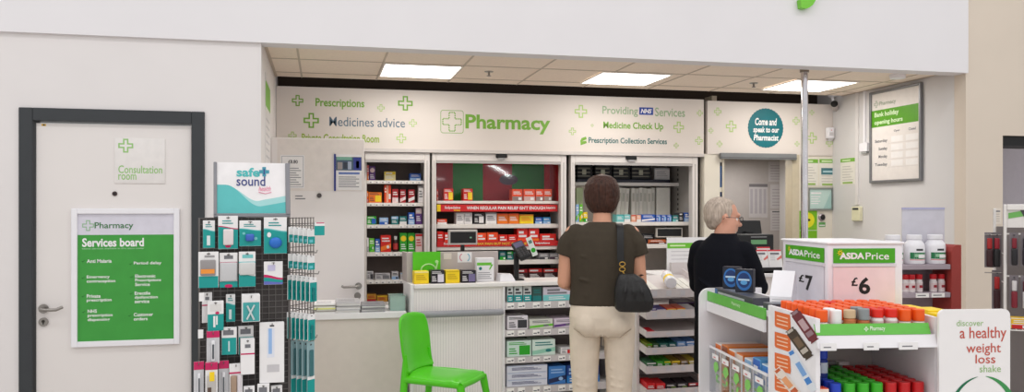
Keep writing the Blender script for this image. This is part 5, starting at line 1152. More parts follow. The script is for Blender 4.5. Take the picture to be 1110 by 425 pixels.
us = [.042 + (uR - .075) * i / 7 for i in range(8)]; vs = [.045 + .051 * j for j in range(7)]
def pk(i, j):
    if j == 0: return 'owbgrrooo'[i] if i < 5 else ('r' if i == 5 else 'o')
    if j == 1: return 'owogrroo'[i]
    return 'r' if (i in (3,) and j == 5) else 'o'
grid_bottles(pB, zT, us, vs, pk, 'top display shelf', {'o': 'orange-lidded bottle', 'r': 'red-lidded white bottle', 'w': 'white-lidded white bottle', 'b': 'brown bottle with tan lid', 'g': 'amber jar with grey lid'}, 'lidded bottles on the top shelf of the display unit')
pC = {'b': bottle_proto(.0215, .115, C(40, 60, 150), C(215, 222, 235), C(35, 70, 190), .045), 'g': bottle_proto(.0215, .115, C(225, 235, 225), C(90, 170, 90), C(60, 175, 40), .045), 'r': bottle_proto(.0215, .115, C(235, 225, 225), C(215, 120, 120), C(195, 28, 32), .045)}
vs2 = [.05 + .052 * j for j in range(7)]
grid_bottles(pC, zL, us, vs2, lambda i, j: 'bbgggrrr'[i] if not (i == 0 and j == 0) else None, 'lower display shelf', {'b': 'blue-lidded bottle', 'g': 'green-lidded bottle', 'r': 'red-lidded bottle'}, 'lidded bottles on the lower shelf of the display unit')
for (i, j, kk, lab) in [(0, 1, 'b', 'blue-lidded bottle stacked on the lower shelf bottles, nearest of the stacked ones'), (1, 2, 'b', 'blue-lidded bottle with a white label stacked on top at the left of the lower shelf'), (0, 3, 'b', 'blue-lidded bottle stacked on top at the far left of the lower shelf'), (1, 4, 'g', 'green-lidded bottle stacked behind the blue ones on the lower shelf')]:
    o = copy_tree(pC[kk]); o.location = PR.w(us[i], vs2[j], zL + .1162); tag(o, lab, 'bottle', 'stacked bottles at the left of the lower shelf')
carton_m(PR, .042, .03, zL + .001, .042, .042, .10, C(235, 85, 35), 'top', C(245, 225, 210), 'small orange carton at the left front corner of the lower display shelf', None)
carton_m(PR, us[4], .395, zL + .1162, .055, .02, .012, C(150, 145, 148), 'none', WHT, 'small grey flat packet lying on the green-lidded bottles', None); carton_m(PR, us[5] - .012, .37, zL + .1162, .045, .03, .014, C(226, 215, 215), 'none', WHT, 'small white packet lying behind the red-lidded bottles', None)
# ------- things on the left wing
DGB = C(72, 72, 80)
def wing(u, v, z, w_, d_, h_, base, style, c2, lab, grp=None, name='medicine_carton', yaw=0, c3=None, cat='carton'):
    return carton_m(PR, u, v, z, w_, d_, h_, base, style, c2, lab, grp, cat, name, c3, yaw)
F2 = Frame(); F2.M = PR.M @ Matrix.Translation((.016, .885, zW + .0005)) @ Matrix.Rotation(math.radians(-90), 4, 'Z')
m = MB(F2); L_ = .5; m.box(-L_ / 2, L_ / 2, 0, .095, 0, .034, DGB, .002, 1); m.fq(-L_ / 2 + .05, .008, L_ / 2 - .1, .018, -.0006, C(190, 190, 195)); m.fq(-L_ / 2 + .004, .004, -L_ / 2 + .04, .03, -.0006, C(60, 110, 170)); m.box(-L_ / 2 + .02, L_ / 2 - .2, .012, .085, .034, .0346, C(120, 122, 130))
tag(m.build('medicine_carton'), 'long flat dark grey carton with a blue end on the display unit', 'carton')
F2 = Frame(); F2.M = PR.M @ Matrix.Translation((.135, VB + .03, zW + .0005))
m = MB(F2); m.box(-.115, .07, 0, .075, 0, .028, DGB, .002, 1); m.fq(-.1, .008, .05, .016, -.0006, C(180, 180, 188)); m.box(-.1, .055, .008, .06, .028, .0285, C(110, 112, 122))
tag(m.build('medicine_carton'), 'flat dark grey carton lying below the seven pound price panel', 'carton')
for i, (x, yb, D_) in enumerate([(806.5, 312, 4.02), (826.5, 317, 3.86)]):
    p = at_depth(x, D_); zb = zW + .0365
    lu = (p - PR.O).dot(PR.eu); lv = (p - PR.O).dot(PR.ev); lu = .06
    F2 = Frame(); F2.M = PR.M @ Matrix.Translation((lu, VB + (.60, .43)[i], zb)) @ Matrix.Rotation(math.radians(-38), 4, 'Z')
    m = MB(F2); w_ = .082; h_ = .105; m.box(-w_ / 2, w_ / 2, 0, .04, 0, h_, C(30, 34, 48), .002, 1); m.disc(0, h_ * .5, .036, .045, -.0006, C(45, 110, 180)); m.disc(0, h_ * .52, .028, .034, -.0011, C(25, 55, 110)); m.fq(-.026, h_ * .5, .026, h_ * .58, -.0016, C(190, 215, 235)); m.disc(0, h_ * .42, .016, .01, -.0016, C(90, 160, 215))
    tag(m.build('medicine_carton'), ['left', 'right'][i] + ' of two dark cartons with a blue disc standing on the long flat carton', 'carton', 'dark cartons with blue discs')
F2 = Frame(); F2.M = PR.M @ Matrix.Translation((.115, VB + .15, zW + .0005)) @ Matrix.Rotation(math.radians(-35), 4, 'Z')
m = MB(F2); w_ = .045
m.add([(-w_, 0, 0), (w_, 0, 0), (w_, .10, 0), (-w_, .10, 0), (-w_, 0.0, .045), (w_, 0.0, .045), (w_, .075, .15), (-w_, .075, .15), (w_, .10, .13), (-w_, .10, .13)], [(3, 2, 1, 0), (0, 1, 5, 4), (4, 5, 6, 7), (6, 8, 9, 7), (2, 3, 9, 8), (1, 2, 8, 6, 5), (0, 4, 7, 9, 3)], PLAST)
for k_ in range(3): m.fq(-w_ * .8, .01 + .01 * k_, w_ * .8, .013 + .01 * k_, -.0006, LGREY)
tag(m.build('ticket_holder'), 'blank white wedge-shaped ticket holder beside the seven pound price panel', 'ticket holder')
for i, (v, base, c2, hh, wd) in enumerate([(1.10, C(232, 222, 216), C(230, 120, 50), .245, 'white and orange carton'), (1.01, C(225, 130, 60), C(150, 80, 50), .25, 'orange brown carton'), (.91, C(234, 228, 224), C(230, 120, 50), .245, 'white orange-cornered carton'), (.81, C(225, 120, 50), C(240, 220, 205), .245, 'orange carton with white label'), (.71, C(232, 230, 232), C(150, 190, 225), .24, 'white carton with pale blue'), (.61, C(95, 165, 220), C(40, 100, 190), .26, 'bright blue pack'), (.51, C(200, 225, 240), C(60, 130, 205), .25, 'pale blue pack')]):
    F2 = Frame(); F2.M = PR.M @ Matrix.Translation((.022, v, zW2 + .0005)) @ Matrix.Rotation(math.radians(-90), 4, 'Z')
    carton_m(F2, 0, 0, 0, .085, .2, hh, base, 'top', c2, wd + ' standing in the clear-fronted tray, ' + nth(i, 7), 'cartons in the clear-fronted tray of the display unit', c3=LGRN)

# ------------------------------------------------------------------ stand with the white tubs against the right side
T_ = at_depth(1000, 5.0); TS = Frame(T_.x, T_.y, -4)
a, b = TS.px(958, 290)[0], TS.px(1030.5, 290)[0]; z1, z2 = TS.px(1000, 287)[1], TS.px(1003, 317.5)[1]
ts = thing('vitamin_stand', TS.w((a + b) / 2, .15, 0), 'grey shelf stand with a red-brown end panel and a pale header holding white tubs', 'shelf stand')
SG_ = mat((165, 152, 160), .5, name='stand_shelf_grey', var=.03); RB = mat((160, 62, 56), .5, name='red_brown_end_panel', var=.04)
MB(TS).box(a, b, .17, .185, 0, z1 + .01, SG_).build('back_panel', ts)
for z in (z1, z2, .7, .35): MB(TS).box(a, b, 0, .169, z - .03, z, SG_, .002, 1).build('shelf', ts)
m = MB(TS)
c, d = TS.px(1031.5, 300, .0)[0], TS.px(1042, 300, .0)[0]; zt_ = TS.px(1035, 265.5, .0)[1]
pts = [(d, 0), (d, zt_), (c + .035, zt_), (c + .012, zt_ - .012), (c, zt_ - .04), (c, 0)]
m.prism(pts[::-1], .0, .20, RB); m.build('end_panel', ts)
q = TS.rect(979, 225, 1025, 254, .14); HP = mat((214, 212, 222), .2, name='frosted_header_sheet', alpha=.8)
MB(TS).box(q[0], q[2], .15, .155, z1 + .01, q[3], HP).box(q[0], q[2], .147, .158, q[3] - .012, q[3], C(180, 178, 210)).build('header_sheet', ts)
for x0, x1 in ((993, 1007), (1010, 1024)):
    p, q_ = TS.px(x0, 320, -.004)[0], TS.px(x1, 320, -.004)[0]; MB(TS).box(p, q_, -.004, -.0005, z2 - .028, z2 - .002, TICK).box(p + .01, q_ - .02, -.0046, -.004, z2 - .018, z2 - .012, TXT).build('price_ticket', ts)
hT = TS.px(1000, 254.5, .075)[1] - z1
for i, x in enumerate((967.5, 991, 1013.5)):
    u = TS.px(x, 270, .066)[0]; r = .059
    X = Frame(); X.M = TS.M @ Matrix.Translation((u, .066, z1 + .0008))
    m = MB(X); hb = hT * .84
    m.rings([(0, 0, 0, r * .96, r * .96), (0, 0, .006, r, r), (0, 0, hb * .72, r, r), (0, 0, hb * .84, r * .93, r * .93), (0, 0, hb * .95, r * .7, r * .7), (0, 0, hb, r * .66, r * .66)], PLAST, 32, 2.0)
    fr_ = lambda a_, b_, z0_, z1_, mm, l: m.add([(r * 1.004 * math.sin(a_ + (b_ - a_) * k / 8) * 1.0 + 0 * l, -r * (1.006 + .002 * l) * math.cos(a_ + (b_ - a_) * k / 8), zz) for k in range(9) for zz in (z0_, z1_)], [(2 * k, 2 * k + 2, 2 * k + 3, 2 * k + 1) for k in range(8)], mm)
    fr_(-1.0, 1.0, hb * .22, hb * .48, C(40, 120, 75), 1); fr_(-.2, .75, hb * .26, hb * .4, PAPER, 3); fr_(-.55, .3, hb * .3, hb * .42, C(150, 200, 160), 2); fr_(-1.0, 1.0, hb * .17, hb * .2, C(215, 110, 110), 1); fr_(-.4, .35, hb * .55, hb * .63, DG, 1)
    o = tag(m.build('vitamin_tub'), 'large white tub with a green label on the grey stand, ' + ['leftmost, behind the price box', 'middle', 'rightmost beside the red-brown panel'][i], 'tub', 'white tubs on the grey stand')
    MB(X).lathe([(r * .70, hb + .0004), (r * .73, hb + .002), (r * .73, hT - .003), (r * .68, hT)], PLAST, seg=24).build('lid', o)
for i, (x, v) in enumerate(((981, .05), (988, .04), (996, .05), (1011.5, .05), (1020, .05))):
    u = TS.px(x, 305, v)[0]
    X = Frame(); X.M = TS.M @ Matrix.Translation((0, 0, 0))
    bottle_m(TS, u, v, z2 + .0005, .022, .108, C(225, 215, 215), C(190, 25, 35), 'small white red-lidded bottle on the grey stand, ' + nth(i, 5), 'small red-lidded bottles on the grey stand', band=C(222, 200, 200), lidh=.28, neck=.85, logo=C(150, 30, 45))

# ------------------------------------------------------------------ cosmetics rack at the right edge
A_ = at_depth(1088, 4.3); AR = Frame(A_.x, A_.y, -36)
uE_ = .75; WW = mat((226, 222, 218), .4, name='white_wire', var=.01)
ar = thing('cosmetics_rack', AR.w(.35, .2, 0), 'white wire rack of cosmetics at the right edge in front of the beige pillar', 'rack')
zA = AR.px(1098, 221.5)[1]
for a_ in (0, uE_ - .014):
    m = MB(AR); m.box(a_, a_ + .014, 0, .014, 0, zA, WW, .003, 1); m.box(a_, a_ + .014, .386, .4, 0, zA - .02, WW, .003, 1)
    for k_ in range(9): z = .1 + .15 * k_; m.box(a_ + .005, a_ + .009, .0141, .3859, z, z + .005, WW)
    m.build('side_frame', ar)
MB(AR).box(.015, uE_ - .015, 0.0, .02, zA - .03, zA, WW, .003, 1).box(.015, uE_ - .015, .012, .016, zA - .12, zA - .031, C(225, 220, 216)).build('header_board', ar)
q = AR.rect(1093, 231, 1105, 237, .012)
m = MB(AR); m.add([(q[0], .010, q[1]), (q[2] + .06, .010, q[1] + .02), (q[2] + .06, .010, q[3] + .02), (q[0], .010, q[3])], [(0, 1, 2, 3)], C(110, 175, 90)); m.add([(q[2] + .02, .0095, q[1] + .01), (.5, .0095, q[1] + .05), (.5, .0095, q[3] + .06), (q[2] - .0, .0095, q[3] + .02)], [(0, 1, 2, 3)], C(70, 68, 72)); m.build('header_print', ar)
MB(AR).box(.015, uE_ - .015, .38, .39, 0, zA - .121, C(120, 112, 110)).build('back_panel', ar)
for zz in (AR.px(1100, 356)[1], .35, .1):
    m = MB(AR)
    for v in (-.06, .1, .25, .37): m.box(.0145, uE_ - .0145, v, v + .005, zz - .005, zz, WW)
    for k_ in range(26): m.box(.02 + .028 * k_, .023 + .028 * k_, -.06, .375, zz, zz + .003, WW)
    for e_ in (.03, .06): m.box(.0145, uE_ - .0145, -.062, -.058, zz + e_ - .003, zz + e_, WW)
    for k_ in range(9): m.box(.02 + .085 * k_, .023 + .085 * k_, -.062, -.058, zz, zz + .06, WW)
    m.build('wire_shelf', ar)
def cosm(fr, u, v, z, w_, h_, d_, c1, c2, lab, grp, tip=None):
    X = Frame(); X.M = fr.M @ Matrix.Translation((u, v, z))
    m = MB(X); m.box(-w_ / 2, w_ / 2, .004, .0055, 0, h_, C(120, 112, 116)); m.box(-w_ * .32, w_ * .32, -d_, .004, h_ * .02, h_ * .52, c1, min(.006, w_ * .2), 2); m.box(-w_ * .26, w_ * .26, -d_ * .9, .003, h_ * .53, h_ * .84, c2, min(.005, w_ * .2), 2); m.cyl((0, .005, h_ * .93), (0, -.02, h_ * .93), .003, DG)
    return tag(m.build('cosmetic_pack'), lab, 'cosmetic pack', grp)
cs = [C(30, 28, 32), C(120, 25, 40), C(45, 40, 48), C(200, 195, 195), C(90, 30, 45), C(25, 25, 28)]
za, zb_ = AR.px(1098, 288)[1], AR.px(1098, 334)[1]
for r_, z in enumerate((za, zb_)):
    for i in range(14):
        cosm(AR, .045 + .048 * i, -.01 - .012 * (i % 2), z, .04, .17, .022, cs[(i * 2 + r_) % 6], cs[(i + 1 + 2 * r_) % 6], 'dark boxed cosmetic hanging in the ' + ['upper', 'lower'][r_] + ' row of the wire rack, ' + nth(i, 14), 'cosmetics hanging on the wire rack')
    MB(AR).box(.0145, uE_ - .0145, .01, .016, z + .16, z + .168, WW).build('hanging_rail', ar)
zs = AR.px(1100, 356)[1] + .0035
for i in range(6): carton_m(AR, .07 + .12 * i, -.04, zs, .085, .08, .055 + .02 * (i % 3), [C(235, 190, 40), C(60, 40, 45), C(190, 90, 50)][i % 3], 'band', [RED, PAPER, BLACK][i % 3], 'small carton on the wire shelf of the cosmetics rack, ' + nth(i, 6), 'cartons on the wire shelf of the rack')
for i in range(5): carton_m(AR, .07 + .14 * i, -.03, .3535, .1, .12, .09 + .03 * (i % 2), [C(70, 62, 60), C(40, 36, 40)][i % 2], 'plain', C(200, 195, 190), 'dark carton on the lower wire shelf of the cosmetics rack, ' + nth(i, 5), 'dark cartons low on the rack')
LH = AR.px(1070, 260)[0]
for r_, (yt, yb) in enumerate(((252, 290), (293, 336))):
    for i, x in enumerate((1072.5, 1080.5) if r_ == 0 else (1080.5,)):
        u = AR.px(x, 260, .1)[0]; z = AR.px(x, yb, .1)[1]; h_ = AR.px(x, yt, .1)[1] - z
        cosm(AR, u, .1, z, .045, h_, .02, [C(55, 20, 25), C(28, 26, 28)][i], [C(165, 35, 35), C(150, 30, 45)][i], ['red and black cosmetic hanging off the left side of the wire rack, ' + ['upper left', 'upper right'][i], 'dark red cosmetic hanging off the left side of the wire rack, lower one'][r_], 'cosmetics on the left side of the rack')
    z = AR.px(1075, yt, .1)[1] - .012; m = MB(AR); m.cyl((.0, .09, z), (AR.px(1067, 260, .1)[0], .09, z), .003, STEEL, seg=8); m.build('side_hook', ar)
q = STORE.rect(1076, 225.5, 1085, 243, FRONT); m = MB(); m.box(q[0], q[2], FRONT - .003, FRONT - .0005, q[1], q[3], C(222, 212, 200)); m.box(q[0] + .01, q[2] - .01, FRONT - .0036, FRONT - .003, q[3] - .03, q[3] - .02, TXT)
for k_ in range(4): m.box(q[0] + .01, q[2] - .015, FRONT - .0036, FRONT - .003, q[1] + .02 + .018 * k_, q[1] + .026 + .018 * k_, C(185, 175, 165))
tag(m.build('wall_notice'), 'small cream notice on the beige pillar left of the cosmetics rack', 'notice')
# ------------------------------------------------------------------ hanging display stand on the left
S0 = at_depth(264, 3.6); ST_ = Frame(S0.x, S0.y, 8)
WG = mat((112, 108, 106), .4, .6, name='dark_wire'); HG = mat((140, 140, 145), .4, .3, name='grey_header_frame')
ds = thing('display_stand', ST_.w(0, .15, 0), 'grey wire stand hung with teal and white packs, header reading safe sound', 'display stand')
fu0, fu1 = ST_.px(216, 320)[0], ST_.px(313.5, 320)[0]
zt1 = ST_.px(264, 236)[1]
m = MB(ST_); z = .35
while z < zt1: m.box(fu0, fu1, .002, .005, z, z + .003, WG); z += .026
for k_ in range(14): u = fu0 + (fu1 - fu0) * k_ / 13; m.box(u - .0015, u + .0015, .005, .008, .35, zt1, WG)
m.box(fu0 - .004, fu0 + .004, 0, .01, .35, zt1, WG); m.box(fu1 - .004, fu1 + .004, 0, .01, .35, zt1, WG); m.box(fu0, fu1, .01, .014, .33, zt1, mat((78, 73, 72), .7, name='dark_stand_core'))
m.build('front_grid', ds)
# right-hand wing, set back at an angle
SW = Frame(*ST_.w(fu1 + .008, .01).xy, 60)
m = MB(SW); z = .35; wl = .2
while z < zt1: m.box(0, wl, .0, .003, z, z + .003, WG); z += .026
for k_ in range(9): m.box(wl * k_ / 8 - .0015, wl * k_ / 8 + .0015, .003, .006, .35, zt1, WG)
m.build('side_grid', ds)
SL = Frame(*ST_.w(fu0 - .008, .01).xy, 118)
m = MB(ST_); m.add([(fu0, .012, .35), (fu0 + .1, .3, .35), (fu0 + .1, .3, zt1), (fu0, .012, zt1)], [(0, 1, 2, 3)], WG); m.build('left_grid', ds)
MB(ST_).cyl((0, .16, .05), (0, .16, zt1 + .02), .02, WG).build('pole', ds)
MB(ST_).lathe([(.26, 0), (.26, .02), (.05, .045), (.03, .06)], WG, (0, .16, 0), 28).build('base', ds)
# header
q0 = ST_.px(231.5, 230, 0)[0]; q1 = ST_.px(314.5, 230, 0)[0]; hz0 = ST_.px(272, 231.5)[1]; hz1_ = ST_.px(276, 176)[1]
HX = Frame(); HX.M = ST_.M @ Matrix.Translation(((q0 + q1) / 2, -.01, hz0)) @ Matrix.Rotation(math.radians(-6), 4, 'X')
w_ = (q1 - q0) / 2; h_ = hz1_ - hz0
m = MB(HX); m.box(-w_, -w_ + .014, -.006, .016, -.01, h_, HG, .002, 1); m.box(w_ - .02, w_, -.006, .016, -.01, h_, HG, .002, 1); m.box(-w_, w_, -.006, .016, -.016, 0, HG, .002, 1); hfr = m.build('header_frame', ds)
m = MB(HX); a, b = -w_ + .014, w_ - .02; m.box(a, b, .0, .006, 0, h_, mat((238, 235, 236), .4, name='header_card_white'))
n = 24
wave = lambda t: h_ * (.56 - .42 * (0.5 - .5 * math.cos(PI * min(1, max(0, (t - .12) / .5)))) + .26 * max(0, t - .62) ** 1.1)
wave2 = lambda t: wave(t) + h_ * .12 * max(0, min(1, (t - .25) / .4)) * (1 if t < .9 else 1)
for fn, mm, v in ((wave2, C(165, 215, 215), -.0006), (wave, C(95, 190, 190), -.0011)):
    for k_ in range(n):
        t0, t1 = k_ / n, (k_ + 1) / n
        m.add([(a + (b - a) * t0, v, .001), (a + (b - a) * t1, v, .001), (a + (b - a) * t1, v, max(.002, fn(t1))), (a + (b - a) * t0, v, max(.002, fn(t0)))], [(0, 1, 2, 3)], mm)
def ht(s, x0, y0, x1, y1, mm, bold, **k): m.text(s, a + (b - a) * x0, h_ * (1 - y1), a + (b - a) * x1, h_ * (1 - y0), -.0016, mm, bold, **k)
ht('safe', .28, .10, .62, .28, C(80, 185, 185), .03); ht('sound', .28, .27, .70, .46, C(60, 70, 130), .01)
m.cross(a + (b - a) * .685, h_ * .825, .021, -.0016, C(70, 150, 170), solid=True); m.fq(a + (b - a) * .675, h_ * .77, a + (b - a) * .695, h_ * .88, -.002, C(60, 70, 130))
ht('health', .6, .46, .78, .56, C(225, 110, 150), .0, shear=.35); m.tube([(a + (b - a) * .6, -.002, h_ * .42), (a + (b - a) * .7, -.002, h_ * .39), (a + (b - a) * .79, -.002, h_ * .42)], .0012, C(225, 110, 150), 5)
m.build('header_card', hfr)
# packs
TL, TLD = C(20, 155, 150), C(15, 120, 120); MG = C(200, 30, 95); GW = C(205, 202, 200)
hooks = MB(ST_)
def hook(u, z, L=.09):
    h = MB(ST_); h.tube([(u, .004, z), (u, -L, z), (u, -L - .004, z + .008)], .002, STEEL, 6); h.build('hook', ds)
def pack(x0, x1, yt, yb, style, label, v=-.04, group='packs hanging on the front of the display stand', extra=0, gap=.016):
    q = ST_.rect(x0, yt, x1, yb, v); made = None
    for e in range(extra + 1):
        vv = v + gap * e
        w = (q[2] - q[0]) / 2; h = q[3] - q[1]
        X = Frame(); X.M = ST_.M @ Matrix.Translation(((q[0] + q[2]) / 2, vv, q[1])) @ Matrix.Rotation(math.radians(random.uniform(-7, 7)), 4, 'Z')
        m = MB(X); f = lambda a, b, c, d, mm, l=1: m.fq(-w + 2 * w * a, h * b, -w + 2 * w * c, h * d, -.0006 * l, mm)
        wave_ = lambda zf, mm, l, amp=.04: m.add([(-w + 2 * w * k / 8, -.0006 * l, 0.001) for k in range(9)] + [(-w + 2 * w * k / 8, -.0006 * l, h * (zf + amp * math.cos(PI * k / 8))) for k in range(9)], [(k, k + 1, 10 + k, 9 + k) for k in range(8)], mm)
        base = PAPER if style not in ('clear', 'magenta') else C(205, 205, 208)
        m.box(-w, w, 0, .004 if style != 'boxed' else .02, 0, h, base, .001, 1)
        m.box(-w * .18, w * .18, -.0004, .0, h * .93, h * .955, DG)
        if style in ('teal', 'device', 'capsule', 'oval'):
            wave_(.66, MG if style == 'device' else AQUA, 1); wave_(.63, TL, 2)
            for k in range(2): f(.2, .76 + .07 * k, .75 - .1 * k, .79 + .07 * k, TEAL, 2)
        if style == 'device': m.box(-w * .52, w * .52, -.014, -.0012, h * .12, h * .6, C(225, 215, 215), .006, 2); m.disc(0, h * .09, w * .3, h * .05, -.002, MG, 14)
        if style == 'capsule': m.box(-w * .45, w * .35, -.018, -.0012, h * .2, h * .48, C(60, 100, 190), .008, 2); m.disc(w * .5, h * .3, w * .16, h * .06, -.002, AQUA, 12); m.disc(-w * .6, h * .5, w * .14, h * .05, -.002, AQUA, 12)
        if style == 'oval': m.sph((0, -.006, h * .3), (w * .56, .014, h * .15), C(40, 110, 200)); m.disc(-w * .55, h * .52, w * .18, h * .07, -.002, PAPER, 12)
        if style == 'teal': f(.32, .1, .6, .45, C(220, 235, 235), 3)
        if style == 'window': f(.02, .0, .98, .32, TL); m.box(-w * .8, w * .7, -.010, -.0006, h * .34, h * .78, C(150, 145, 145), .008, 2); m.box(-w * .75, w * .6, -.0125, -.0105, h * .4, h * .52, C(240, 150, 60)); f(.3, .84, .8, .9, GREY)
        if style == 'soft': m.box(-w * .94, w * .94, -.010, -.0006, h * .18, h * .72, C(200, 200, 202), .006, 2); f(.0, .0, 1, .17, TL, 2); f(.03, .68, .97, .73, MG, 2); m.disc(0, h * .04, w * .45, h * .05, -.002, MG, 14); f(.25, .82, .75, .92, TXT, 2)
        if style == 'soft2': m.box(-w * .94, w * .94, -.010, -.0006, h * .34, h * .7, C(208, 208, 206), .006, 2); wave_(.34, TL, 2); f(.0, .68, 1, .72, AQUA, 2); f(.2, .82, .85, .92, AQUA, 2)
        if style == 'magwave': wave_(.36, MG, 1, .08); wave_(.26, TL, 2, .06); wave_(.12, C(100, 110, 190), 3, .03); f(.2, .6, .6, .85, C(200, 195, 225), 2)
        if style == 'scissor':
            f(.04, .02, .96, .72, C(70, 165, 165), 1); f(.1, .76, .9, .95, PAPER, 2)
            m.tube([(-w * .5, -.006, h * .1), (w * .35, -.006, h * .62)], .004, C(205, 215, 215), 6); m.tube([(w * .3, -.006, h * .08), (-w * .45, -.006, h * .6)], .004, C(205, 215, 215), 6)
        if style == 'glove': f(.0, .0, 1, .56, TL); f(.35, .12, .48, .5, PAPER, 3); f(.52, .2, .62, .5, PAPER, 3); f(.15, .66, .85, .9, C(225, 222, 220), 2); m.disc(w * .2, h * .6, w * .25, h * .05, -.002, MG, 12)
        if style == 'boxed': f(.02, .0, .98, .62, TL); f(.45, .12, .55, .5, C(200, 225, 225), 2); f(.12, .72, .8, .9, TXT, 2)
        if style == 'tall': f(.36, .48, .5, .9, C(150, 185, 230), 2); f(.3, .42, .6, .9, C(225, 228, 238), 1); f(.3, .18, .8, .3, LGREY, 2)
        if style == 'thin': f(.0, .56, 1, .6, MG); f(.3, .75, .7, .85, TXT, 2)
        if style == 'magenta':
            f(0, .8, 1, 1, MG, 2); m.box(-w * .3, w * .3, -.012, -.0006, h * .06, h * .72, C(225, 225, 228), .005, 2); f(.42, .15, .58, .6, C(90, 95, 100), 22)
        if style == 'yellow': f(0, .82, 1, 1, MG, 2); m.box(-w * .7, w * .7, -.012, -.0006, h * .06, h * .7, C(190, 185, 180), .005, 2); f(.35, .55, .75, .78, YEL, 22); f(.2, .1, .5, .4, C(90, 70, 60), 22)
        if style == 'brush': f(0, .78, 1, .98, PAPER, 2); f(0, .74, 1, .78, MG, 3); m.box(-w * .8, w * .1, -.014, -.0006, h * .05, h * .7, C(165, 140, 120), .005, 2); m.box(w * .15, w * .75, -.014, -.0006, h * .03, h * .7, C(215, 208, 212), .005, 2)
        lab = label + ('' if not extra else (', foremost' if e == 0 else ', ' + ORD[e] + ' back'))
        tag(m.build('hanging_pack'), lab, 'hanging pack', group)
    hook((q[0] + q[2]) / 2, q[3] - .012 + .001, -v + .012)
pack(220, 233, 239, 269, 'teal', 'narrow teal and white pack, leftmost of the top row on the display stand')
pack(236.5, 258, 234, 270, 'device', 'teal pack with a white device in the top row of the display stand', v=-.05)
pack(259.5, 283, 239, 267, 'capsule', 'teal pack with a small blue box shape in the top row of the display stand', v=-.045)
pack(286, 311, 235.5, 275, 'oval', 'teal pack with a blue oval, rightmost of the top row on the display stand', v=-.055)
pack(215, 237, 273, 312, 'window', 'pack with a grey and orange window, leftmost of the second row on the display stand', v=-.06)
pack(238, 257.5, 274, 311.5, 'soft', 'clear-fronted pack with a magenta line in the second row of the display stand', v=-.05)
pack(259, 277, 273, 311, 'soft2', 'clear-fronted pack with teal wave in the stand second row', v=-.06, extra=1)
pack(286, 306.5, 283.5, 308.5, 'magwave', 'small white pack with a magenta wave, rightmost of the second row on the display stand', v=-.06)
pack(219, 230, 317, 350, 'thin', 'narrow white pack with magenta line, leftmost of the third row on the display stand', v=-.03)
pack(225, 242.5, 326.5, 358.5, 'glove', 'teal pack with white shape in the third row of the stand', v=-.07, extra=1)
pack(245, 255, 319, 349, 'teal', 'slim teal pack in the third row of the display stand', v=-.03)
pack(262.5, 282, 319.5, 349, 'scissor', 'clear pack of crossed tools on teal, third row of stand', v=-.09, extra=3, gap=.018)
pack(240, 256.5, 355, 384.5, 'boxed', 'teal and white boxed pack in the fourth row of the display stand', v=-.06)
pack(258.5, 275, 353.5, 384, 'boxed', 'second teal and white boxed pack in the fourth row, set back', v=-.03)
pack(281.5, 308, 349.5, 415, 'tall', 'large white pack with blue thermometer picture, lower right of stand', v=-.07, extra=1)
pack(261, 276, 367.5, 406, 'thin', 'narrow white magenta-lined pack left of the large white pack', v=-.08, extra=2, gap=.02)
pack(224, 238, 359, 394, 'magenta', 'clear magenta-headed pack, upper one at the left of the stand', v=-.08, extra=1)
pack(210, 221, 392, 436, 'magenta', 'clear pack with a magenta heading, leftmost of the bottom row', v=-.09)
pack(222.5, 236, 393, 437, 'yellow', 'clear magenta-headed pack with yellow mark, bottom row of stand', v=-.10, extra=1)
pack(237, 248, 391, 434, 'magenta', 'clear pack with a magenta heading at the right of the yellow marked one', v=-.06)
pack(248.5, 263, 394, 436, 'brush', 'pack with a brown brush and a white handle in the bottom row', v=-.07)
pack(264, 276, 419, 450, 'boxed', 'white boxed pack just in view at the bottom of the stand, left of two', v=-.07)
pack(279, 292, 416.5, 450, 'boxed', 'white boxed pack just in view at the bottom of the stand, middle', v=-.08)
pack(294, 306, 418, 450, 'boxed', 'white boxed pack just in view at the bottom of the stand, right of the others', v=-.05)
for x, y in ((218.5, 322), (217.5, 362)):
    u, z = ST_.px(x, y, -.1); m = MB(ST_); m.box(u - .01, u + .01, -.103, -.1, z - .018, z + .018, PAPER); m.box(u - .004, u + .004, -.1, -.02, z + .012, z + .014, STEEL); m.build('ticket_flag', ds)
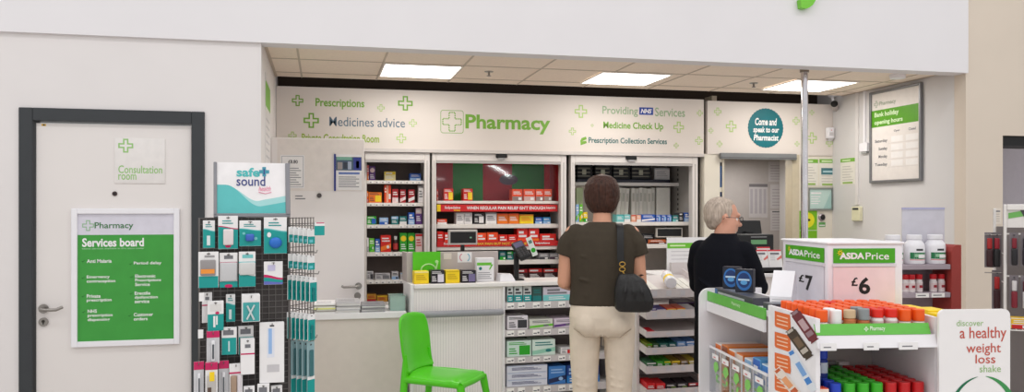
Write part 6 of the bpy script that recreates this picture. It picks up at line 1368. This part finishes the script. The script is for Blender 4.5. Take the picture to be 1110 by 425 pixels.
# packs on the right-hand wing: five or so per hook, one behind the other
rows = [(246, 262.5, 314.5, 340, 5, 'small'), (275, 290.5, 314, 340, 5, 'small'), (298, 324.5, 313.5, 342, 6, 'slim'), (338, 366.5, 313, 340, 6, 'slim'), (368, 427, 311, 340, 5, 'long')]
for r_, (yt, yb, x0, x1, n, st) in enumerate(rows):
    for e in range(n):
        D = 3.62 + .02 * r_; x = x0 + (x1 - x0) * (e + .5) / n
        p = at_depth(x, D - .012 * e); zt_ = ztop(x, yt + .6 * e, D - .012 * e); zb2 = ztop(x, yb + .5 * e, D - .012 * e); h = zt_ - zb2; w = .021 if st != 'long' else .022
        X = Matrix.Translation((p.x, p.y, zb2)) @ Matrix.Rotation(math.radians(46), 4, 'Z')
        m = MB(X); m.box(-w, w, 0, .004, 0, h, PAPER if st != 'long' else C(150, 180, 185), .001, 1)
        if st == 'small': m.fq(-w, 0, w, h * .5, -.0006, TL); m.fq(-w * .6, h * .1, w * .4, h * .3, -.0012, C(110, 200, 210))
        if st == 'slim': m.fq(-w, 0, w, h * .8, -.0006, TL); m.fq(-w * .3, h * .3, w * .3, h * .42, -.0012, C(190, 225, 225)); m.box(-w * .35, w * .35, -.008, -.0006, h * .05, h * .6, TLD, .003, 1)
        if st == 'long': m.fq(-w, h * .04, w, h * .3, -.0006, TL); m.box(-w * .5, w * .5, -.008, -.0006, h * .36, h * .85, C(60, 110, 115), .003, 1); m.fq(-w, h * .3, w, h * .36, -.0012, PAPER)
        m.box(-.004, .004, -.0004, 0, h * .93, h * .96, DG)
        tag(m.build('hanging_pack'), ['short teal white pack', 'short teal white pack', 'slim teal pack', 'slim teal pack', 'long dark teal pack'][r_] + ', ' + ORD[r_] + ' row on the right side of the stand, ' + nth(e, n), 'hanging pack', 'packs down the right side of the display stand')
    p0 = at_depth(x0 - 4, 3.66 + .02 * r_); p1 = at_depth(x1 + 3, 3.56 + .02 * r_); zz = ztop(x0, yt - 1.5, 3.62)
    MB().tube([(p0.x, p0.y + .0, zz), (p1.x, p1.y, zz), (p1.x + .004, p1.y, zz + .012)], .0025, STEEL, 6).build('hook', ds)
u = at_depth(346.5, 3.5); zt_ = ztop(346, 241, 3.5)
X = Matrix.Translation((u.x, u.y, zt_ - .055)) @ Matrix.Rotation(math.radians(20), 4, 'Z'); m = MB(X); m.box(-.022, .022, 0, .004, 0, .055, TL, .001, 1); m.fq(-.022, .04, .022, .055, -.0006, PAPER); m.fq(-.015, .05, .02, .054, -.001, MG)
tag(m.build('hanging_pack'), 'single small teal pack at the outer end of the top right stand hook', 'hanging pack')

# ------------------------------------------------------------------ green chair
CHM = mat((80, 198, 10), .32, name='green_moulded_plastic', var=.02, coat=.15)
pc = at_depth(480, 5.42)
K = Frame(pc.x, pc.y, -33)         # u = the way the chair faces, v = its far side
ch = thing('chair', (pc.x, pc.y, 0), 'bright green moulded plastic chair facing right in front of the white counter', 'chair')
sz = .482; hw = .20
# seat: a waterfall sheet with thickness
def sheet(fn, nu, nv, th, mm, name):
    m = MB(K); top = []; bot = []
    for i in range(nu + 1):
        for j in range(nv + 1):
            p, nrm = fn(i / nu, j / nv); top.append(p); bot.append(tuple(Vector(p) - Vector(nrm) * th))
    I = lambda i, j: i * (nv + 1) + j; N = len(top)
    fs = [(I(i, j), I(i + 1, j), I(i + 1, j + 1), I(i, j + 1)) for i in range(nu) for j in range(nv)]
    fs += [tuple(N + k for k in reversed(f)) for f in fs[:nu * nv]]
    edge = [I(i, 0) for i in range(nu + 1)] + [I(nu, j) for j in range(1, nv + 1)] + [I(i, nv) for i in range(nu - 1, -1, -1)] + [I(0, j) for j in range(nv - 1, 0, -1)]
    fs += [(edge[k], N + edge[k], N + edge[(k + 1) % len(edge)], edge[(k + 1) % len(edge)]) for k in range(len(edge))]
    m.add(top + bot, fs, mm, True)
    o = m.build(name, ch); sm_ = o.modifiers.new('s', 'SUBSURF'); sm_.levels = 1; sm_.render_levels = 1
    return o
def seat_fn(s, t):
    u = -.21 + .44 * s; v = (-1 + 2 * t); e = abs(v) ** 4
    wv = hw * (1.0 + .08 * s); rnd = 1 - .10 * max(0, (s - .8) / .2) ** 2
    z = sz + .010 * (1 - math.cos(2 * PI * s)) * -.5 - .018 * e - .10 * max(0, (s - .82) / .18) ** 2 * .45 + .02 * max(0, .25 - s)
    return (u, v * wv * rnd, z), (0, 0, 1)
sheet(seat_fn, 14, 12, .022, CHM, 'seat')
# skirt under the seat edges
def back_fn(s, t):
    z = sz - .0 + .345 * s; v = -1 + 2 * t
    wv = (hw * .93 + .02 * math.sin(PI * s * .9)) * (1 - .10 * max(0, (s - .8) / .2) ** 2)
    lean = -.205 - .012 * s - .03 * s ** 2 + .03 * math.exp(-s * 9)
    u = lean + .035 * v * v
    top = .025 * (1 - abs(v) ** 3) if s > .9 else 0
    return (u, v * wv, z + top * (s - .9) * 10), (1, 0, 0)
sheet(back_fn, 14, 12, .020, CHM, 'backrest')
for a_, b_, nm in ((.205, -1, 0), (.205, 1, 0), (-.195, -1, 1), (-.195, 1, 1)):
    m = MB(K); dz = .0
    pts = [(a_, b_ * hw * .93, sz - .045), (a_ + (.03 if not nm else -.02), b_ * hw * .98, sz - .20), (a_ + (.045 if not nm else -.075), b_ * hw * 1.02, .004)]
    if nm: pts = [(a_ + .01, b_ * hw * .86, sz + .12), (a_ + .012, b_ * hw * .90, sz - .02), (a_ + .0, b_ * hw * .95, sz - .18), (a_ - .055, b_ * hw * 1.0, .004)]
    r_ = [.026, .022, .016] if not nm else [.012, .026, .022, .016]
    m.tube(pts, r_, CHM, 14); m.build('leg', ch)
m = MB(K)
for s_ in (-1, 1): m.tube([(-.195, s_ * hw * .92, sz - .035), (0, s_ * hw * .97, sz - .038), (.205, s_ * hw * .95, sz - .045)], .022, CHM, 10)
m.tube([(.21, -hw * .93, sz - .05), (.22, 0, sz - .05), (.21, hw * .93, sz - .05)], .018, CHM, 10)
m.build('seat_rim', ch)

# ------------------------------------------------------------------ people
def hand(m, wrist, fwd, palm_n, side, mm, curl=.9, s=1.0):
    """five fingers on a palm; side=+1: thumb towards +right of the hand"""
    W_ = Vector(wrist); f = Vector(fwd).normalized(); n = Vector(palm_n); n = (n - f * n.dot(f)).normalized(); r = f.cross(n).normalized() * side
    m.limb([W_ - f * .01, W_ + f * .03 * s], [.024 * s, .026 * s], mm, 10)
    for k, off in enumerate((-.026, -.009, .009, .026)):
        m.limb([W_ + f * .02 * s + r * off * .7 * s, W_ + f * .085 * s + r * off * s], [.014 * s, .0115 * s], mm, 8)
    for k, (off, L) in enumerate(((-.030, .060), (-.010, .078), (.010, .084), (.030, .076))):
        p = W_ + f * .085 * s + r * off * s; d = f.copy(); seq = [p]; c = curl * (1.1 - .1 * k)
        for j, (fr_, a) in enumerate(((.45, .35), (.32, .6), (.23, .45))):
            d = (Matrix.Rotation(-a * c * side, 3, r) @ d) if True else d
            if (d - f).dot(n) < 0: pass
            p = p + d * L * fr_ * s; seq.append(p)
        m.limb(seq, [.0095 * s, .0088 * s, .008 * s, .007 * s], mm, 8)
    p = W_ + f * .022 * s + r * .028 * s
    m.limb([p, p + (f * .6 + r * .75 + n * .2).normalized() * .036 * s, p + (f * .95 + r * .55 + n * .35).normalized() * .068 * s], [.013 * s, .0105 * s, .008 * s], mm, 8)
def head(m, c, s, mm, R, male=False):
    """skull, jaw, nose, ears, brow and lips round the head centre c (face towards +y before R)"""
    T = lambda p: Vector(c) + R @ (Vector(p) * s)
    def e(p, r): m.sph(T(p), [x * s for x in r], mm, 18, 12, R)
    e((0, -.012, .035), (.076, .096, .088)); e((0, .025, -.03), (.062, .068, .082)); e((0, .052, -.078), (.034, .032, .026)); e((0, .035, -.06), (.052, .045, .045))
    e((0, .082, .03), (.05, .014, .016)); m.limb([T((0, .088, .012)), T((0, .106, -.022))], [.009 * s, .014 * s], mm, 8); e((.011, .096, -.024), (.01, .01, .008)); e((-.011, .096, -.024), (.01, .01, .008))
    e((0, .084, -.052), (.024, .01, .006)); e((0, .083, -.061), (.021, .01, .006))
    e((.04, .06, -.02), (.026, .02, .022)); e((-.04, .06, -.02), (.026, .02, .022))
    for q in (-1, 1):
        e((q * .078, -.008, -.005), (.009, .019, .032)); e((q * .085, -.016, .008), (.007, .012, .02))
def eyes(parent, c, s, R, xf, iris):
    T = lambda p: Vector(c) + R @ (Vector(p) * s)
    for q in (-1, 1):
        m = MB(xf); m.sph(T((q * .031, .0665, .006)), .0125 * s, C(235, 230, 225), 12, 8); m.sph(T((q * .031, .0742, .006)), .0062 * s, iris, 10, 6); m.build('eye', parent)
# ---- the woman, seen from behind
WD = 4.9; wp = at_depth(652.5, WD); k_ = WD / F
WX = Frame(wp.x, wp.y, -17.5)
SKW = mat((205, 150, 122), .5, name='skin_tone', var=.03, scale=10)
wo = thing('person', (wp.x, wp.y, 0), 'dark haired woman seen from behind in an olive t-shirt and cream trousers', 'person')
b = MB(WX); HC = (0, .045, 1.622); Rw = Matrix.Rotation(math.radians(-6), 3, 'X')
head(b, HC, 1.0, SKW, Rw)
b.limb([(0, .0, 1.40), (0, .012, 1.50), (0, .025, 1.58)], [.062, .052, .054], SKW)
b.rings([(0, 0, .84, .165, .11), (0, 0, .95, .172, .115), (0, 0, 1.08, .145, .098), (0, 0, 1.25, .16, .1), (0, 0, 1.36, .165, .09), (0, 0, 1.42, .12, .07), (0, 0, 1.46, .055, .05)], SKW)
for s_ in (-1, 1):
    el = (s_ * .222, .0, 1.105); wr = (s_ * .13, .215, 1.06)
    b.limb([(s_ * .17, 0, 1.39), (s_ * .205, .005, 1.27), el], [.052, .048, .041], SKW); b.limb([el, (s_ * .19, .09, 1.085), wr], [.042, .040, .027], SKW)
    hand(b, wr, (-s_ * .5, .75, -.05), (0, -.1, -1), s_, SKW, .8, .92)
    b.limb([(s_ * .09, 0, .86), (s_ * .095, .01, .48), (s_ * .1, -.02, .30), (s_ * .1, -.01, .08)], [.082, .052, .05, .034], SKW)
    b.limb([(s_ * .1, -.03, .05), (s_ * .11, .08, .035)], [.035, .03], SKW)
b.remeshed('body', .0065, 3, wo)
eyes(wo, HC, 1.0, Rw, WX, C(70, 50, 40))
SHW = mat((66, 58, 48), .85, name='olive_grey_jersey', spec=.2, var=.05, scale=30, bump=.1, bscale=300)
t = MB(WX)
t.rings([(0, 0, .975, .196, .128), (0, -.002, 1.03, .190, .125), (0, -.004, 1.10, .184, .122), (0, -.004, 1.20, .190, .126), (0, -.004, 1.29, .198, .124), (0, -.004, 1.36, .196, .112), (0, -.004, 1.405, .175, .094), (0, 0, 1.435, .125, .078), (0, .004, 1.462, .076, .066)], SHW, 30, 2.3)
for s_ in (-1, 1): t.limb([(s_ * .15, -.002, 1.385), (s_ * .196, 0, 1.33)], [.066, .066], SHW); t.tube([(s_ * .19, 0, 1.345), (s_ * .213, .004, 1.262)], [.066, .063], SHW, 16)
# soft folds across the back
for (z, a0, a1, dy) in ((1.02, -.1, .12, .0), (1.12, -.14, -.02, .0), (1.25, -.12, .06, 0)): t.limb([(a0, -.114, z + .015), ((a0 + a1) / 2, -.118, z), (a1, -.114, z + .02)], [.006, .008, .006], SHW, 8)
t.remeshed('t_shirt', .0065, 5, wo)
TRM = mat((216, 201, 182), .85, name='cream_trouser_cotton', var=.05, scale=14, bump=.12, bscale=160)
t = MB(WX)
t.rings([(0, 0, .80, .165, .118), (0, -.006, .85, .188, .138), (0, -.008, .91, .193, .14), (0, -.004, .96, .186, .128), (0, 0, 1.0, .176, .115)], TRM, 30, 2.3)
for s_ in (-1, 1):
    t.limb([(s_ * .082, -.075, .87)], [.082], TRM)
    t.limb([(s_ * .098, -.006, .84), (s_ * .102, .0, .66), (s_ * .10, .0, .47), (s_ * .10, -.012, .28), (s_ * .10, -.01, .075)], [.096, .086, .074, .07, .066], TRM, 18)
    for z in (.80, .73, .66, .60, .545, .50, .40, .3): t.limb([(s_ * .10 - .05, -.072 + .02 * (.8 - z), z + .012), (s_ * .10 + .01, -.082 + .03 * (.8 - z), z), (s_ * .10 + .055, -.06 + .02 * (.8 - z), z + .016)], [.005, .0085, .005], TRM, 8)
t.remeshed('trousers', .0065, 4, wo)
SEAM = C(165, 148, 128)
m = MB(WX); yv = -.158
m.tube([(-.165, -.10, .845), (-.10, -.152, .805), (-.03, -.140, .80), (0, -.118, .812), (.03, -.140, .80), (.10, -.152, .805), (.165, -.10, .845)], .0028, SEAM, 6); m.tube([(0, -.118, .85), (0, -.112, .80), (0, -.09, .745)], .0022, SEAM, 6); m.build('trouser_seam', wo)
for s_ in (-1, 1):
    m = MB(WX); m.limb([(s_ * .1, -.055, .045), (s_ * .105, .03, .045), (s_ * .115, .12, .035)], [.044, .046, .036], C(60, 52, 48)); m.box(s_ * .1 - .04, s_ * .1 + .045, -.09, .14, .001, .02, C(40, 36, 34), .008, 2); m.build('shoe', wo)
HRW = mat((60, 33, 22), .5, name='dark_brown_hair', var=.45, scale=110, spec=.3, strand=.06, bump=.5, bscale=140)
t = MB(WX); hc = Vector(HC)
t.rings([(0, hc.y - .03, 1.513, .058, .052), (0, hc.y - .03, 1.522, .070, .062), (0, hc.y - .026, 1.545, .086, .076), (0, hc.y - .023, 1.575, .099, .088), (0, hc.y - .02, 1.61, .1055, .095), (0, hc.y - .019, 1.645, .106, .099), (0, hc.y - .018, 1.68, .099, .098), (0, hc.y - .016, 1.71, .083, .086), (0, hc.y - .013, 1.732, .056, .06), (0, hc.y - .012, 1.742, .02, .022)], HRW, 36)
t.limb([hc + Vector((-.06, .06, .085)), hc + Vector((.0, .074, .088)), hc + Vector((.06, .06, .08))], [.022, .026, .022], HRW)
o = t.remeshed('hair', .006, 3, wo)
# strand relief
dsp = o.modifiers.new('strands', 'DISPLACE'); tx = bpy.data.textures.new('strands', 'WOOD'); tx.noise_scale = .02; tx.wood_type = 'BANDNOISE'; tx.turbulence = 6; dsp.texture = tx; dsp.strength = .0025; dsp.mid_level = .5; dsp.texture_coords = 'LOCAL'
# ---- her handbag
BG = mat((24, 22, 22), .38, name='black_leather', var=.1, scale=12, bump=.25, bscale=120)
bu, bz = .165, 1.07
hbg = thing('handbag', WX.w(bu, -.2, bz - .125), 'black leather shoulder bag with brass clips hanging at the right hip of the woman', 'handbag')
t = MB(WX); yb = -.19
t.rings([(bu + .01, yb, .955, .085, .032), (bu + .01, yb, .972, .106, .045), (bu + .01, yb, 1.02, .113, .056), (bu, yb, 1.08, .102, .05), (bu - .012, yb, 1.14, .078, .035), (bu - .03, yb + .005, 1.172, .045, .02)], BG, 24, 2.6)
for (a0, z0, a1, z1) in ((-.03, 1.16, -.055, .99), (0, 1.16, .01, .98), (.03, 1.14, .075, 1.0)): t.limb([(bu + a0, yb - .025, z0), (bu + (a0 + a1) / 2, yb - .055, (z0 + z1) / 2), (bu + a1, yb - .045, z1)], [.004, .008, .005], BG, 8)
t.remeshed('bag_body', .006, 3, hbg)
STP = mat((18, 17, 18), .5, name='black_strap_webbing', bump=.1, bscale=400)
m = MB(WX); su_ = .102
path = [(bu - .05, -.165, 1.20), (su_ - .002, -.158, 1.24), (su_, -.148, 1.32), (su_, -.128, 1.40), (su_, -.085, 1.443), (su_ - .002, -.02, 1.455), (su_, .045, 1.44), (su_ + .01, .105, 1.38), (su_ + .04, .14, 1.25), (su_ + .09, .12, 1.15), (.20, .03, 1.14), (.235, -.08, 1.15), (bu + .05, -.17, 1.165)]
vs = []; hwid = .0215
for i, p in enumerate(path): wd = hwid if i < 9 else .012; vs += [(p[0] - wd, p[1], p[2]), (p[0] + wd, p[1], p[2]), (p[0] + wd, p[1] + .001, p[2] + .004), (p[0] - wd, p[1] + .001, p[2] + .004)]
fs = []
for i in range(len(path) - 1):
    for e in range(4): fs.append((4 * i + e, 4 * i + (e + 1) % 4, 4 * i + 4 + (e + 1) % 4, 4 * i + 4 + e))
fs += [(3, 2, 1, 0), tuple(len(vs) - 4 + e for e in range(4))]
m.add(vs, fs, STP, True); o = m.build('strap', hbg); sd_ = o.modifiers.new('s', 'SUBSURF'); sd_.levels = 2; sd_.render_levels = 2
BRS = mat((200, 160, 80), .3, 1.0, name='brass')
m = MB(WX)
for z in (1.225, 1.195): m.tube([(bu - .055 + .016 * math.cos(t_), -.185, z + .012 * math.sin(t_)) for t_ in [2 * PI * i / 14 for i in range(15)]], .003, BRS, 6)
m.tube([(bu - .055, -.186, 1.185), (bu - .04, -.19, 1.165), (bu - .05, -.19, 1.15)], .004, BRS, 6); m.build('bag_clip', hbg)
# ---- the man
MD = 4.98; mp = at_depth(783, MD)
MX = Frame(mp.x, mp.y, -46)
SKM = mat((208, 152, 128), .5, name='skin_tone_ruddy', var=.05, scale=14)
ma = thing('person', (mp.x, mp.y, 0), 'grey haired man with glasses in a black top, looking right', 'person')
b = MB(MX); HM = (-.015, .045, 1.475); Rm = Matrix.Rotation(math.radians(-50), 3, 'Z') @ Matrix.Rotation(math.radians(-5), 3, 'X')
head(b, HM, 1.06, SKM, Rm, True)
b.limb([(0, .0, 1.28), (0.005, .015, 1.37), (.015, .03, 1.45)], [.075, .062, .062], SKM)
b.rings([(0, 0, .78, .145, .115), (0, 0, .90, .145, .12), (0, 0, 1.0, .145, .12), (0, 0, 1.2, .145, .11), (0, 0, 1.28, .13, .095), (0, 0, 1.34, .11, .07), (0, 0, 1.37, .06, .06)], SKM)
for s_ in (-1, 1):
    el = (s_ * .185, .10, 1.075); wr = (-s_ * .0, .235, 1.10 + .035 * s_)
    b.limb([(s_ * .13, 0, 1.285), (s_ * .168, .03, 1.19), el], [.052, .048, .042], SKM); b.limb([el, (s_ * .125, .20, 1.08 + .02 * s_), wr], [.044, .04, .03], SKM)
    hand(b, wr, (-s_ * .95, .05, .02), (0, 1, 0), s_, SKM, .6, 1.0)
    b.limb([(s_ * .08, 0, .80), (s_ * .094, .012, .46), (s_ * .10, -.02, .30), (s_ * .10, -.01, .08)], [.085, .056, .056, .038], SKM); b.limb([(s_ * .1, -.035, .05), (s_ * .115, .09, .035)], [.036, .03], SKM)
b.remeshed('body', .0065, 3, ma)
eyes(ma, HM, 1.06, Rm, MX, C(90, 110, 130))
TOP = mat((17, 18, 25), .85, name='black_knit_top', spec=.12, var=.08, scale=30, bump=.1, bscale=260)
t = MB(MX)
t.rings([(0, 0, .86, .160, .135), (0, 0, .95, .164, .142), (0, 0, 1.05, .166, .142), (0, -.005, 1.16, .168, .135), (0, -.008, 1.24, .168, .125), (0, -.008, 1.30, .152, .108), (0, -.002, 1.345, .112, .088), (.005, .006, 1.378, .08, .076), (.006, .01, 1.392, .074, .07)], TOP, 30, 2.3)
for s_ in (-1, 1):
    el = (s_ * .185, .10, 1.072)
    t.limb([(s_ * .132, -.004, 1.282), (s_ * .168, .03, 1.19), el], [.070, .062, .056], TOP); t.limb([el, (s_ * .125, .20, 1.08 + .02 * s_), (s_ * .04, .228, 1.095 + .033 * s_)], [.060, .055, .044], TOP)
t.limb([(-.1, -.135, 1.12), (.0, -.15, 1.06), (.1, -.14, 1.10)], [.008, .012, .008], TOP, 8)
t.remeshed('top', .0065, 5, ma)
t = MB(MX); SHT = mat((17, 16, 19), .85, name='black_shorts_cotton', spec=.12, var=.08)
t.rings([(0, 0, .70, .15, .12), (0, 0, .78, .165, .14), (0, 0, .88, .164, .138), (0, 0, .93, .158, .132)], SHT, 28, 2.3)
for s_ in (-1, 1): t.tube([(s_ * .08, 0, .80), (s_ * .09, .006, .66), (s_ * .094, .008, .545)], [.09, .086, .083], SHT, 18)
t.remeshed('shorts', .0065, 3, ma)
for s_ in (-1, 1):
    m = MB(MX); m.limb([(s_ * .1, -.06, .05), (s_ * .106, .03, .05), (s_ * .118, .13, .038)], [.047, .05, .04], C(55, 55, 60)); m.box(s_ * .1 - .045, s_ * .1 + .055, -.1, .165, .001, .022, C(215, 212, 208), .009, 2); m.build('shoe', ma)
HRM = mat((176, 160, 146), .7, name='grey_hair', var=.3, scale=90, strand=.15, bump=.4, bscale=120)
t = MB(MX); T = lambda p: Vector(HM) + Rm @ (Vector(p) * 1.06)
def he(p, r): t.sph(T(p), [x * 1.06 for x in r], HRM, 20, 14, Rm)
he((0, -.022, .042), (.079, .092, .086)); he((0, -.046, .008), (.075, .062, .062)); he((0, -.056, -.028), (.058, .034, .036)); he((0, .004, .09), (.058, .055, .032))
for s_ in (-1, 1): t.limb([T((s_ * .068, .012, .055)), T((s_ * .073, .006, .012)), T((s_ * .073, .006, -.012))], [.016, .010, .006], HRM)
t.remeshed('hair', .0055, 2, ma)
t = MB(MX)
for p, r in (((0, .055, -.092), (.036, .03, .016)), ((.035, .045, -.072), (.022, .03, .02)), ((-.035, .045, -.072), (.022, .03, .02)), ((0, .088, -.044), (.026, .008, .005))): t.sph(T(p), [x * 1.06 for x in r], HRM, 14, 10, Rm)
o = t.remeshed('beard', .005, 1, ma); o['label'] = 'short pale grey beard'; 
m = MB(MX); GL = C(50, 46, 48)
for s_ in (-1, 1):
    m.tube([T((s_ * (.033 + .024 * math.cos(t_)), .1, .006 + .017 * math.sin(t_))) for t_ in [2 * PI * i / 16 for i in range(17)]], .0018, GL, 6); m.tube([T((s_ * .057, .1, .012)), T((s_ * .084, .06, .014)), T((s_ * .09, -.015, .012)), T((s_ * .086, -.03, -.002))], .0018, GL, 6)
m.tube([T((-.01, .1, .01)), T((0, .103, .013)), T((.01, .1, .01))], .0018, GL, 6); m.build('glasses', ma)

# ------------------------------------------------------------------ light
wd = bpy.data.worlds.new('shop'); SC.world = wd; wd.use_nodes = True
wd.node_tree.nodes['Background'].inputs['Color'].default_value = (1.0, .998, 1.0, 1); wd.node_tree.nodes['Background'].inputs['Strength'].default_value = WORLD
def area(name, loc, rot, sx, sy, power, col):
    l = bpy.data.lights.new(name, 'AREA'); l.shape = 'RECTANGLE'; l.size = sx; l.size_y = sy; l.energy = power; l.color = col
    o = bpy.data.objects.new(name, l); COL.objects.link(o); o.location = loc; o.rotation_euler = rot; return o
for i, (cu, cv) in enumerate(LAMPS): area('recess_panel_lamp', (cu, cv, ZC - .02), (0, 0, 0), .54, .54, PANEL, (1, .98, .95))
# rows of shop-floor strip lights on the high ceiling in front of the pharmacy
for i, y in enumerate((3.3, .8, -1.8)):
    for x in (-3.2, .6, 4.4): area('shop_strip_lamp', (x, y, 4.75), (0, 0, 0), 3.0, .16, STRIP, (1, .995, .99))
# lamp over the dispensary, and far rows of shop strip lights that show in the clear sheet of the red bay
area('dispensary_lamp', (dwx[1] + .5, 7.55, 2.05), (0, 0, 0), .5, .3, 7, (1, .97, .93))
for (x0, y0, x1, y1) in ((11, -41, 17.5, -63), (9.6, -66, 12.4, -72), (6.9, -48, 8.2, -46)):
    L_ = math.hypot(x1 - x0, y1 - y0); area('far_strip_lamp', ((x0 + x1) / 2, (y0 + y1) / 2, 4.75), (0, 0, math.atan2(y1 - y0, x1 - x0)), L_, .5, L_ * 60, (1, 1, 1))
# ------------------------------------------------------------------ camera
cam = bpy.data.cameras.new('camera'); co = bpy.data.objects.new('camera', cam); COL.objects.link(co); SC.camera = co
co.location = CAM; co.rotation_euler = (PI / 2, 0, -YAW)
cam.sensor_fit = 'HORIZONTAL'; cam.sensor_width = 36; cam.lens = 36 * F / W; cam.shift_y = (HOR - H / 2) / W; cam.clip_start = .05
SC.view_settings.view_transform = 'Standard'; SC.view_settings.look = 'None'; SC.view_settings.gamma = 1; SC.view_settings.use_curve_mapping = False; SC.view_settings.exposure = EXPO
SC.cycles.max_bounces = 8; SC.cycles.transparent_max_bounces = 12; SC.cycles.caustics_reflective = False; SC.cycles.caustics_refractive = False
